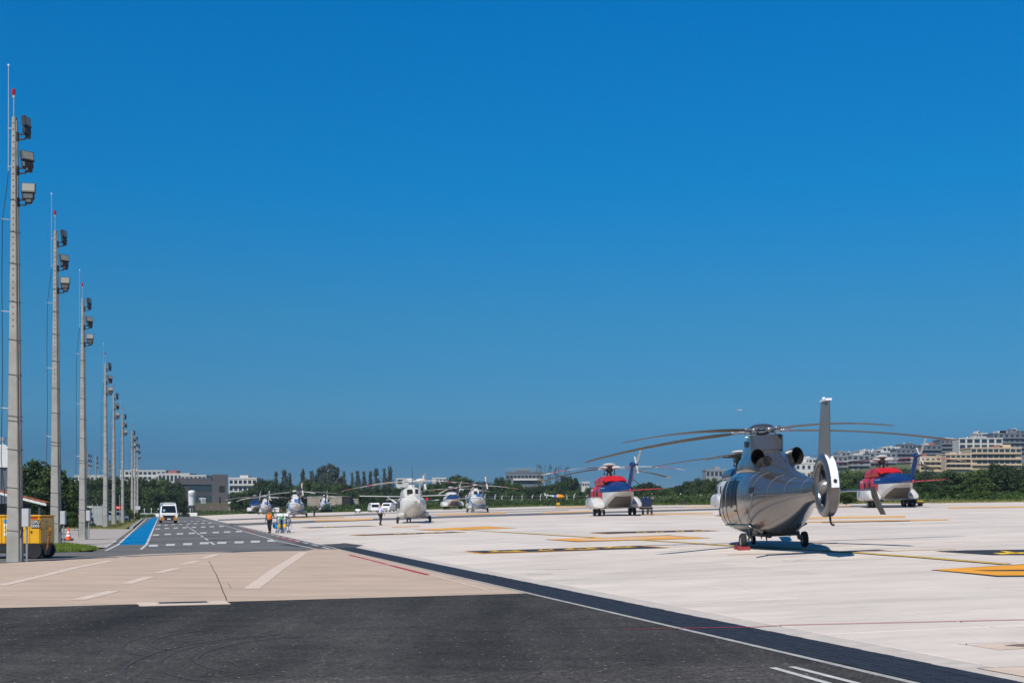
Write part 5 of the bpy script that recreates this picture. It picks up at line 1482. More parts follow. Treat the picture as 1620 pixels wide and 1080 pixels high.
for x in (-.2, .2): MB().tube([(x, .03, 0), (x, .03, zat(799, sgY))], .025, 6).build('post', M_galv, sg)
MB().tube([(.0, .5, 0), (0, .5, zat(782, sgY))], .03, 6).build('flag_mast', M_galv, sg)
sY = 200.0
s2 = thing('road_sign', 'small white sign board beside the round bush at the blue lane', 'sign', (at(218, sY), sY, 0.05))
MB().bbox((0, 0, zat(803.5, sY)), (.75, .05, .55)).build('sign_board', M_boxg, s2, smooth=False)
MB().tube([(0, .04, 0), (0, .04, zat(803, sY))], .03, 6).build('post', M_galv, s2)

# ------------------------------------------------------------------ beyond the end of the road: office block, tank, walls
M_office = mat('dark_grey_render', (0.045, 0.043, 0.050), 0.8, var=0.08, vscale=.3)
M_office2 = mat('grey_render', (0.075, 0.071, 0.078), 0.8, var=0.08, vscale=.3)
M_wind = mat('blue_green_glass', (0.018, 0.045, 0.055), 0.12, spec=.7)
OY = 400.0
so = F / OY
ob = thing('office_building', 'dark grey flat-roofed office block with blue-green window bands', 'building', (at(285, OY), OY, 0), math.radians(12.4))
def ox(px): return at(px, OY) - at(285, OY)
def oz(py): return zat(py, OY)
MB().box(ox(276), ox(334), .0, 14, 0, oz(756)).build('wall', M_office, ob, smooth=False)
MB().box(ox(334), ox(358.6), -.5, 12, 0, oz(750)).build('stair_tower', M_office2, ob, smooth=False)
MB().box(ox(283), ox(337), -.35, .0, oz(766), oz(756)).build('parapet', M_office2, ob, smooth=False)
for (a, b_, t_, bt, nn) in ((297.5, 333.5, 766, 776.5, 9), (309, 333.5, 783.5, 793, 6)):
    for k in range(nn):
        xa = ox(a + (b_ - a) * k / nn); xb = ox(a + (b_ - a) * (k + .94) / nn)
        f = MB().box(xa, xb, -.06, -.003, oz(bt), oz(t_)).build('window', M_office2, ob, smooth=False)
        MB().box(xa + .06, xb - .06, -.075, -.058, oz(bt) + .06, oz(t_) - .06).build('pane', M_wind, f, smooth=False)
MB().box(ox(345), ox(354), -.56, -.503, oz(778), oz(768)).build('window', M_cavity, ob, smooth=False)
MB().box(ox(345), ox(348), -.55, -.503, 0, oz(786)).build('door', M_cavity, ob, smooth=False)
MB().bbox((ox(334.5), -.45, oz(758)), (.5, .1, .5)).build('lamp', M_cavity, ob)
tk = thing('water_tank', 'white upright cylindrical tank on dark legs in front of the office block', 'tank', (at(303.5, 388), 388, 0))
sT = F / 388
r_ = 5.6 / sT
tb_ = MB(); tb_.lathe([(.001, zat(799, 388)), (r_ * .95, zat(799, 388)), (r_, zat(797.5, 388)), (r_, zat(780, 388)), (r_ * 1.04, zat(779.6, 388)), (r_ * 1.04, zat(777.6, 388)), (r_ * .8, zat(775.8, 388)), (.001, zat(775, 388))], 20)
tb_.build('tank_body', M_wht, tk)
MB().box(-.45, .45, -r_ - .02, -r_ + .06, zat(784.2, 388), zat(782.6, 388)).build('label_strip', M_greymetal, tk, smooth=False)
for k in range(4):
    a = PI / 4 + k * PI / 2
    MB().tube([(r_ * .8 * math.cos(a), r_ * .8 * math.sin(a), 0), (r_ * .8 * math.cos(a), r_ * .8 * math.sin(a), zat(798.5, 388))], .07, 6).build('leg', M_dark, tk)
NTH = ['leftmost', 'second from the left', 'third from the left', 'fourth from the left', 'fifth from the left', 'sixth from the left', 'rightmost']
for k, px in enumerate((314.6, 316.8, 319, 321.4, 324.4)):
    q = thing('vent_pipe', 'white vertical pipe beside the upright white tank, ' + (NTH[k] if k < 4 else 'rightmost') + ' of five', 'pipe', (at(px, 390), 390, 0), 0, 'white vertical pipes')
    m = MB().tube([(0, 0, 0), (0, 0, zat(787, 390))], .11, 8).build('pipe', M_wht, q)
    MB().bbox((.15, 0, zat(788, 390)), (.35, .16, .16)).build('elbow', M_wht, q)
ht = thing('gas_tank', 'white horizontal tank lying beside the office block', 'tank', (at(366.5, 385), 385, 0))
MB().lathe([(.001, -1.05), (.25, -1.0), (.36, -.85), (.38, 0), (.36, .85), (.25, 1.0), (.001, 1.05)], 14, Matrix.Translation((0, 0, zat(795.2, 385))) @ Matrix.Rotation(PI / 2, 4, 'Y')).build('tank_body', M_wht, ht)
for x in (-.6, .6): MB().box(x - .1, x + .1, -.3, .3, 0, zat(796, 385)).build('leg', M_pave, ht, smooth=False)
M_brownwall = mat('brown_wall', (0.10, 0.085, 0.065), 0.9, var=.25, vscale=.7)
M_greywall = mat('stained_concrete_wall', (0.30, 0.26, 0.21), 0.9, var=.3, vscale=.5, stretch=(1, 1, .4))
def wall(label, px0, px1, yt, yb, y, m, cop=None, depth=.3):
    t = thing('boundary_wall', label, 'wall', (at(px0, y), y, 0))
    w = at(px1, y) - at(px0, y)
    nb = max(1, round(w / 3.0)); 
    for k in range(nb):
        MB().box(w * k / nb + .015, w * (k + 1) / nb - .015, 0, depth, min(0, zat(yb, y)), zat(yt, y)).build('wall_panel', m, t, smooth=False)
    if cop: MB().bbox((w / 2, depth / 2, zat(yt, y) + .12), (w + .1, depth + .2, .22)).build('coping', cop, t, smooth=False)
    return t
wall('brown wall running on the grass bank in front of the office block', 309, 400, 797.2, 801, 386, M_brownwall, mat('mossy_coping', (0.16, 0.16, 0.05), .9))
wall('low white wall across the end of the blue lane', 222, 261, 811.6, 813, 300, M_wht)
wall('white low wall right of the white van at the end of the road', 281, 312, 810.6, 812, 330, M_wht)
wall('stained grey wall beyond the far left helicopters', 486, 541, 786.5, 795, 345, M_greywall, M_pave)
wall('short grey wall left of the aeroplane wing tip', 552, 567, 790, 797, 345, M_greywall, M_pave)
wall('long stained grey wall behind the grass right of the first red helicopter', 1029, 1142, 785.2, 797, 290, M_greywall, M_brownwall)
gh = thing('shelter', 'small black open shelter at the end of the stained grey wall', 'shelter', (at(548, 343), 343, 0))
MB().box(-1, 1, 0, 1.6, 0, zat(785, 343)).build('wall', M_cavity, gh, smooth=False); MB().bbox((0, .8, zat(784.6, 343)), (2.4, 2.2, .2)).build('roof', M_brownwall, gh, smooth=False)
for k, (px, y) in enumerate(((228.5, 300), (239.5, 300), (250.5, 300), (282.5, 332), (293.5, 332), (301, 335), (305, 340))):
    b_ = thing('bollard', 'short white round-topped post at the end of the road, ' + NTH[k], 'bollard', (at(px, y), y, 0), 0, 'white posts at the end of the road')
    MB().tube([(0, 0, 0), (0, 0, zat(805.4, y))], .07, 8).build('post', M_wht, b_); MB().ell((0, 0, zat(804.9, y)), (.14, .14, .2), 10, 6).build('lamp_head', M_wht, b_)

# white fence posts with bent tops in front of the trees
wfn = thing('perimeter_fence', 'row of white concrete fence posts with bent tops before the dark trees', 'fence', (0, 338, zg(0, 338)))
fr_ = random.Random(21)
post0 = None
px = 724
while px < 1136:
    y = 338 - (px - 800) * .06
    z0 = 2.2; top = zat(783.4 + fr_.uniform(-1.2, 1.2) - (px - 800) * .006, y)
    if post0 is None:
        m = MB(); m.bbox((0, 0, 1.5), (.17, .17, 3.0), ch=.1); m.tube([(0, 0, 2.95), (.12, -.1, 3.3), (.34, -.25, 3.48)], [.085, .08, .06], 6); post0 = m.build('post', M_wht, wfn, smooth=False); o = post0
    else: o = share('post', post0, wfn)
    o.location = (at(px, y), y - 338, z0 - wfn.location.z); o.scale = (1, 1, (top - z0) / 3.3); o.rotation_euler = (0, 0, fr_.uniform(-2, 2) if fr_.random() < .5 else 0)
    px += fr_.choice((10, 11, 13, 16, 20))
wr = MB()
for z in (3.6, 4.3, 5.0):
    MB().tube([(at(724, 342), 4, z - wfn.location.z), (at(930, 330), -8, z - wfn.location.z), (at(1136, 318), -20, z - wfn.location.z)], .02, 4).build('wire', M_galv, wfn)
# ------------------------------------------------------------------ people
M_skin = mat('brown_skin', (0.22, 0.11, 0.07), 0.6)
M_skin2 = mat('light_brown_skin', (0.36, 0.20, 0.13), 0.6)
M_hair = mat('black_hair', (0.010, 0.009, 0.008), 0.7)
M_vest = mat('orange_vest_cloth', (0.85, 0.17, 0.008), 0.75, var=0.12, vscale=6)
M_greenv = mat('green_vest_cloth', (0.12, 0.48, 0.05), 0.75, var=.15, vscale=6)
M_greens = mat('dark_green_shirt', (0.015, 0.085, 0.035), 0.8, var=.15, vscale=6)
M_blackc = mat('black_trousers', (0.011, 0.011, 0.013), 0.85, var=.2, vscale=5)
M_shirt = mat('pale_blue_shirt', (0.50, 0.53, 0.78), 0.75, var=.08, vscale=5)
M_navyc = mat('navy_coverall', (0.018, 0.028, 0.085), 0.85, var=.2, vscale=5)
M_jean = mat('grey_blue_trousers', (0.06, 0.08, 0.13), 0.85, var=.2, vscale=5)
M_shoe = mat('black_shoe', (0.012, 0.012, 0.012), 0.5)
M_eye = mat('dark_eye', (0.01, 0.01, 0.01), 0.3)
M_refl = mat('reflective_tape', (0.62, 0.64, 0.60), 0.4)
def skin_mesh(name, verts, edges, radii, root, m, parent, sub=2):
    me = bpy.data.meshes.new(name)
    me.from_pydata(verts, edges, [])
    me.materials.append(m)
    o = bpy.data.objects.new(name, me); COL.objects.link(o); o.parent = parent
    sk = o.modifiers.new('skin', 'SKIN'); sk.use_smooth_shade = True
    lay = me.skin_vertices[0].data
    for i, r in enumerate(radii):
        lay[i].radius = r if isinstance(r, tuple) else (r, r)
        lay[i].use_root = (i == root)
    sb = o.modifiers.new('subdivision', 'SUBSURF'); sb.levels = sub; sb.render_levels = sub
    return o
def person(label, loc, rz, H, J, top, legs, skin=M_skin, vest=None, group=None, extra=None):
    """J overrides joints; the figure faces -Y, X to its own left"""
    p = thing('person', label, 'person', loc, rz, group)
    D = dict(pel=(0, 0, .93), sp=(0, .01, 1.12), ch=(0, .0, 1.32), nk=(0, 0, 1.49), h0=(0, -.01, 1.58), h1=(0, -.02, 1.66), h2=(0, -.01, 1.73),
             hl=(.10, 0, .90), hr=(-.10, 0, .90), kl=(.11, -.02, .50), kr=(-.11, -.02, .50), al=(.11, .02, .10), ar=(-.11, .02, .10), tl=(.12, -.15, .035), tr=(-.12, -.15, .035),
             sl=(.19, 0, 1.42), sr=(-.19, 0, 1.42), el=(.25, .02, 1.14), er=(-.25, .02, 1.14), wl=(.26, -.04, .90), wr=(-.26, -.04, .90))
    D.update(J)
    k = H / 1.78
    V = {n: Vector(q) * k for n, q in D.items()}
    def fing(w, e):
        d = (V[w] - V[e]).normalized()
        palm = V[w] + d * .075 * k
        return palm, [(palm + Vector((o_ * .8, o_ * -.4, 0)) * k + d * .035 * k, palm + Vector((o_, o_ * -.5, 0)) * k + d * l * k + Vector((0, -.014, 0)) * k) for o_, l in ((-.03, .075), (-.01, .085), (.01, .08), (.03, .065))], (V[w] + d * .045 * k + Vector((0, -.042, 0)) * k, V[w] + d * .085 * k + Vector((0, -.055, 0)) * k)
    order = ['pel', 'sp', 'ch', 'nk', 'h0', 'h1', 'h2', 'hl', 'kl', 'al', 'tl', 'hr', 'kr', 'ar', 'tr', 'sl', 'el', 'wl', 'sr', 'er', 'wr']
    rad = dict(pel=(.13, .10), sp=(.12, .09), ch=(.14, .10), nk=.055, h0=.078, h1=.098, h2=.085, hl=.085, kl=.058, al=.042, tl=.04, hr=.085, kr=.058, ar=.042, tr=.04, sl=.058, el=.042, wl=.030, sr=.058, er=.042, wr=.030)
    vs = [tuple(V[n]) for n in order]; ra = [tuple(q * k for q in rad[n]) if isinstance(rad[n], tuple) else rad[n] * k for n in order]
    ix = {n: i for i, n in enumerate(order)}
    ed = [(ix[a], ix[b]) for a, b in (('pel', 'sp'), ('sp', 'ch'), ('ch', 'nk'), ('nk', 'h0'), ('h0', 'h1'), ('h1', 'h2'), ('pel', 'hl'), ('hl', 'kl'), ('kl', 'al'), ('al', 'tl'), ('pel', 'hr'), ('hr', 'kr'), ('kr', 'ar'), ('ar', 'tr'), ('ch', 'sl'), ('sl', 'el'), ('el', 'wl'), ('ch', 'sr'), ('sr', 'er'), ('er', 'wr'))]
    for w, e in (('wl', 'el'), ('wr', 'er')):
        palm, fs, th = fing(w, e)
        pi = len(vs); vs.append(tuple(palm)); ra.append((.036 * k, .018 * k)); ed.append((ix[w], pi))
        for a, b in fs:
            i = len(vs); vs += [tuple(a), tuple(b)]; ra += [.010 * k, .008 * k]; ed += [(pi, i), (i, i + 1)]
        i = len(vs); vs += [tuple(th[0]), tuple(th[1])]; ra += [.012 * k, .009 * k]; ed += [(ix[w], i), (i, i + 1)]
    skin_mesh('body', vs, ed, ra, 0, skin, p, 1)
    # clothes: each a surface just outside the body
    def sub(names, edges, grow, name, m, root=0, rr=None, par=None):
        rr = rr or {}
        v = [tuple(V[n]) for n in names]
        r = []
        for n in names:
            q = rr.get(n, rad[n]); q = q if isinstance(q, tuple) else (q, q)
            r.append(((q[0] + grow) * k, (q[1] + grow) * k))
        return skin_mesh(name, v, [(names.index(a), names.index(b)) for a, b in edges], r, root, m, par or p, 1)
    sub(['pel', 'sp', 'ch', 'sl', 'el', 'sr', 'er'], [('pel', 'sp'), ('sp', 'ch'), ('ch', 'sl'), ('sl', 'el'), ('ch', 'sr'), ('sr', 'er')], .016, 'shirt', top, 0)
    if top is M_navyc or top is M_greens:
        sub(['el', 'wl'], [('el', 'wl')], .014, 'sleeve', top); sub(['er', 'wr'], [('er', 'wr')], .014, 'sleeve', top)
    sub(['pel', 'hl', 'kl', 'al', 'hr', 'kr', 'ar'], [('pel', 'hl'), ('hl', 'kl'), ('kl', 'al'), ('pel', 'hr'), ('hr', 'kr'), ('kr', 'ar')], .02, 'trousers', legs, 0, {'pel': (.125, .095)})
    if vest is not None:
        D2 = dict(pl=Vector((0, 0, .86)) * k)
        off = V['sp'] - Vector((0, .01, 1.12)) * k
        V['vb'] = V['pel'] + Vector((0, 0, -.06)) * k; rad['vb'] = (.15, .115)
        sub(['vb', 'sp', 'ch', 'sl', 'sr'], [('vb', 'sp'), ('sp', 'ch'), ('ch', 'sl'), ('ch', 'sr')], .034, 'vest', vest, 0, {'sp': (.135, .10), 'sl': .062, 'sr': .062})
    for n, t in (('al', 'tl'), ('ar', 'tr')):
        m = MB(); a, b = V[n], V[t]
        m.tube([a + Vector((0, .05, -.04)) * k, a + Vector((0, -.02, -.045)) * k, (a + b) / 2 + Vector((0, 0, -.02)) * k, b + Vector((0, -.05, .0)) * k], [.045 * k, .056 * k, .052 * k, .035 * k], 10, squash=.85); m.build('shoe', M_shoe, p)
    h = V['h1']
    fw = Vector((0, -1, 0))
    hm = MB(); hm.ell(tuple(h + Vector((0, .018, .035)) * k), (.088 * k, .10 * k, .098 * k), 14, 10); hm.build('hair', M_hair, p)
    fm = MB(); fm.ell(tuple(h + Vector((0, -.035, -.015)) * k), (.072 * k, .075 * k, .10 * k), 14, 10); fm.loft([[tuple(h + Vector(q) * k) for q in ((-.008, -.102, .02), (.008, -.102, .02), (.003, -.105, .03))], [tuple(h + Vector(q) * k) for q in ((-.018, -.108, -.028), (.018, -.108, -.028), (0, -.128, -.022))]]); fm.bbox(tuple(h + Vector((0, -.104, -.06)) * k), (.05 * k, .012 * k, .012 * k)); fo = fm.build('face', skin, p)
    for sd in (-1, 1):
        MB().ell(tuple(h + Vector((sd * .032, -.100, .012)) * k), (.013 * k, .008 * k, .008 * k), 8, 6).build('eye', M_eye, fo)
        MB().ell(tuple(h + Vector((sd * .092, 0, -.01)) * k), (.014 * k, .028 * k, .038 * k), 8, 6).build('ear', skin, fo)
    return p
x, y = G(426.5, 843)
person('person in an orange vest and black trousers walking beside the gas cylinder trolley', (x, y, zg(x, y)), math.radians(-12), 1.76, dict(hl=(.10, 0, .9), kl=(.11, -.10, .51), al=(.09, -.06, .11), tl=(.10, -.24, .05), kr=(-.10, .04, .50), ar=(-.08, .14, .12), tr=(-.09, -.02, .035), el=(.31, .02, 1.16), wl=(.42, -.16, 1.08), er=(-.27, .03, 1.14), wr=(-.29, -.02, .89)), M_greens, M_blackc, M_skin, M_vest)
x2, y2 = G(447, 843); y2 += 1.0; x2 = at(447, y2)
person('person in a green vest pushing the gas cylinder trolley from behind', (x2, y2, zg(x2, y2)), math.radians(-10), 1.74, dict(sp=(0, -.03, 1.12), ch=(0, -.10, 1.30), nk=(0, -.15, 1.46), h0=(0, -.19, 1.53), h1=(0, -.21, 1.61), h2=(0, -.20, 1.69), sl=(.19, -.10, 1.40), sr=(-.19, -.10, 1.40), el=(.27, -.22, 1.17), er=(-.27, -.22, 1.17), wl=(.22, -.48, 1.12), wr=(-.22, -.48, 1.12), kl=(.11, -.12, .52), al=(.11, -.04, .12), tl=(.11, -.21, .05), kr=(-.11, .03, .5), ar=(-.11, .16, .12), tr=(-.11, .0, .035)), M_greens, M_jean, M_skin, M_greenv)
x3, y3 = G(602, 831)
person('person in a pale blue shirt and black trousers walking past the plain white helicopter', (x3, y3, zg(x3, y3)), math.radians(150), 1.76, dict(kl=(.10, -.14, .52), al=(.10, -.16, .12), tl=(.11, -.33, .06), kr=(-.10, .03, .5), ar=(-.10, .26, .13), tr=(-.11, .10, .05), el=(.27, .06, 1.16), wl=(.30, -.06, .95), er=(-.27, .02, 1.16), wr=(-.29, -.08, .94), h1=(0, -.05, 1.655), h2=(0, -.05, 1.725)), M_shirt, M_blackc, M_skin2)
x4, y4 = at(497, 200), 200
person('person in navy clothes bending forward beside the white and blue helicopter with round exhausts', (x4, y4, zg(x4, y4)), math.radians(60), 1.76, dict(sp=(0, -.10, 1.10), ch=(0, -.28, 1.24), nk=(0, -.42, 1.32), h0=(0, -.50, 1.34), h1=(0, -.57, 1.38), h2=(0, -.60, 1.45), sl=(.19, -.30, 1.32), sr=(-.19, -.30, 1.32), el=(.27, -.42, 1.10), er=(-.27, -.42, 1.10), wl=(.24, -.58, .95), wr=(-.24, -.58, .95)), M_navyc, M_jean, M_skin)

# ------------------------------------------------------------------ gas cylinder trolley
M_tblue = mat('trolley_blue', (0.03, 0.12, 0.28), 0.5, var=.15, vscale=5)
M_drum = mat('bright_blue_drum', (0.01, 0.22, 0.55), 0.4)
M_cyl = mat('grey_cylinder', (0.30, 0.33, 0.33), 0.45, .3, var=.12, vscale=5)
M_cyly = mat('yellow_cylinder_band', (0.85, 0.48, 0.01), 0.45)
y_ = y2 - .62
tx = at(447, y_)
tr = thing('gas_trolley', 'blue trolley with two grey gas cylinders banded yellow and a white board on top', 'gas trolley', (tx, y_, zg(tx, y_)), math.radians(-8))
for x in (-.20, .23):
    c = MB().lathe([(.001, .22), (.09, .23), (.115, .28), (.115, .95), (.10, 1.06), (.04, 1.12), (.035, 1.17), (.001, 1.17)], 16, Matrix.Translation((x, -.18, 0))).build('gas_cylinder', M_cyl, tr)
    MB().lathe([(.117, .42), (.117, .64)], 16, Matrix.Translation((x, -.18, 0))).build('yellow_band', M_cyly, c)
    MB().lathe([(.119, .68), (.119, .70)], 16, Matrix.Translation((x, -.18, 0))).build('strap', M_tblue, c)
fr2 = MB()
for x in (-.42, 0.02, .46):
    fr2.tube([(x, -.05, .12), (x, -.05, 1.15)], .022, 6)
for z in (.18, .55, .95): fr2.tube([(-.42, -.05, z), (.46, -.05, z)], .02, 6)
fr2.tube([(-.42, -.05, 1.15), (-.42, .12, 1.25), (.46, .12, 1.25), (.46, -.05, 1.15)], .018, 6)
fr2.bbox((.02, .05, .16), (.9, .5, .04))
fr2.build('trolley_frame', M_tblue, tr)
MB().bbox((.05, -.02, 1.28), (.84, .32, .20), ch=.1).build('white_board', M_whitepaint, tr)
MB().bbox((.1, -.185, 1.29), (.10, .008, .05)).build('board_mark', M_dark, tr)
MB().lathe([(.001, -.14), (.15, -.13), (.19, -.06), (.19, .06), (.15, .13), (.001, .14)], 16, Matrix.Translation((-.50, -.06, .50)) @ Matrix.Rotation(PI / 2, 4, 'X')).build('blue_drum', M_drum, tr)
hr = MB(); hr.tube([(.50 + .14 * math.cos(a), -.10 - .01 * i, .78 + .30 * math.sin(a)) for i, a in enumerate([2 * PI * j / 14 for j in range(30)])], .022, 6); hr.tube([(.62, -.1, .8), (.70, -.1, .55), (.66, -.08, .3), (.52, -.08, .2)], .015, 6); hr.build('hose', M_jean, tr)
for x in (-.40, .45):
    wheel_parts(tr, (x, -.20, .085), .085, .05)
    wheel_parts(tr, (x, .26, .085), .085, .05)

# ------------------------------------------------------------------ white van on the road
M_vany = mat('amber_reflective', (0.75, 0.30, 0.01), 0.4, var=.2, vscale=6)
vx, vy = G(266, 827)
van = thing('van', 'white van with amber checks on its black lower front, coming along the road', 'van', (vx, vy, 0), math.radians(16.5))
vb_ = MB()
prof = [(-2.75, .42), (-2.78, .85), (-2.65, 1.08), (-1.95, 1.22), (-1.15, 2.18), (-.8, 2.38), (-.2, 2.46), (2.7, 2.44), (2.8, 2.2), (2.8, .42)]
ks = [(-1.0, .0, .96), (-.97, .02, 1.0), (-.86, 0, 1.0)]
def vsec(x, tz):
    return [(x * (1 - max(0, (z - 1.1)) * .085), y, z * tz if z > 2 else z) for y, z in prof]
vb_.loft([vsec(-1.0, .975), vsec(-.93, 1.0), vsec(.93, 1.0), vsec(1.0, .975)])
vb_.build('body', M_whitepaint, van, angle=32)
ws = [(-.86, -1.92, 1.27), (.86, -1.92, 1.27), (.76, -1.22, 2.09), (-.76, -1.22, 2.09)]
MB().loft([[(x, y - .0, z) for x, y, z in ws], [(x, y - .04, z + .03) for x, y, z in ws]]).build('windscreen', M_glass, van, smooth=False)
MB().bbox((-.55, -1.86, 1.55), (.28, .03, .22), M=None).build('windscreen_sticker', mat('pale_blue_sticker', (.25, .5, .6), .4), van, smooth=False)
MB().bbox((0, -2.76, .78), (1.5, .07, .40), ch=.2).build('grille', M_blk, van, smooth=False)
MB().bbox((0, -2.78, .48), (1.9, .10, .24), ch=.2).build('bumper', M_blk, van, smooth=False)
for sd in (-1, 1):
    MB().bbox((sd * .80, -2.66, .95), (.30, .12, .26), ch=.2).build('headlight', M_lampw, van, smooth=False)
    for k, (dx, z, w, hh) in enumerate(((.60, .55, .10, .34), (.80, .50, .12, .34), (.95, .62, .07, .44), (.70, .82, .06, .22))): MB().bbox((sd * dx, -2.835 + (.02 if k > 1 else 0), z), (w, .02, hh)).build('amber_check', M_vany, van, smooth=False)
    m = MB(); m.bbox((sd * 1.17, -1.55, 1.45), (.18, .08, .38), ch=.3); m.tube([(sd * .95, -1.5, 1.4), (sd * 1.12, -1.55, 1.4)], .03, 6); m.build('door_mirror', M_blk, van)
    MB().prism([(-1.75, 1.28), (-.75, 1.28), (-.75, 2.0), (-1.22, 2.0)], 'x', sd * .99, sd * .95).build('side_window', M_glass, van, smooth=False)
    for y in (-1.75, 1.85): wheel_parts(van, (sd * .88, y, .34), .34, .24)
MB().bbox((0, -2.845, .52), (.42, .012, .12)).build('number_plate', M_decal, van, smooth=False)
MB().bbox((0, -.9, 2.44), (1.2, .3, .10), ch=.3).build('roof_bar', M_whitepaint, van, smooth=False)
MB().bbox((-1.03, -.9, .9), (.02, .6, .6)).build('amber_check', M_vany, van, smooth=False)

# ------------------------------------------------------------------ small vehicles and carts on the apron
def small_van(label, px, y, rz, w=1.75, h=1.8):
    t = thing('parked_van', label, 'van', (at(px, y), y, zg(at(px, y), y)), rz)
    prof = [(-2.0, .35), (-2.05, .8), (-1.9, 1.0), (-1.3, 1.1), (-.8, h - .15), (-.4, h), (1.9, h), (2.0, h - .2), (2.0, .35)]
    MB().loft([[(x * (1 - max(0, z - 1) * .1), yy, z) for yy, z in prof] for x in (-w / 2, w / 2)]).build('body', M_whitepaint, t, angle=30)
    q = [(-w * .4, -1.27, 1.16), (w * .4, -1.27, 1.16), (w * .36, -.86, h - .24), (-w * .36, -.86, h - .24)]
    MB().loft([q, [(x, yy - .04, z + .02) for x, yy, z in q]]).build('windscreen', M_glass, t, smooth=False)
    MB().bbox((0, -2.04, .62), (w * .6, .05, .2)).build('grille', M_blk, t, smooth=False)
    MB().bbox((0, 2.01, h * .68), (w * .8, .03, h * .3)).build('rear_window', M_glass, t, smooth=False)
    for sd in (-1, 1):
        MB().bbox((sd * w * .38, -2.03, .78), (.26, .05, .16)).build('headlight', M_lampw, t, smooth=False)
        MB().prism([(-1.1, 1.15), (1.6, 1.15), (1.6, h - .22), (-.75, h - .25)], 'x', sd * w * .475, sd * w * .45).build('side_window', M_glass, t, smooth=False)
        for yy in (-1.3, 1.3): wheel_parts(t, (sd * w * .43, yy, .31), .31, .2)
    return t
small_van('white box-bodied van seen from behind, under the aeroplane wing tip', 591, 262, math.radians(195))
small_van('white van facing the camera under the aeroplane wing, nearer the fuselage', 614, 255, math.radians(-12), 1.8, 1.75)
ct = thing('tow_cart', 'small white cart left of the vans beneath the wing tip', 'cart', (at(566, 262), 262, zg(at(566, 262), 262)), .2)
MB().bbox((0, 0, .45), (1.0, 1.6, .5), ch=.3).build('body', M_whitepaint, ct); MB().bbox((0, .3, 1.0), (.7, .1, .6)).build('seat', M_blk, ct)
MB().bbox((0, 0, 1.5), (.9, 1.2, .06)).build('canopy', M_dark, ct)
for sx_ in (-.4, .4):
    MB().tube([(sx_, -.5, .7), (sx_, -.4, 1.5)], .025, 6).build('canopy_post', M_dark, ct)
    for yy in (-.6, .6): wheel_parts(ct, (sx_, yy, .2), .2, .14)
bx_ = thing('trailer', 'white box trailer between two far white and blue helicopters', 'trailer', (at(437, 290), 290, zg(at(437, 290), 290)), .1)
MB().bbox((0, 0, .95), (1.35, 2.0, .95), ch=.06).build('box', M_whitepaint, bx_, smooth=False); MB().bbox((.1, -1.005, 1.05), (.65, .02, .3)).build('window', M_galv, bx_, smooth=False)
for sx_ in (-.55, .55): wheel_parts(bx_, (sx_, 0, .28), .28, .16)
# dark ground cart beside the first red helicopter
gx_, gy_ = at(1022, 118.5), 118.5
gc = thing('ground_cart', 'tall dark navy ground cart standing right of the first red helicopter', 'ground cart', (gx_, gy_, zg(gx_, gy_)), .1)
MB().bbox((0, 0, 1.0), (.86, 1.3, .62), ch=.12).build('cabinet', M_hnavy, gc, angle=30)
MB().bbox((0, 0, .56), (.95, 1.4, .22), ch=.1).build('chassis', M_blk, gc)
for x in (-.18, .2): MB().lathe([(.001, 1.3), (.17, 1.3), (.18, 1.5), (.12, 1.58), (.001, 1.6)], 12, Matrix.Translation((x, 0, 0))).build('filter_cap', M_hnavy, gc)
for x in (-.38, .05, .40): wheel_parts(gc, (x, -.5, .22), .22, .14)
MB().tube([(.0, -.7, .5), (.1, -1.3, .3)], .03, 6).build('tow_bar', M_blk, gc)
# low tractor by the second red helicopter
tx_, ty_ = at(1443, 118), 118.0
tt = thing('tow_tractor', 'low dark tow tractor with a yellow stripe beside the second red helicopter', 'tow tractor', (tx_, ty_, zg(tx_, ty_)), math.radians(35))
MB().bbox((0, 0, .42), (1.05, 1.7, .30), ch=.12).build('body', M_blk, tt, angle=30); MB().bbox((0, .35, .66), (.95, .8, .2), ch=.2).build('engine_cover', M_blk, tt)
MB().bbox((0, -.852, .47), (.9, .015, .10)).build('yellow_stripe', M_cyly, tt, smooth=False); MB().bbox((.532, 0, .47), (.015, 1.3, .10)).build('yellow_stripe', M_cyly, tt, smooth=False)
for sx_ in (-.48, .48):
    for yy in (-.5, .55): wheel_parts(tt, (sx_, yy, .24), .24, .18)
# signs and boxes on the far grass
for px, y, w, h, m, lb in ((1570, 136, .78, .30, M_blk, 'long black box on the grass right of the second red helicopter'), (1082, 205, .95, .36, M_blk, 'black box on the grass before the stained grey wall'), (883, 285, .72, .50, M_gpu, 'small yellow sign box on the grass at the far apron edge')):
    t = thing('marker_box', lb, 'sign box', (at(px, y), y, zg(at(px, y), y)))
    MB().bbox((0, 0, h / 2 + .22), (w, .18, h), ch=.08).build('box', m, t, smooth=False)
    for sx_ in (-.3, .3): MB().tube([(sx_ * w, 0, -.05), (sx_ * w, 0, .25)], .03, 6).build('leg', M_dark, t)
for k, px in enumerate((1339, 1468, 1516, 1529, 1534.5)):
    y = 138
    t = thing('marker_post', ('dark post right of the shrouded tail fan on the grass', 'dark post with a pale foot right of the low tow tractor', 'first of three dark posts left of the long black box', 'second of three dark posts left of the long black box', 'last of three dark posts left of the long black box')[k], 'post', (at(px, y), y, zg(at(px, y), y)), 0, 'short dark posts on the far grass')
    MB().tube([(0, 0, 0), (0, 0, .55)], .045, 6).build('post', M_dark, t); MB().bbox((0, 0, .03), (.22, .22, .08)).build('foot', M_pave, t)

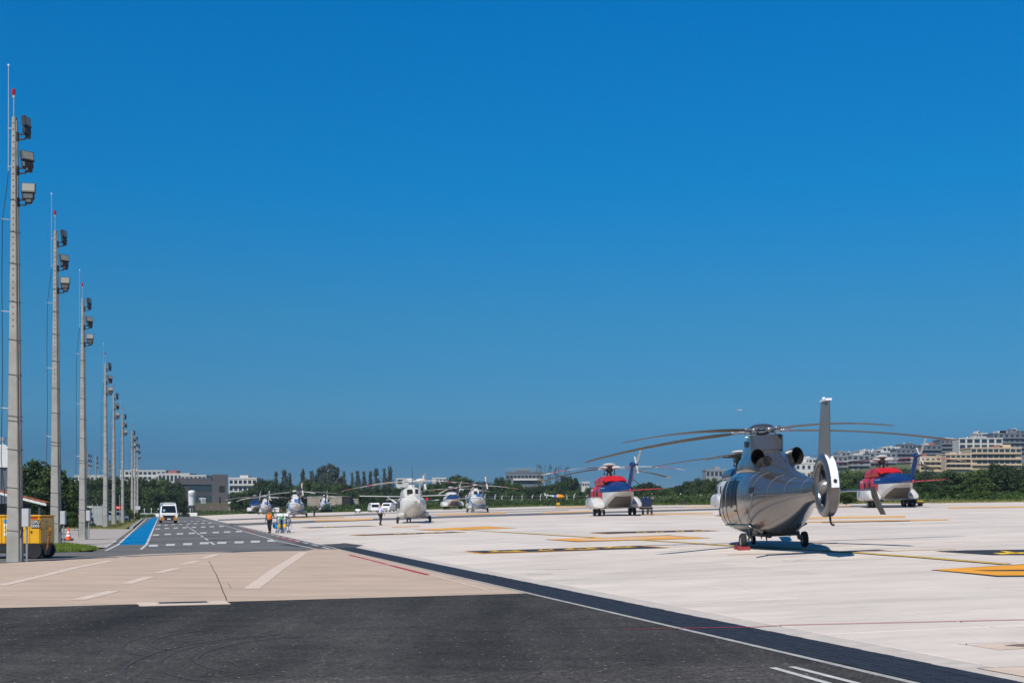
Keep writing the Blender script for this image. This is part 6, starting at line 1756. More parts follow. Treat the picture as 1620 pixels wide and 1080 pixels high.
# ------------------------------------------------------------------ high-wing aeroplane behind the plain white helicopter
M_plane = mat('aeroplane_white', (0.76, 0.76, 0.75), 0.35, coat=.3)
ay = 240.0
ax = at(640, ay)
pl_ = thing('aeroplane', 'white high-wing aeroplane mostly hidden behind the plain white helicopter', 'aeroplane', (ax, ay, zg(ax, ay)), math.radians(3))
pl_.rotation_euler.y = -.012
ab = Body([(5.0, 1.5, .30, 1.8, 1.2, 2, 2), (3.8, 1.55, .62, 2.05, .95, 2.3, 2.3), (2.4, 1.65, .80, 2.70, .85, 2.8, 2.6), (-1.5, 1.7, .80, 2.75, .85, 2.8, 2.6), (-3.5, 1.8, .55, 2.5, 1.2, 2.4, 2.2), (-6.6, 2.0, .18, 2.3, 1.7, 2, 2)], 3, 28)
ab.skin().build('fuselage', M_plane, pl_, angle=45)
w_ = MB(); w_.loft([[(x, q[1], 2.78 + abs(x) * .025 + q[0]) for q in foil(1.6 - abs(x) * .03, .1 + abs(x) * .05, .22, 0, 12)] for x in (-8.1, -3, 0, 3, 8.1)]); w_.build('wing', M_plane, pl_, angle=50)
for sd in (-1, 1):
    MB().tube([(sd * .75, .8, 1.15), (sd * 3.2, .8, 2.82)], .07, 6, squash=2).build('wing_strut', M_plane, pl_)
    ab.patch([(.2, 1.9), (1.9, 1.9), (1.9, 2.45), (.2, 2.45)], sd, .015, 4, 3).build('cabin_window', M_glass, pl_)
    MB().tube([(sd * .6, .2, .95), (sd * 1.3, .2, .32)], .07, 6).build('gear_leg', M_plane, pl_); wheel_parts(pl_, (sd * 1.4, .2, .3), .3, .2)
MB().tube([(0, 3.6, 1.0), (0, 3.6, .3)], .06, 6).build('gear_leg', M_plane, pl_); wheel_parts(pl_, (0, 3.6, .28), .28, .18, 'nose_wheel')
MB().loft([foil(-5.2, -7.2, .16, 2.2), foil(-6.2, -7.4, .12, 3.9)]).build('tail_fin', M_plane, pl_)
MB().loft([[(x, q[1], 2.2 + q[0]) for q in foil(-6.0, -7.2, .12, 0, 12)] for x in (-3.0, 0, 3.0)]).build('tailplane', M_plane, pl_)
MB().lathe([(.001, 5.35), (.15, 5.2), (.22, 5.0)], 12, Matrix.Translation((0, 0, 1.5)) @ Matrix.Rotation(-PI / 2, 4, 'X')).build('spinner', M_galv, pl_)
for k in range(3):
    a = 2 * PI * k / 3; e = Vector((math.cos(a), 0, math.sin(a)))
    MB().tube([Vector((0, 5.1, 1.5)) + e * .1, Vector((0, 5.1, 1.5)) + e * .7, Vector((0, 5.1, 1.5)) + e * 1.3], [.05, .1, .06], 6, squash=.4).build('propeller_blade', M_dark, pl_)
MB().bbox((4.1, .4, 2.2), (.5, .5, .7), ch=.3).build('red_pod', M_hred, pl_)
lp = copy_tree(pl_, (at(690, 268), 268, zg(at(690, 268), 268) - 1.05), math.radians(8), 'second white aeroplane with a lower wing, just left of the small blue-tailed helicopter') if False else None
# small orange, blue and white aircraft behind the scrub
qy = 300.0
qa = thing('light_aircraft', 'small orange, blue and white aircraft half hidden behind the far scrub', 'aircraft', (at(887, qy), qy, zat(793.5, qy)), math.radians(4))
MB().loft([se_ring(0, 0, .3, .3, -.3, N=16), se_ring(0, 0, .62, .58, -.58, N=16)], cap=True) if False else None
def xbody(st, name, m, par):
    MB().loft([[(x, r * math.cos(2 * PI * j / 16), zc + r * math.sin(2 * PI * j / 16)) for j in range(16)] for x, r, zc in st]).build(name, m, par, angle=50)
xbody([(.85, .05, 1.1), (.78, .30, 1.1), (.35, .48, 1.12), (-.55, .50, 1.15), (-.95, .42, 1.15)], 'nose', M_orangep if False else mat('orange_aircraft_paint', (.80, .28, .01), .4), qa)
xbody([(-.95, .42, 1.15), (-1.6, .34, 1.2)], 'mid_section', M_hblue2, qa)
xbody([(-1.6, .32, 1.2), (-2.2, .16, 1.35), (-3.6, .08, 1.45)], 'tail_boom', M_hwhite, qa)
MB().bbox((-.1, 0, 1.68), (.55, .4, .16), ch=.3).build('cabin_roof', mat('orange_roof_paint', (.6, .16, .02), .4), qa)
for x in (-.7, .4): MB().tube([(x, 0, 0), (x, 0, .8)], .05, 6).build('gear_leg', M_dark, qa)
MB().loft([foil(0, -.01, .01, 0)] * 2) if False else None
MB().prism([(-3.65, 1.4), (-3.2, 1.4), (-3.5, 2.0), (-3.75, 2.0)], 'y', -.03, .03).build('tail_fin', M_hwhite, qa)
# the helicopter flying far off
fl_ = copy_tree(md3, (at(1170, 2600), 2600, zat(650, 2600)), math.radians(75), 'tiny helicopter flying far off in the blue sky above the silver rotor', 'helicopters in flight')
fl_.rotation_euler.y = 0
# ------------------------------------------------------------------ hill and trees
def sstep(t): t = max(0, min(1, t)); return t * t * (3 - 2 * t)
def hillz(x, y):
    return -1.2 + 3.5 * sstep((x - 20) / 60 if y < 330 else 1) + 24 * sstep((y - 300) / 420) * sstep((x - 55) / 130) 
hm_ = MB(); nx, ny = 40, 34; vs = []
for j in range(ny + 1):
    for i in range(nx + 1):
        x = -40 + 900 * (i / nx) ** 1.2; y = 215 + 1500 * (j / ny) ** 1.5
        vs.append((x, y, hillz(x, y)))
hm_.add(vs, [(j * (nx + 1) + i, j * (nx + 1) + i + 1, (j + 1) * (nx + 1) + i + 1, (j + 1) * (nx + 1) + i) for j in range(ny) for i in range(nx)])
tag(hm_.build('hill', M_terrain), kind='structure')

def leaf_mat(name, c, var=.35, ov=.22):
    m = mat(name, c, 0.6, var=var, vscale=2.2, objvar=ov, spec=.3)
    # leaves let a little light through
    t = m.node_tree; N, L = t.nodes, t.links
    tr = N.new('ShaderNodeBsdfTranslucent'); tr.inputs[0].default_value = (c[0] * 1.5, c[1] * 1.7, c[2] * .8, 1)
    ad = N.new('ShaderNodeMixShader'); ad.inputs[0].default_value = .22
    L.new(N['Principled BSDF'].outputs[0], ad.inputs[1]); L.new(tr.outputs[0], ad.inputs[2]); L.new(ad.outputs[0], N['Material Output'].inputs['Surface'])
    return m
M_leaf = leaf_mat('tree_leaves', (0.052, 0.086, 0.018), .4, .4)
M_leaf_d = leaf_mat('dark_tree_leaves', (0.030, 0.056, 0.015), .4, .4)
M_leaf_y = leaf_mat('yellow_green_leaves', (0.075, 0.115, 0.018))
M_pine = leaf_mat('grey_green_needles', (0.055, 0.074, 0.056), .25, .2)
M_bark = mat('tree_bark', (0.12, 0.10, 0.08), 0.9, var=.3, vscale=4)
M_scrub = leaf_mat('scrub_leaves', (0.050, 0.088, 0.016), .5, 0)
M_lawn = leaf_mat('lawn_blades', (0.15, 0.21, 0.03), .35, 0)
M_scrub_d = leaf_mat('dark_scrub_leaves', (0.040, 0.062, 0.016), .5, 0)
M_grass = leaf_mat('grass_blades', (0.075, 0.115, 0.018), .45, 0)
M_grass_d = leaf_mat('dry_grass_blades', (0.19, 0.17, 0.055), .45, 0)

def leafy(seed, clumps, leaves, size, shape, zk=.42):
    """a crown: leaf-sized faces scattered through clumps; unit radius, unit height"""
    r = random.Random(seed)
    vs, fs = [], []
    cl = []
    for _ in range(clumps): cl.append(shape(r))
    for (cx, cy, cz, cr) in cl:
        for _ in range(leaves):
            u = r.uniform(-1, 1); a = r.uniform(0, 2 * PI); q = math.sqrt(1 - u * u)
            rad = cr * (r.random() ** .33)
            d = Vector((q * math.cos(a), q * math.sin(a), u))
            c = Vector((cx, cy, cz)) + Vector((d.x * rad, d.y * rad, d.z * rad * zk))
            n = (d * .7 + Vector((r.uniform(-1, 1), r.uniform(-1, 1), r.uniform(-.2, 1.5)))).normalized()
            t = n.orthogonal().normalized(); b = n.cross(t)
            ang = r.uniform(0, 2 * PI); t, b = t * math.cos(ang) + b * math.sin(ang), b * math.cos(ang) - t * math.sin(ang)
            s = size * r.uniform(.6, 1.3)
            t = Vector((t.x, t.y, t.z * zk)); b = Vector((b.x, b.y, b.z * zk))
            i = len(vs)
            vs += [c + t * s, c + b * s * .72, c - t * s * .9, c - b * s * .66]
            fs.append((i, i + 1, i + 2, i + 3))
    mb = MB(); mb.v = [tuple(q) for q in vs]; mb.f = fs; mb.m = [0] * len(fs)
    return mb
def raw_build(mb, name, m):
    me = bpy.data.meshes.new(name); me.from_pydata(mb.v, [], mb.f); me.materials.append(m); me.update()
    return me
def broad_shape(r):
    a = r.uniform(0, 2 * PI); q = math.sqrt(r.random()) * .72; z = r.uniform(.12, .80)
    k = 1 - .55 * max(0, z - .45)
    return (q * math.cos(a) * k, q * math.sin(a) * k, z, r.uniform(.20, .36))
def round_shape(r):
    a = r.uniform(0, 2 * PI); z = r.uniform(.16, .84); q = math.sqrt(max(0, 1 - ((z - .48) / .5) ** 2)) * .74 * math.sqrt(r.random())
    return (q * math.cos(a), q * math.sin(a), z, r.uniform(.19, .30))
def pine_shape(r):
    z = r.random() ** .9; q = (1 - .80 * z) * .70 * r.random() + .03; a = r.uniform(0, 2 * PI)
    return (q * math.cos(a), q * math.sin(a), z * .95, .21 * (1.05 - .72 * z))
def sparse_shape(r):
    z = r.uniform(.25, .95); q = .75 * math.sqrt(r.random()); a = r.uniform(0, 2 * PI)
    return (q * math.cos(a), q * math.sin(a), z, .15)
CR = {'broad': [], 'dark': [], 'yellow': [], 'pine': [], 'sparse': []}
for s_ in range(5):
    CR['broad'].append(raw_build(leafy(s_, 56, 80, .066, broad_shape if s_ % 2 else round_shape), 'crown', M_leaf))
    CR['dark'].append(raw_build(leafy(20 + s_, 60, 80, .066, round_shape if s_ % 2 else broad_shape), 'crown', M_leaf_d))
for s_ in range(2): CR['yellow'].append(raw_build(leafy(40 + s_, 30, 80, .065, round_shape), 'crown', M_leaf_y))
for s_ in range(4): CR['pine'].append(raw_build(leafy(60 + s_, 90, 26, .04, pine_shape, .75), 'crown', M_pine))
for s_ in range(2): CR['sparse'].append(raw_build(leafy(80 + s_, 60, 14, .045, sparse_shape, .5), 'crown', M_pine))
tk_ = MB(); tk_.tube([(0, 0, -.05), (.02, 0, .25), (-.02, .02, .5), (0, 0, .8)], [.05, .04, .03, .012], 7)
for a in (0.4, 1.7, 2.9, 4.2, 5.4): tk_.tube([(0, 0, .28 + .05 * a), (.25 * math.cos(a), .25 * math.sin(a), .45 + .05 * a), (.5 * math.cos(a), .5 * math.sin(a), .60 + .03 * a)], [.022, .015, .006], 5)
TRUNK = raw_build(tk_, 'trunk', M_bark)
tr_ = random.Random(77)
def tree(kind, px, top, y, wpx, label, zb, group, tname=None):
    x = at(px, y); s = F / y
    Hh = zat(top, y) - zb; W = wpx / s / 2
    t = thing(tname or {'pine': 'casuarina_tree', 'sparse': 'bare_tree'}.get(kind, 'broadleaf_tree'), label, 'tree', (x, y, zb), tr_.uniform(0, 6.28), group)
    o = bpy.data.objects.new('crown', tr_.choice(CR[kind])); COL.objects.link(o); o.parent = t
    base = {'pine': .12, 'sparse': .1}.get(kind, .06)
    o.location = (0, 0, Hh * base); o.scale = (W, W, Hh * (1 - base) * .98)
    k = bpy.data.objects.new('trunk', TRUNK); COL.objects.link(k); k.parent = t
    k.scale = (W * .9, W * .9, Hh)
    return t
def prof_at(P, x):
    for (a, b), (c, d) in zip(P[:-1], P[1:]):
        if a <= x <= c: return b + (d - b) * (x - a) / (c - a)
    return P[-1][1]
CP = [(360, 776), (385, 772), (402, 768), (410, 752), (425, 749), (440, 755), (455, 768), (470, 758), (485, 753), (500, 756), (520, 758), (545, 760), (560, 765), (600, 766), (625, 764), (650, 766), (672, 764), (690, 757), (705, 758), (715, 748), (728, 743), (738, 750), (750, 758), (762, 754), (775, 765), (788, 748), (800, 747), (810, 755), (830, 763), (860, 765), (880, 758), (895, 745), (905, 748), (915, 765), (945, 768), (975, 760), (1000, 766), (1022, 756), (1035, 758), (1048, 768), (1065, 764), (1080, 760), (1096, 752), (1112, 750), (1130, 752), (1160, 756), (1200, 758), (1240, 756)]
WHERE = [(440, 'at the far left helicopters'), (545, 'behind the far left row of helicopters'), (640, 'behind the aeroplane wing'), (760, 'between the plain white and the striped helicopter'), (860, 'behind the white fence posts'), (940, 'behind the left blades of the first red helicopter'), (1010, 'behind the first red helicopter'), (1140, 'above the stained grey wall'), (1260, 'behind the silver helicopter')]
def where(px):
    for a, b in WHERE:
        if px < a: return b
    return 'behind the second red helicopter'
px = 366.0
while px < 1250:
    y = tr_.uniform(375, 470) if px < 1000 else tr_.uniform(335, 400)
    zb = 2.0 if px > 640 else .5 + 1.5 * (px - 360) / 280
    kind = tr_.choice(('broad', 'dark', 'dark', 'broad', 'dark'))
    tree(kind, px, prof_at(CP, px) + tr_.uniform(-1, 2.5), y, tr_.uniform(24, 38), 'bushy dark green tree ' + where(px), zb, 'bushy trees beyond the apron ' + where(px))
    px += tr_.uniform(8, 12)
# a lower front row
px = 372.0
while px < 1250:
    y = tr_.uniform(352, 368) if px < 1000 else tr_.uniform(318, 330)
    tree(tr_.choice(('dark', 'broad', 'dark')), px, tr_.uniform(770, 779), y, tr_.uniform(20, 32), 'low dark tree before the taller trees ' + where(px), 2.0 if px > 640 else 1.0, 'low trees beyond the apron ' + where(px))
    px += tr_.uniform(11, 17)
for k, (px, tp, w) in enumerate([(830, 774.5, 15), (865, 776, 11), (901, 771, 24), (930, 777, 14), (797, 779, 22), (1062, 771, 26), (1088, 768, 24), (1040, 772, 22)]):
    tree('yellow' if k < 3 else 'broad', px, tp, 342 if px < 1000 else 315, w, ('small yellow-green round tree right of the striped helicopter', 'smallest yellow-green tree left of the orange aircraft', 'wide yellow-green tree right of the orange aircraft', 'low green tree left of the first red helicopter', 'bright green bush right of the striped helicopter', 'light green tree above the ground cart', 'light green tree above the black box', 'light green tree at the left end of the stained wall')[k], 2.0, None)
for k, (px, tp, w, y) in enumerate([(437, 744, 10, 520), (450, 741, 15, 515), (459, 746, 12, 520), (479, 740, 12, 500), (493, 743, 14, 500), (505, 738, 18, 510), (513, 734, 20, 505), (523, 731, 24, 500), (533, 737, 20, 505), (544, 744, 10, 510), (557, 746, 9, 520), (566, 743, 14, 520), (576, 744, 12, 520), (586, 743, 11, 520), (596, 739, 15, 515), (608, 739, 11, 515), (617, 736, 13, 515), (498, 752, 20, 500), (516, 748, 24, 500), (540, 752, 18, 505)]):
    tree('pine', px, tp - 1, y, w * 2.3, 'tall grey-green casuarina ' + ('left of the wide casuarina clump' if px < 490 else ('in the wide casuarina clump' if px < 545 else 'in the row right of the wide clump')) + ' on the skyline', 1.5, 'casuarinas on the skyline ' + ('at left' if px < 490 else ('in the clump' if px < 545 else 'in the right row')))
for k, (px, tp, w) in enumerate([(852, 732, 14), (868, 733, 18), (882, 734, 16), (898, 735, 13), (300, 752, 10), (312, 753, 8), (318, 751, 9)]):
    tree('sparse', px, tp, 470 if k < 4 else 500, w, 'thin half-bare tree ' + ('beside the grey building with roof scaffolding' if k < 4 else 'behind the roof of the dark office block'), 1.5, 'half-bare trees ' + ('by the scaffolding' if k < 4 else 'behind the office'))
# left tree mass behind the poles
LPF = [(100, 752), (125, 750), (150, 750), (175, 748), (200, 746), (225, 747), (240, 747), (262, 750), (280, 757), (292, 762), (300, 775)]
px = 104.0; k = 0
while px < 300:
    for row in range(2):
        y = tr_.uniform(335, 355) if row == 0 else tr_.uniform(305, 325)
        tree(tr_.choice(('dark', 'dark', 'broad')), px + row * 4, prof_at(LPF, px) + row * tr_.uniform(12, 26), y, tr_.uniform(26, 40) if px < 280 else 20, 'dense dark tree in the thicket ' + ('behind the distant lamp poles' if px < 175 else ('between the pole row and the white van' if px < 258 else 'left of the dark office block')), 0, 'trees of the thicket ' + ('behind the poles' if px < 175 else ('by the van' if px < 258 else 'by the office')))
    px += tr_.uniform(11, 16)
for k, (px, tp, y, w, kind) in enumerate([(62, 716, 132, 84, 'dark'), (86, 724, 128, 78, 'broad'), (45, 732, 138, 60, 'dark'), (106, 752, 124, 46, 'broad'), (75, 766, 122, 76, 'dark'), (112, 772, 126, 34, 'broad'), (50, 790, 118, 50, 'dark')]):
    tree(kind, px, tp, y, w, ('tallest dark glossy tree behind the orange tile roof', 'dark spreading tree behind the pole in the grass', 'dark tree just right of the tall front pole', 'dark tree left of the pole on pale pavement', 'dark low tree under the spreading crown', 'small green tree left of the pole on pale pavement', 'low dark tree behind the yellow cart')[k], 0, None, 'glossy_tree')
for k, (px, tp, y, w) in enumerate([(108, 806, 104, 30), (118, 808, 106, 24), (96, 812, 103, 22), (85, 818, 100, 24), (140, 796, 122, 20), (152, 797, 131, 24), (202, 801, 170, 14), (207, 803, 185, 12), (217.5, 808, 192, 11)]):
    tree('broad' if k not in (4, 5) else 'yellow', px, tp, y, w, ('dark hedge bush left of the pole on pale pavement', 'dark hedge bush right behind the traffic cone', 'hedge bush behind the cabinet in the grass', 'hedge bush right of the yellow cart', 'dry bush above the metal fence, left', 'dry bush on top of the metal fence', 'green shrub between the two poles right of the red sign', 'green shrub left of the pole at the blue lane', 'round dark bush at the foot of the pole by the blue lane')[k], 0, None, 'bush')
for k, px in enumerate((1296, 1310, 1324, 1338, 1352, 1366, 1380, 1394, 1408, 1422, 1436, 1450, 1466, 1482, 1500)):
    y = tr_.uniform(330, 430)
    tree(tr_.choice(('dark', 'broad')), px, tr_.uniform(733, 742), y, tr_.uniform(26, 40), 'tree on the hillside below the apartment blocks ' + ('near the silver fin' if px < 1390 else 'near the second red rotor'), hillz(at(px, y), y) - .5, 'trees on the hillside ' + ('near the silver fin' if px < 1390 else 'near the second red rotor'))
for k, (px, tp) in enumerate(((1398, 734), (1414, 732), (1428, 733), (1444, 735), (1380, 736))):
    tree('dark', px, tp, 445, 30, 'higher dark tree on the hillside beside the rotor head of the second red helicopter', hillz(at(px, 445), 445) - .5, 'higher trees on the hillside')
# right: dense trees behind the second red helicopter
RPF = [(1240, 757), (1290, 752), (1330, 748), (1360, 745), (1385, 742), (1410, 745), (1440, 746), (1470, 744), (1490, 741), (1510, 739), (1535, 738), (1560, 731), (1580, 723), (1600, 726), (1625, 733), (1700, 733), (1760, 735)]
px = 1250.0
while px < 1750:
    for row in range(2):
        y = tr_.uniform(215, 250) if row == 0 else tr_.uniform(185, 205)
        tp = prof_at(RPF, px) + (tr_.uniform(-1, 3) if row == 0 else tr_.uniform(8, 22))
        tree(tr_.choice(('dark', 'broad', 'dark')), px + row * 8, tp, y, tr_.uniform(42, 66), 'dense dark tree ' + ('between the silver tail and the second red helicopter' if px < 1400 else ('right of the second red helicopter' if px < 1520 else 'under the beige apartment block')), 2.2, 'trees of the right thicket ' + ('left part' if px < 1400 else ('middle' if px < 1520 else 'right part')))
    px += tr_.uniform(17, 25)
px = 1335.0
while px < 1720:
    tree('broad' if tr_.random() < .6 else 'yellow', px, tr_.uniform(772, 779), tr_.uniform(152, 172), tr_.uniform(34, 56), 'low bright green bush at the foot of the right thicket ' + ('beside the helicopter' if px < 1500 else 'near the long black box'), 2.1, 'bright bushes below the right thicket ' + ('left part' if px < 1500 else 'right part'), 'bush')
    px += tr_.uniform(18, 28)

# ------------------------------------------------------------------ scrub and grass
def scatter(name, n, m, rnd, area, h0, h1, w, lean=.35, leafy_=False):
    """leafy_: bushes made of small tilted leaf faces; else single grass blades"""
    vs, fs = [], []
    k = 0
    while k < n:
        x, y, z = area(rnd)
        h = rnd.uniform(h0, h1)
        if leafy_:
            R = h * rnd.uniform(.6, 1.2)
            for _ in range(14):
                u = rnd.uniform(0, 1); a = rnd.uniform(0, 2 * PI); q = R * math.sqrt(1 - u * u)
                c = Vector((x + q * math.cos(a), y + q * math.sin(a), z + h * u))
                nn = Vector((rnd.uniform(-1, 1), rnd.uniform(-1, 1), rnd.uniform(-.2, 1.2))).normalized(); t = nn.orthogonal().normalized(); b = nn.cross(t); s_ = w * rnd.uniform(.5, 1.3)
                i = len(vs); vs += [c + t * s_, c + b * s_ * .7, c - t * s_, c - b * s_ * .7]; fs.append((i, i + 1, i + 2, i + 3)); k += 1
            continue
        a = rnd.uniform(0, PI); ww = w * rnd.uniform(.6, 1.4)
        dx, dy = math.cos(a) * ww, math.sin(a) * ww
        lx, ly = rnd.uniform(-lean, lean) * h, rnd.uniform(-lean, lean) * h
        i = len(vs); k += 1
        vs += [(x - dx, y - dy, z), (x + dx, y + dy, z), (x + dx * .5 + lx, y + dy * .5 + ly, z + h), (x - dx * .3 + lx, y - dy * .3 + ly, z + h * .92)]
        fs.append((i, i + 1, i + 2, i + 3))
    me = bpy.data.meshes.new(name); me.from_pydata([tuple(q) for q in vs], [], fs); me.materials.append(m); me.update()
    o = bpy.data.objects.new(name, me); COL.objects.link(o); o['kind'] = 'stuff'
    return o
g_r = random.Random(9)
EDGE = [(300, 365), (345, 400), (400, 352), (480, 312), (560, 302), (700, 296), (800, 294), (870, 290), (1000, 238), (1130, 201), (1300, 161), (1450, 137), (1620, 123), (1760, 115)]
def far_area(px0, px1, d0, d1, zt=None):
    def f(r):
        px = r.uniform(px0, px1); y = prof_at(EDGE, px) + d0 + (d1 - d0) * r.random()
        x = at(px, y)
        return (x, y, (zg(x, y) if zt is None else zt) - .1)
    return f
scatter('scrub', 26000, M_scrub, g_r, far_area(640, 1140, 14, 44), .6, 2.2, .20, leafy_=True)
scatter('scrub', 9000, M_scrub_d, g_r, far_area(640, 1140, 8, 40), .5, 1.8, .20, leafy_=True)
scatter('tall_grass', 9000, M_grass, g_r, far_area(640, 1140, 2, 22), .15, .6, .10)
scatter('scrub', 16000, M_scrub, g_r, far_area(380, 660, 8, 60), .5, 1.9, .22, leafy_=True)
scatter('scrub', 8000, M_scrub_d, g_r, far_area(380, 660, 8, 60), .5, 1.9, .22, leafy_=True)
scatter('tall_grass', 6000, M_grass, g_r, far_area(380, 660, 4, 30), .2, .8, .12)
scatter('dry_grass', 14000, M_grass_d, g_r, far_area(1300, 1760, 2, 26), .1, .36, .07)
scatter('tall_grass', 9000, M_grass, g_r, far_area(1300, 1760, 6, 30), .15, .6, .09)
scatter('scrub', 12000, M_scrub, g_r, far_area(1300, 1760, 22, 42), .5, 1.5, .16, leafy_=True)
scatter('dry_grass', 5000, M_grass_d, g_r, far_area(640, 1300, 1, 8), .1, .3, .07)
def left_bank(r):
    y = r.uniform(352, 384); px = r.uniform(224, 420)
    return (at(px, y), y, -.1)
scatter('tall_grass', 8000, M_grass, g_r, left_bank, .2, .9, .12)
scatter('scrub', 12000, M_scrub, g_r, left_bank, .4, 1.7, .2, leafy_=True)
def left_front(r):
    y = r.uniform(285, 330); px = r.uniform(205, 300)
    if px > 245 and y < 318: px = r.uniform(205, 243)
    return (at(px, y), y, -.05)
scatter('tall_grass', 4500, M_grass, g_r, left_front, .2, .8, .12)
def verge_area(r):
    y = r.uniform(114, 225); l = r.uniform(-18.5, -12.6)
    return (xat(l, y), y, .08)
scatter('dry_grass', 9000, M_grass_d, g_r, verge_area, .03, .11, .03)
scatter('short_grass', 5000, M_grass, g_r, verge_area, .03, .13, .03)
gp = pix([(62, 861), (104, 860.5), (150, 866.5), (157, 869.5), (120, 872.5), (70, 874)])
tag(sheet('grass_strip', [gp], .012, M_verge), kind='structure')
def in_poly(x, y, P):
    c = False
    for i in range(len(P)):
        (x0, y0), (x1, y1) = P[i], P[i - 1]
        if (y0 > y) != (y1 > y) and x < (x1 - x0) * (y - y0) / (y1 - y0) + x0: c = not c
    return c
def strip_area(r):
    while True:
        x = r.uniform(min(p[0] for p in gp), max(p[0] for p in gp)); y = r.uniform(min(p[1] for p in gp), max(p[1] for p in gp))
        if in_poly(x, y, gp): return (x, y, .01)
scatter('short_grass', 15000, M_lawn, g_r, strip_area, .03, .13, .014)

# ------------------------------------------------------------------ hillside and background buildings
M_bl = [mat('cream_render', (0.52, 0.40, 0.27), .85, var=.06, vscale=.15), mat('white_block_render', (0.50, 0.49, 0.47), .85, var=.06, vscale=.15), mat('slate_cladding', (0.125, 0.14, 0.17), .7, var=.08, vscale=.15),
        mat('pale_grey_render', (0.22, 0.235, 0.26), .85, var=.06, vscale=.15), mat('red_roof_tiles', (0.30, 0.08, 0.05), .85, var=.2, vscale=.5)]
M_win = mat('dark_window_glass', (0.022, 0.030, 0.045), .15, spec=.7)
M_frame = mat('grey_window_frame', (0.16, 0.17, 0.18), .6)
br_ = random.Random(31)
WMESH = {}
def building(label, px0, px1, top, base, y, depth, m, floors, bays, win=(.72, .62), band=False, roof=1, parapet=True, balcony=True, cat='apartment building', arch=False, name='apartment_block'):
    s = F / y
    x0, x1 = at(px0, y), at(px1, y)
    z0 = min(zat(base, y), hillz(x0, y), hillz(x1, y)) - 2
    zb, zt = zat(base, y), zat(top, y)
    t = thing(name, label, cat, (x0, y, 0))
    W = x1 - x0
    MB().box(0, W, 0, depth, z0, zt).build('wall', m, t, smooth=False)
    if parapet: MB().box(-.15, W + .15, -.15, depth + .15, zt, zt + .5).build('parapet', m if roof != 4 else M_bl[4], t, smooth=False)
    fh = (zt - zb) / floors; bw = W / bays
    for f in range(floors):
        if balcony:
            MB().box(.3, W - .3, -1.0, -.003, zb + fh * f + .02, zb + fh * f + .22).build('balcony_slab', m if m is not M_bl[2] else M_bl[3], t, smooth=False)
            MB().box(.3, W - .3, -1.04, -.98, zb + fh * f + .22, zb + fh * f + .75).build('balcony_rail', m, t, smooth=False)
        for b in range(bays):
            if br_.random() < .06: continue
            w, h = bw * win[0], fh * win[1]
            key = (round(w, 1), round(h, 1))
            if key not in WMESH:
                wm = MB(); wm.box(-w / 2, w / 2, -.06, -.004, 0, h); a = wm.build('window', M_frame, t, smooth=False)
                pm = MB(); pm.box(-w / 2 + .12, w / 2 - .12, -.09, -.062, .12, h - .12); p = pm.build('pane', M_win, a, smooth=False)
                WMESH[key] = (a, p)
            else:
                a = share('window', WMESH[key][0], t); p = share('pane', WMESH[key][1], a)
            a.location = (bw * (b + .5), 0, zb + fh * f + fh * .28)
    for k in range(roof):
        w = br_.uniform(.12, .3) * W; x = br_.uniform(.05, .65) * W; h = br_.uniform(.9, 1.9)
        MB().box(x, x + w, depth * .2, depth * .7, zt + .003, zt + h).build('roof_room', br_.choice((m, M_bl[1], M_bl[4] if br_.random() < .3 else m)), t, smooth=False)
    for k in range(2 if roof > 1 else (1 if roof == 1 and balcony else 0)):
        x = br_.uniform(.1, .9) * W
        MB().lathe([(.42, zt + .5), (.46, zt + 1.2), (.25, zt + 1.4), (.001, zt + 1.42)], 10, Matrix.Translation((x, depth * .5, 0))).build('roof_tank', M_bl[1], t)
    return t
CRM, WH, SL_, PG = M_bl[0], M_bl[1], M_bl[2], M_bl[3]
building('broad cream apartment block with dark window bands, right, above the dark trees', 1536, 1616, 709, 736, 560, 14, CRM, 3, 9, (.86, .62), roof=2)
building('lower cream block stepping down left of the broad cream block', 1496, 1536, 719, 742, 545, 12, CRM, 3, 5, (.84, .6), roof=1)
building('small cream block with square windows behind the second red helicopter tail rotor', 1455, 1489, 723, 746, 530, 12, CRM, 3, 4, (.55, .55), roof=1)
building('white block with big dark arched openings, above the broad cream block', 1517, 1586, 694, 712, 650, 14, WH, 2, 6, (.76, .72), balcony=False, roof=2)
building('tall slate grey block at the right edge of the skyline', 1571, 1640, 686, 716, 700, 14, SL_, 4, 8, (.6, .6), roof=3)
building('slate grey block left of the white block with arched openings', 1488, 1517, 696, 722, 660, 12, SL_, 4, 4, (.66, .58), roof=2)
building('slate grey block with white balconies, above the small cream block', 1457, 1490, 705, 726, 640, 12, SL_, 3, 4, (.7, .6), roof=2)
building('slate block with dark balconies, right above the second red rotor', 1418, 1456, 711, 732, 630, 12, SL_, 3, 5, (.6, .55), roof=2)
building('pale grey block behind the rotor hub of the second red helicopter', 1376, 1418, 717, 740, 620, 12, PG, 3, 5, (.66, .6), roof=2)
building('pale grey block with white stair towers left of the second red rotor hub', 1340, 1376, 721, 745, 610, 12, PG, 3, 4, (.7, .62), roof=1)
building('pale block just right of the silver tail fin', 1318, 1341, 722, 748, 600, 12, PG, 3, 3, (.62, .6), roof=1)
building('white low block with two dark square windows behind the silver tail', 1258, 1302, 733, 757, 470, 12, WH, 2, 5, (.5, .5), balcony=False, roof=1)
for px in (1328, 1348, 1363, 1376, 1402, 1432): 
    pass
building('white block low on the skyline left of the silver tail fin', 1266, 1292, 726, 738, 640, 10, WH, 1, 4, balcony=False)
building('distant white flat-roofed block left of the silver rotor mast', 1117, 1150, 744, 756, 520, 10, PG, 1, 5, balcony=False, roof=1)
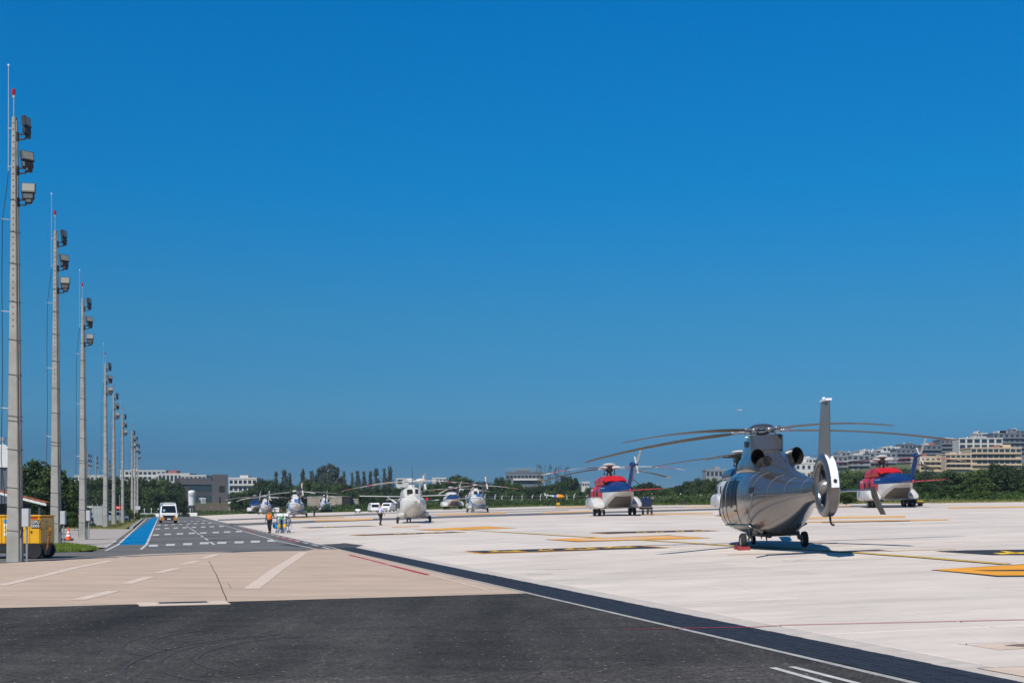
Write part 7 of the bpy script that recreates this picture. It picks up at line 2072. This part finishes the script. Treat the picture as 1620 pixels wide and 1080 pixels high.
for k, (px0, px1, tp, m, lb) in enumerate([(1396, 1424, 708, WH, 'small white penthouse row on the skyline above the red rotor hub'), (1425, 1450, 703, SL_, 'dark penthouse on the skyline right of the red rotor hub'), (1360, 1390, 713, WH, 'low white roofs on the skyline left of the red rotor hub'), (1325, 1352, 716, PG, 'grey roofs on the skyline just right of the silver fin'), (1544, 1562, 686, WH, 'small pavilion roof above the white arched block'), (1590, 1622, 682, SL_, 'dark rooftop storey on the tall slate block')]):
    building(lb, px0, px1, tp, tp + 14, 760, 10, m, 2, 4, balcony=False, roof=2)
# left and centre background
building('long white-roofed block over the thicket behind the lamp poles', 118, 168, 753, 766, 620, 14, WH, 1, 8, balcony=False, roof=0)
building('white block with a dark rooftop corner over the thicket', 190, 262, 745, 760, 640, 14, WH, 2, 10, balcony=False, roof=1)
building('long white parapet block left of the dark office roof', 250, 300, 750, 765, 600, 14, WH, 1, 8, balcony=False, roof=1)
building('white roof terraces above the dark office block', 286, 326, 753, 763, 520, 12, WH, 1, 6, balcony=False, roof=0)
building('white three-storey block with dark windows right of the dark office block', 362, 406, 757, 779, 560, 14, WH, 2, 6, (.72, .55), balcony=True, roof=1)
building('white house with one dark opening left of the whip aerial', 627, 650, 758, 768, 560, 10, WH, 1, 2, (.7, .7), balcony=False, roof=0)
building('small white houses on the skyline right of the whip aerial', 684, 706, 757, 766, 560, 10, WH, 1, 4, balcony=False, roof=0)
building('white house hidden in trees left of the first red rotor', 921, 932, 764, 770, 420, 8, WH, 1, 3, balcony=False, roof=0)
gb = building('grey building with roof scaffolding and a pale lower band, right of the striped helicopter', 800, 860, 748, 760, 520, 14, SL_, 1, 10, (.9, .45), balcony=False, roof=0, parapet=True)
y = 520
MB().box(at(812, y) - at(800, y), at(856, y) - at(800, y), -1.2, -.1, zat(759.6, y), zat(756.4, y)).build('lower_band', M_bl[1], gb, smooth=False)
for k in range(10):
    x = at(806 + 5 * k, y) - at(800, y)
    MB().tube([(x, 2, zat(748, y)), (x, 2, zat(740.5, y))], .09, 5).build('scaffold_post', M_greymetal, gb)
for tz in (740.8, 743):
    MB().tube([(at(800, y) - at(800, y), 2, zat(tz, y)), (at(856, y) - at(800, y), 2, zat(tz, y))], .12, 5).build('scaffold_rail', M_greymetal, gb)
MB().box(at(816, y) - at(800, y), at(838, y) - at(800, y), 2.5, 6, zat(748, y), zat(742, y)).build('roof_room', M_bl[3], gb, smooth=False)
# low pale wall along the right grass
wall('low pale kerb wall along the grass right of the second red helicopter', 1452, 1640, 789.5, 791.5, 148, M_pave)

# casuarinas and half-bare trees stand apart on the skyline: name each by its place in its group
ORD = ['first', 'second', 'third', 'fourth', 'fifth', 'sixth', 'seventh', 'eighth', 'ninth', 'tenth', 'eleventh', 'twelfth']
byl = {}
for o in list(COL.objects):
    if o.parent is None and o.get('category') == 'tree' and ('casuarina' in o['label'] or 'half-bare' in o['label']): byl.setdefault(o['label'], []).append(o)
for lb, os_ in byl.items():
    if 1 < len(os_) <= 12:
        os_.sort(key=lambda o: o.location.x / o.location.y)
        for k, o in enumerate(os_): o['label'] = ORD[k] + ' from the left, ' + lb.replace(' on the skyline', '')
# ------------------------------------------------------------------ thin haze over the whole airfield
hz = MB().box(-4100, 4100, -75, 6100, -3.5, 55)
M_hz = bpy.data.materials.new('thin_haze'); M_hz.use_nodes = True
hn = M_hz.node_tree; hn.nodes.remove(hn.nodes['Principled BSDF'])
pv_ = hn.nodes.new('ShaderNodeVolumePrincipled')
pv_.inputs['Color'].default_value = (0.62, 0.78, 0.95, 1); pv_.inputs['Density'].default_value = 0.00012
hn.links.new(pv_.outputs[0], hn.nodes['Material Output'].inputs['Volume'])
tag(hz.build('haze', M_hz, smooth=False), kind='stuff')
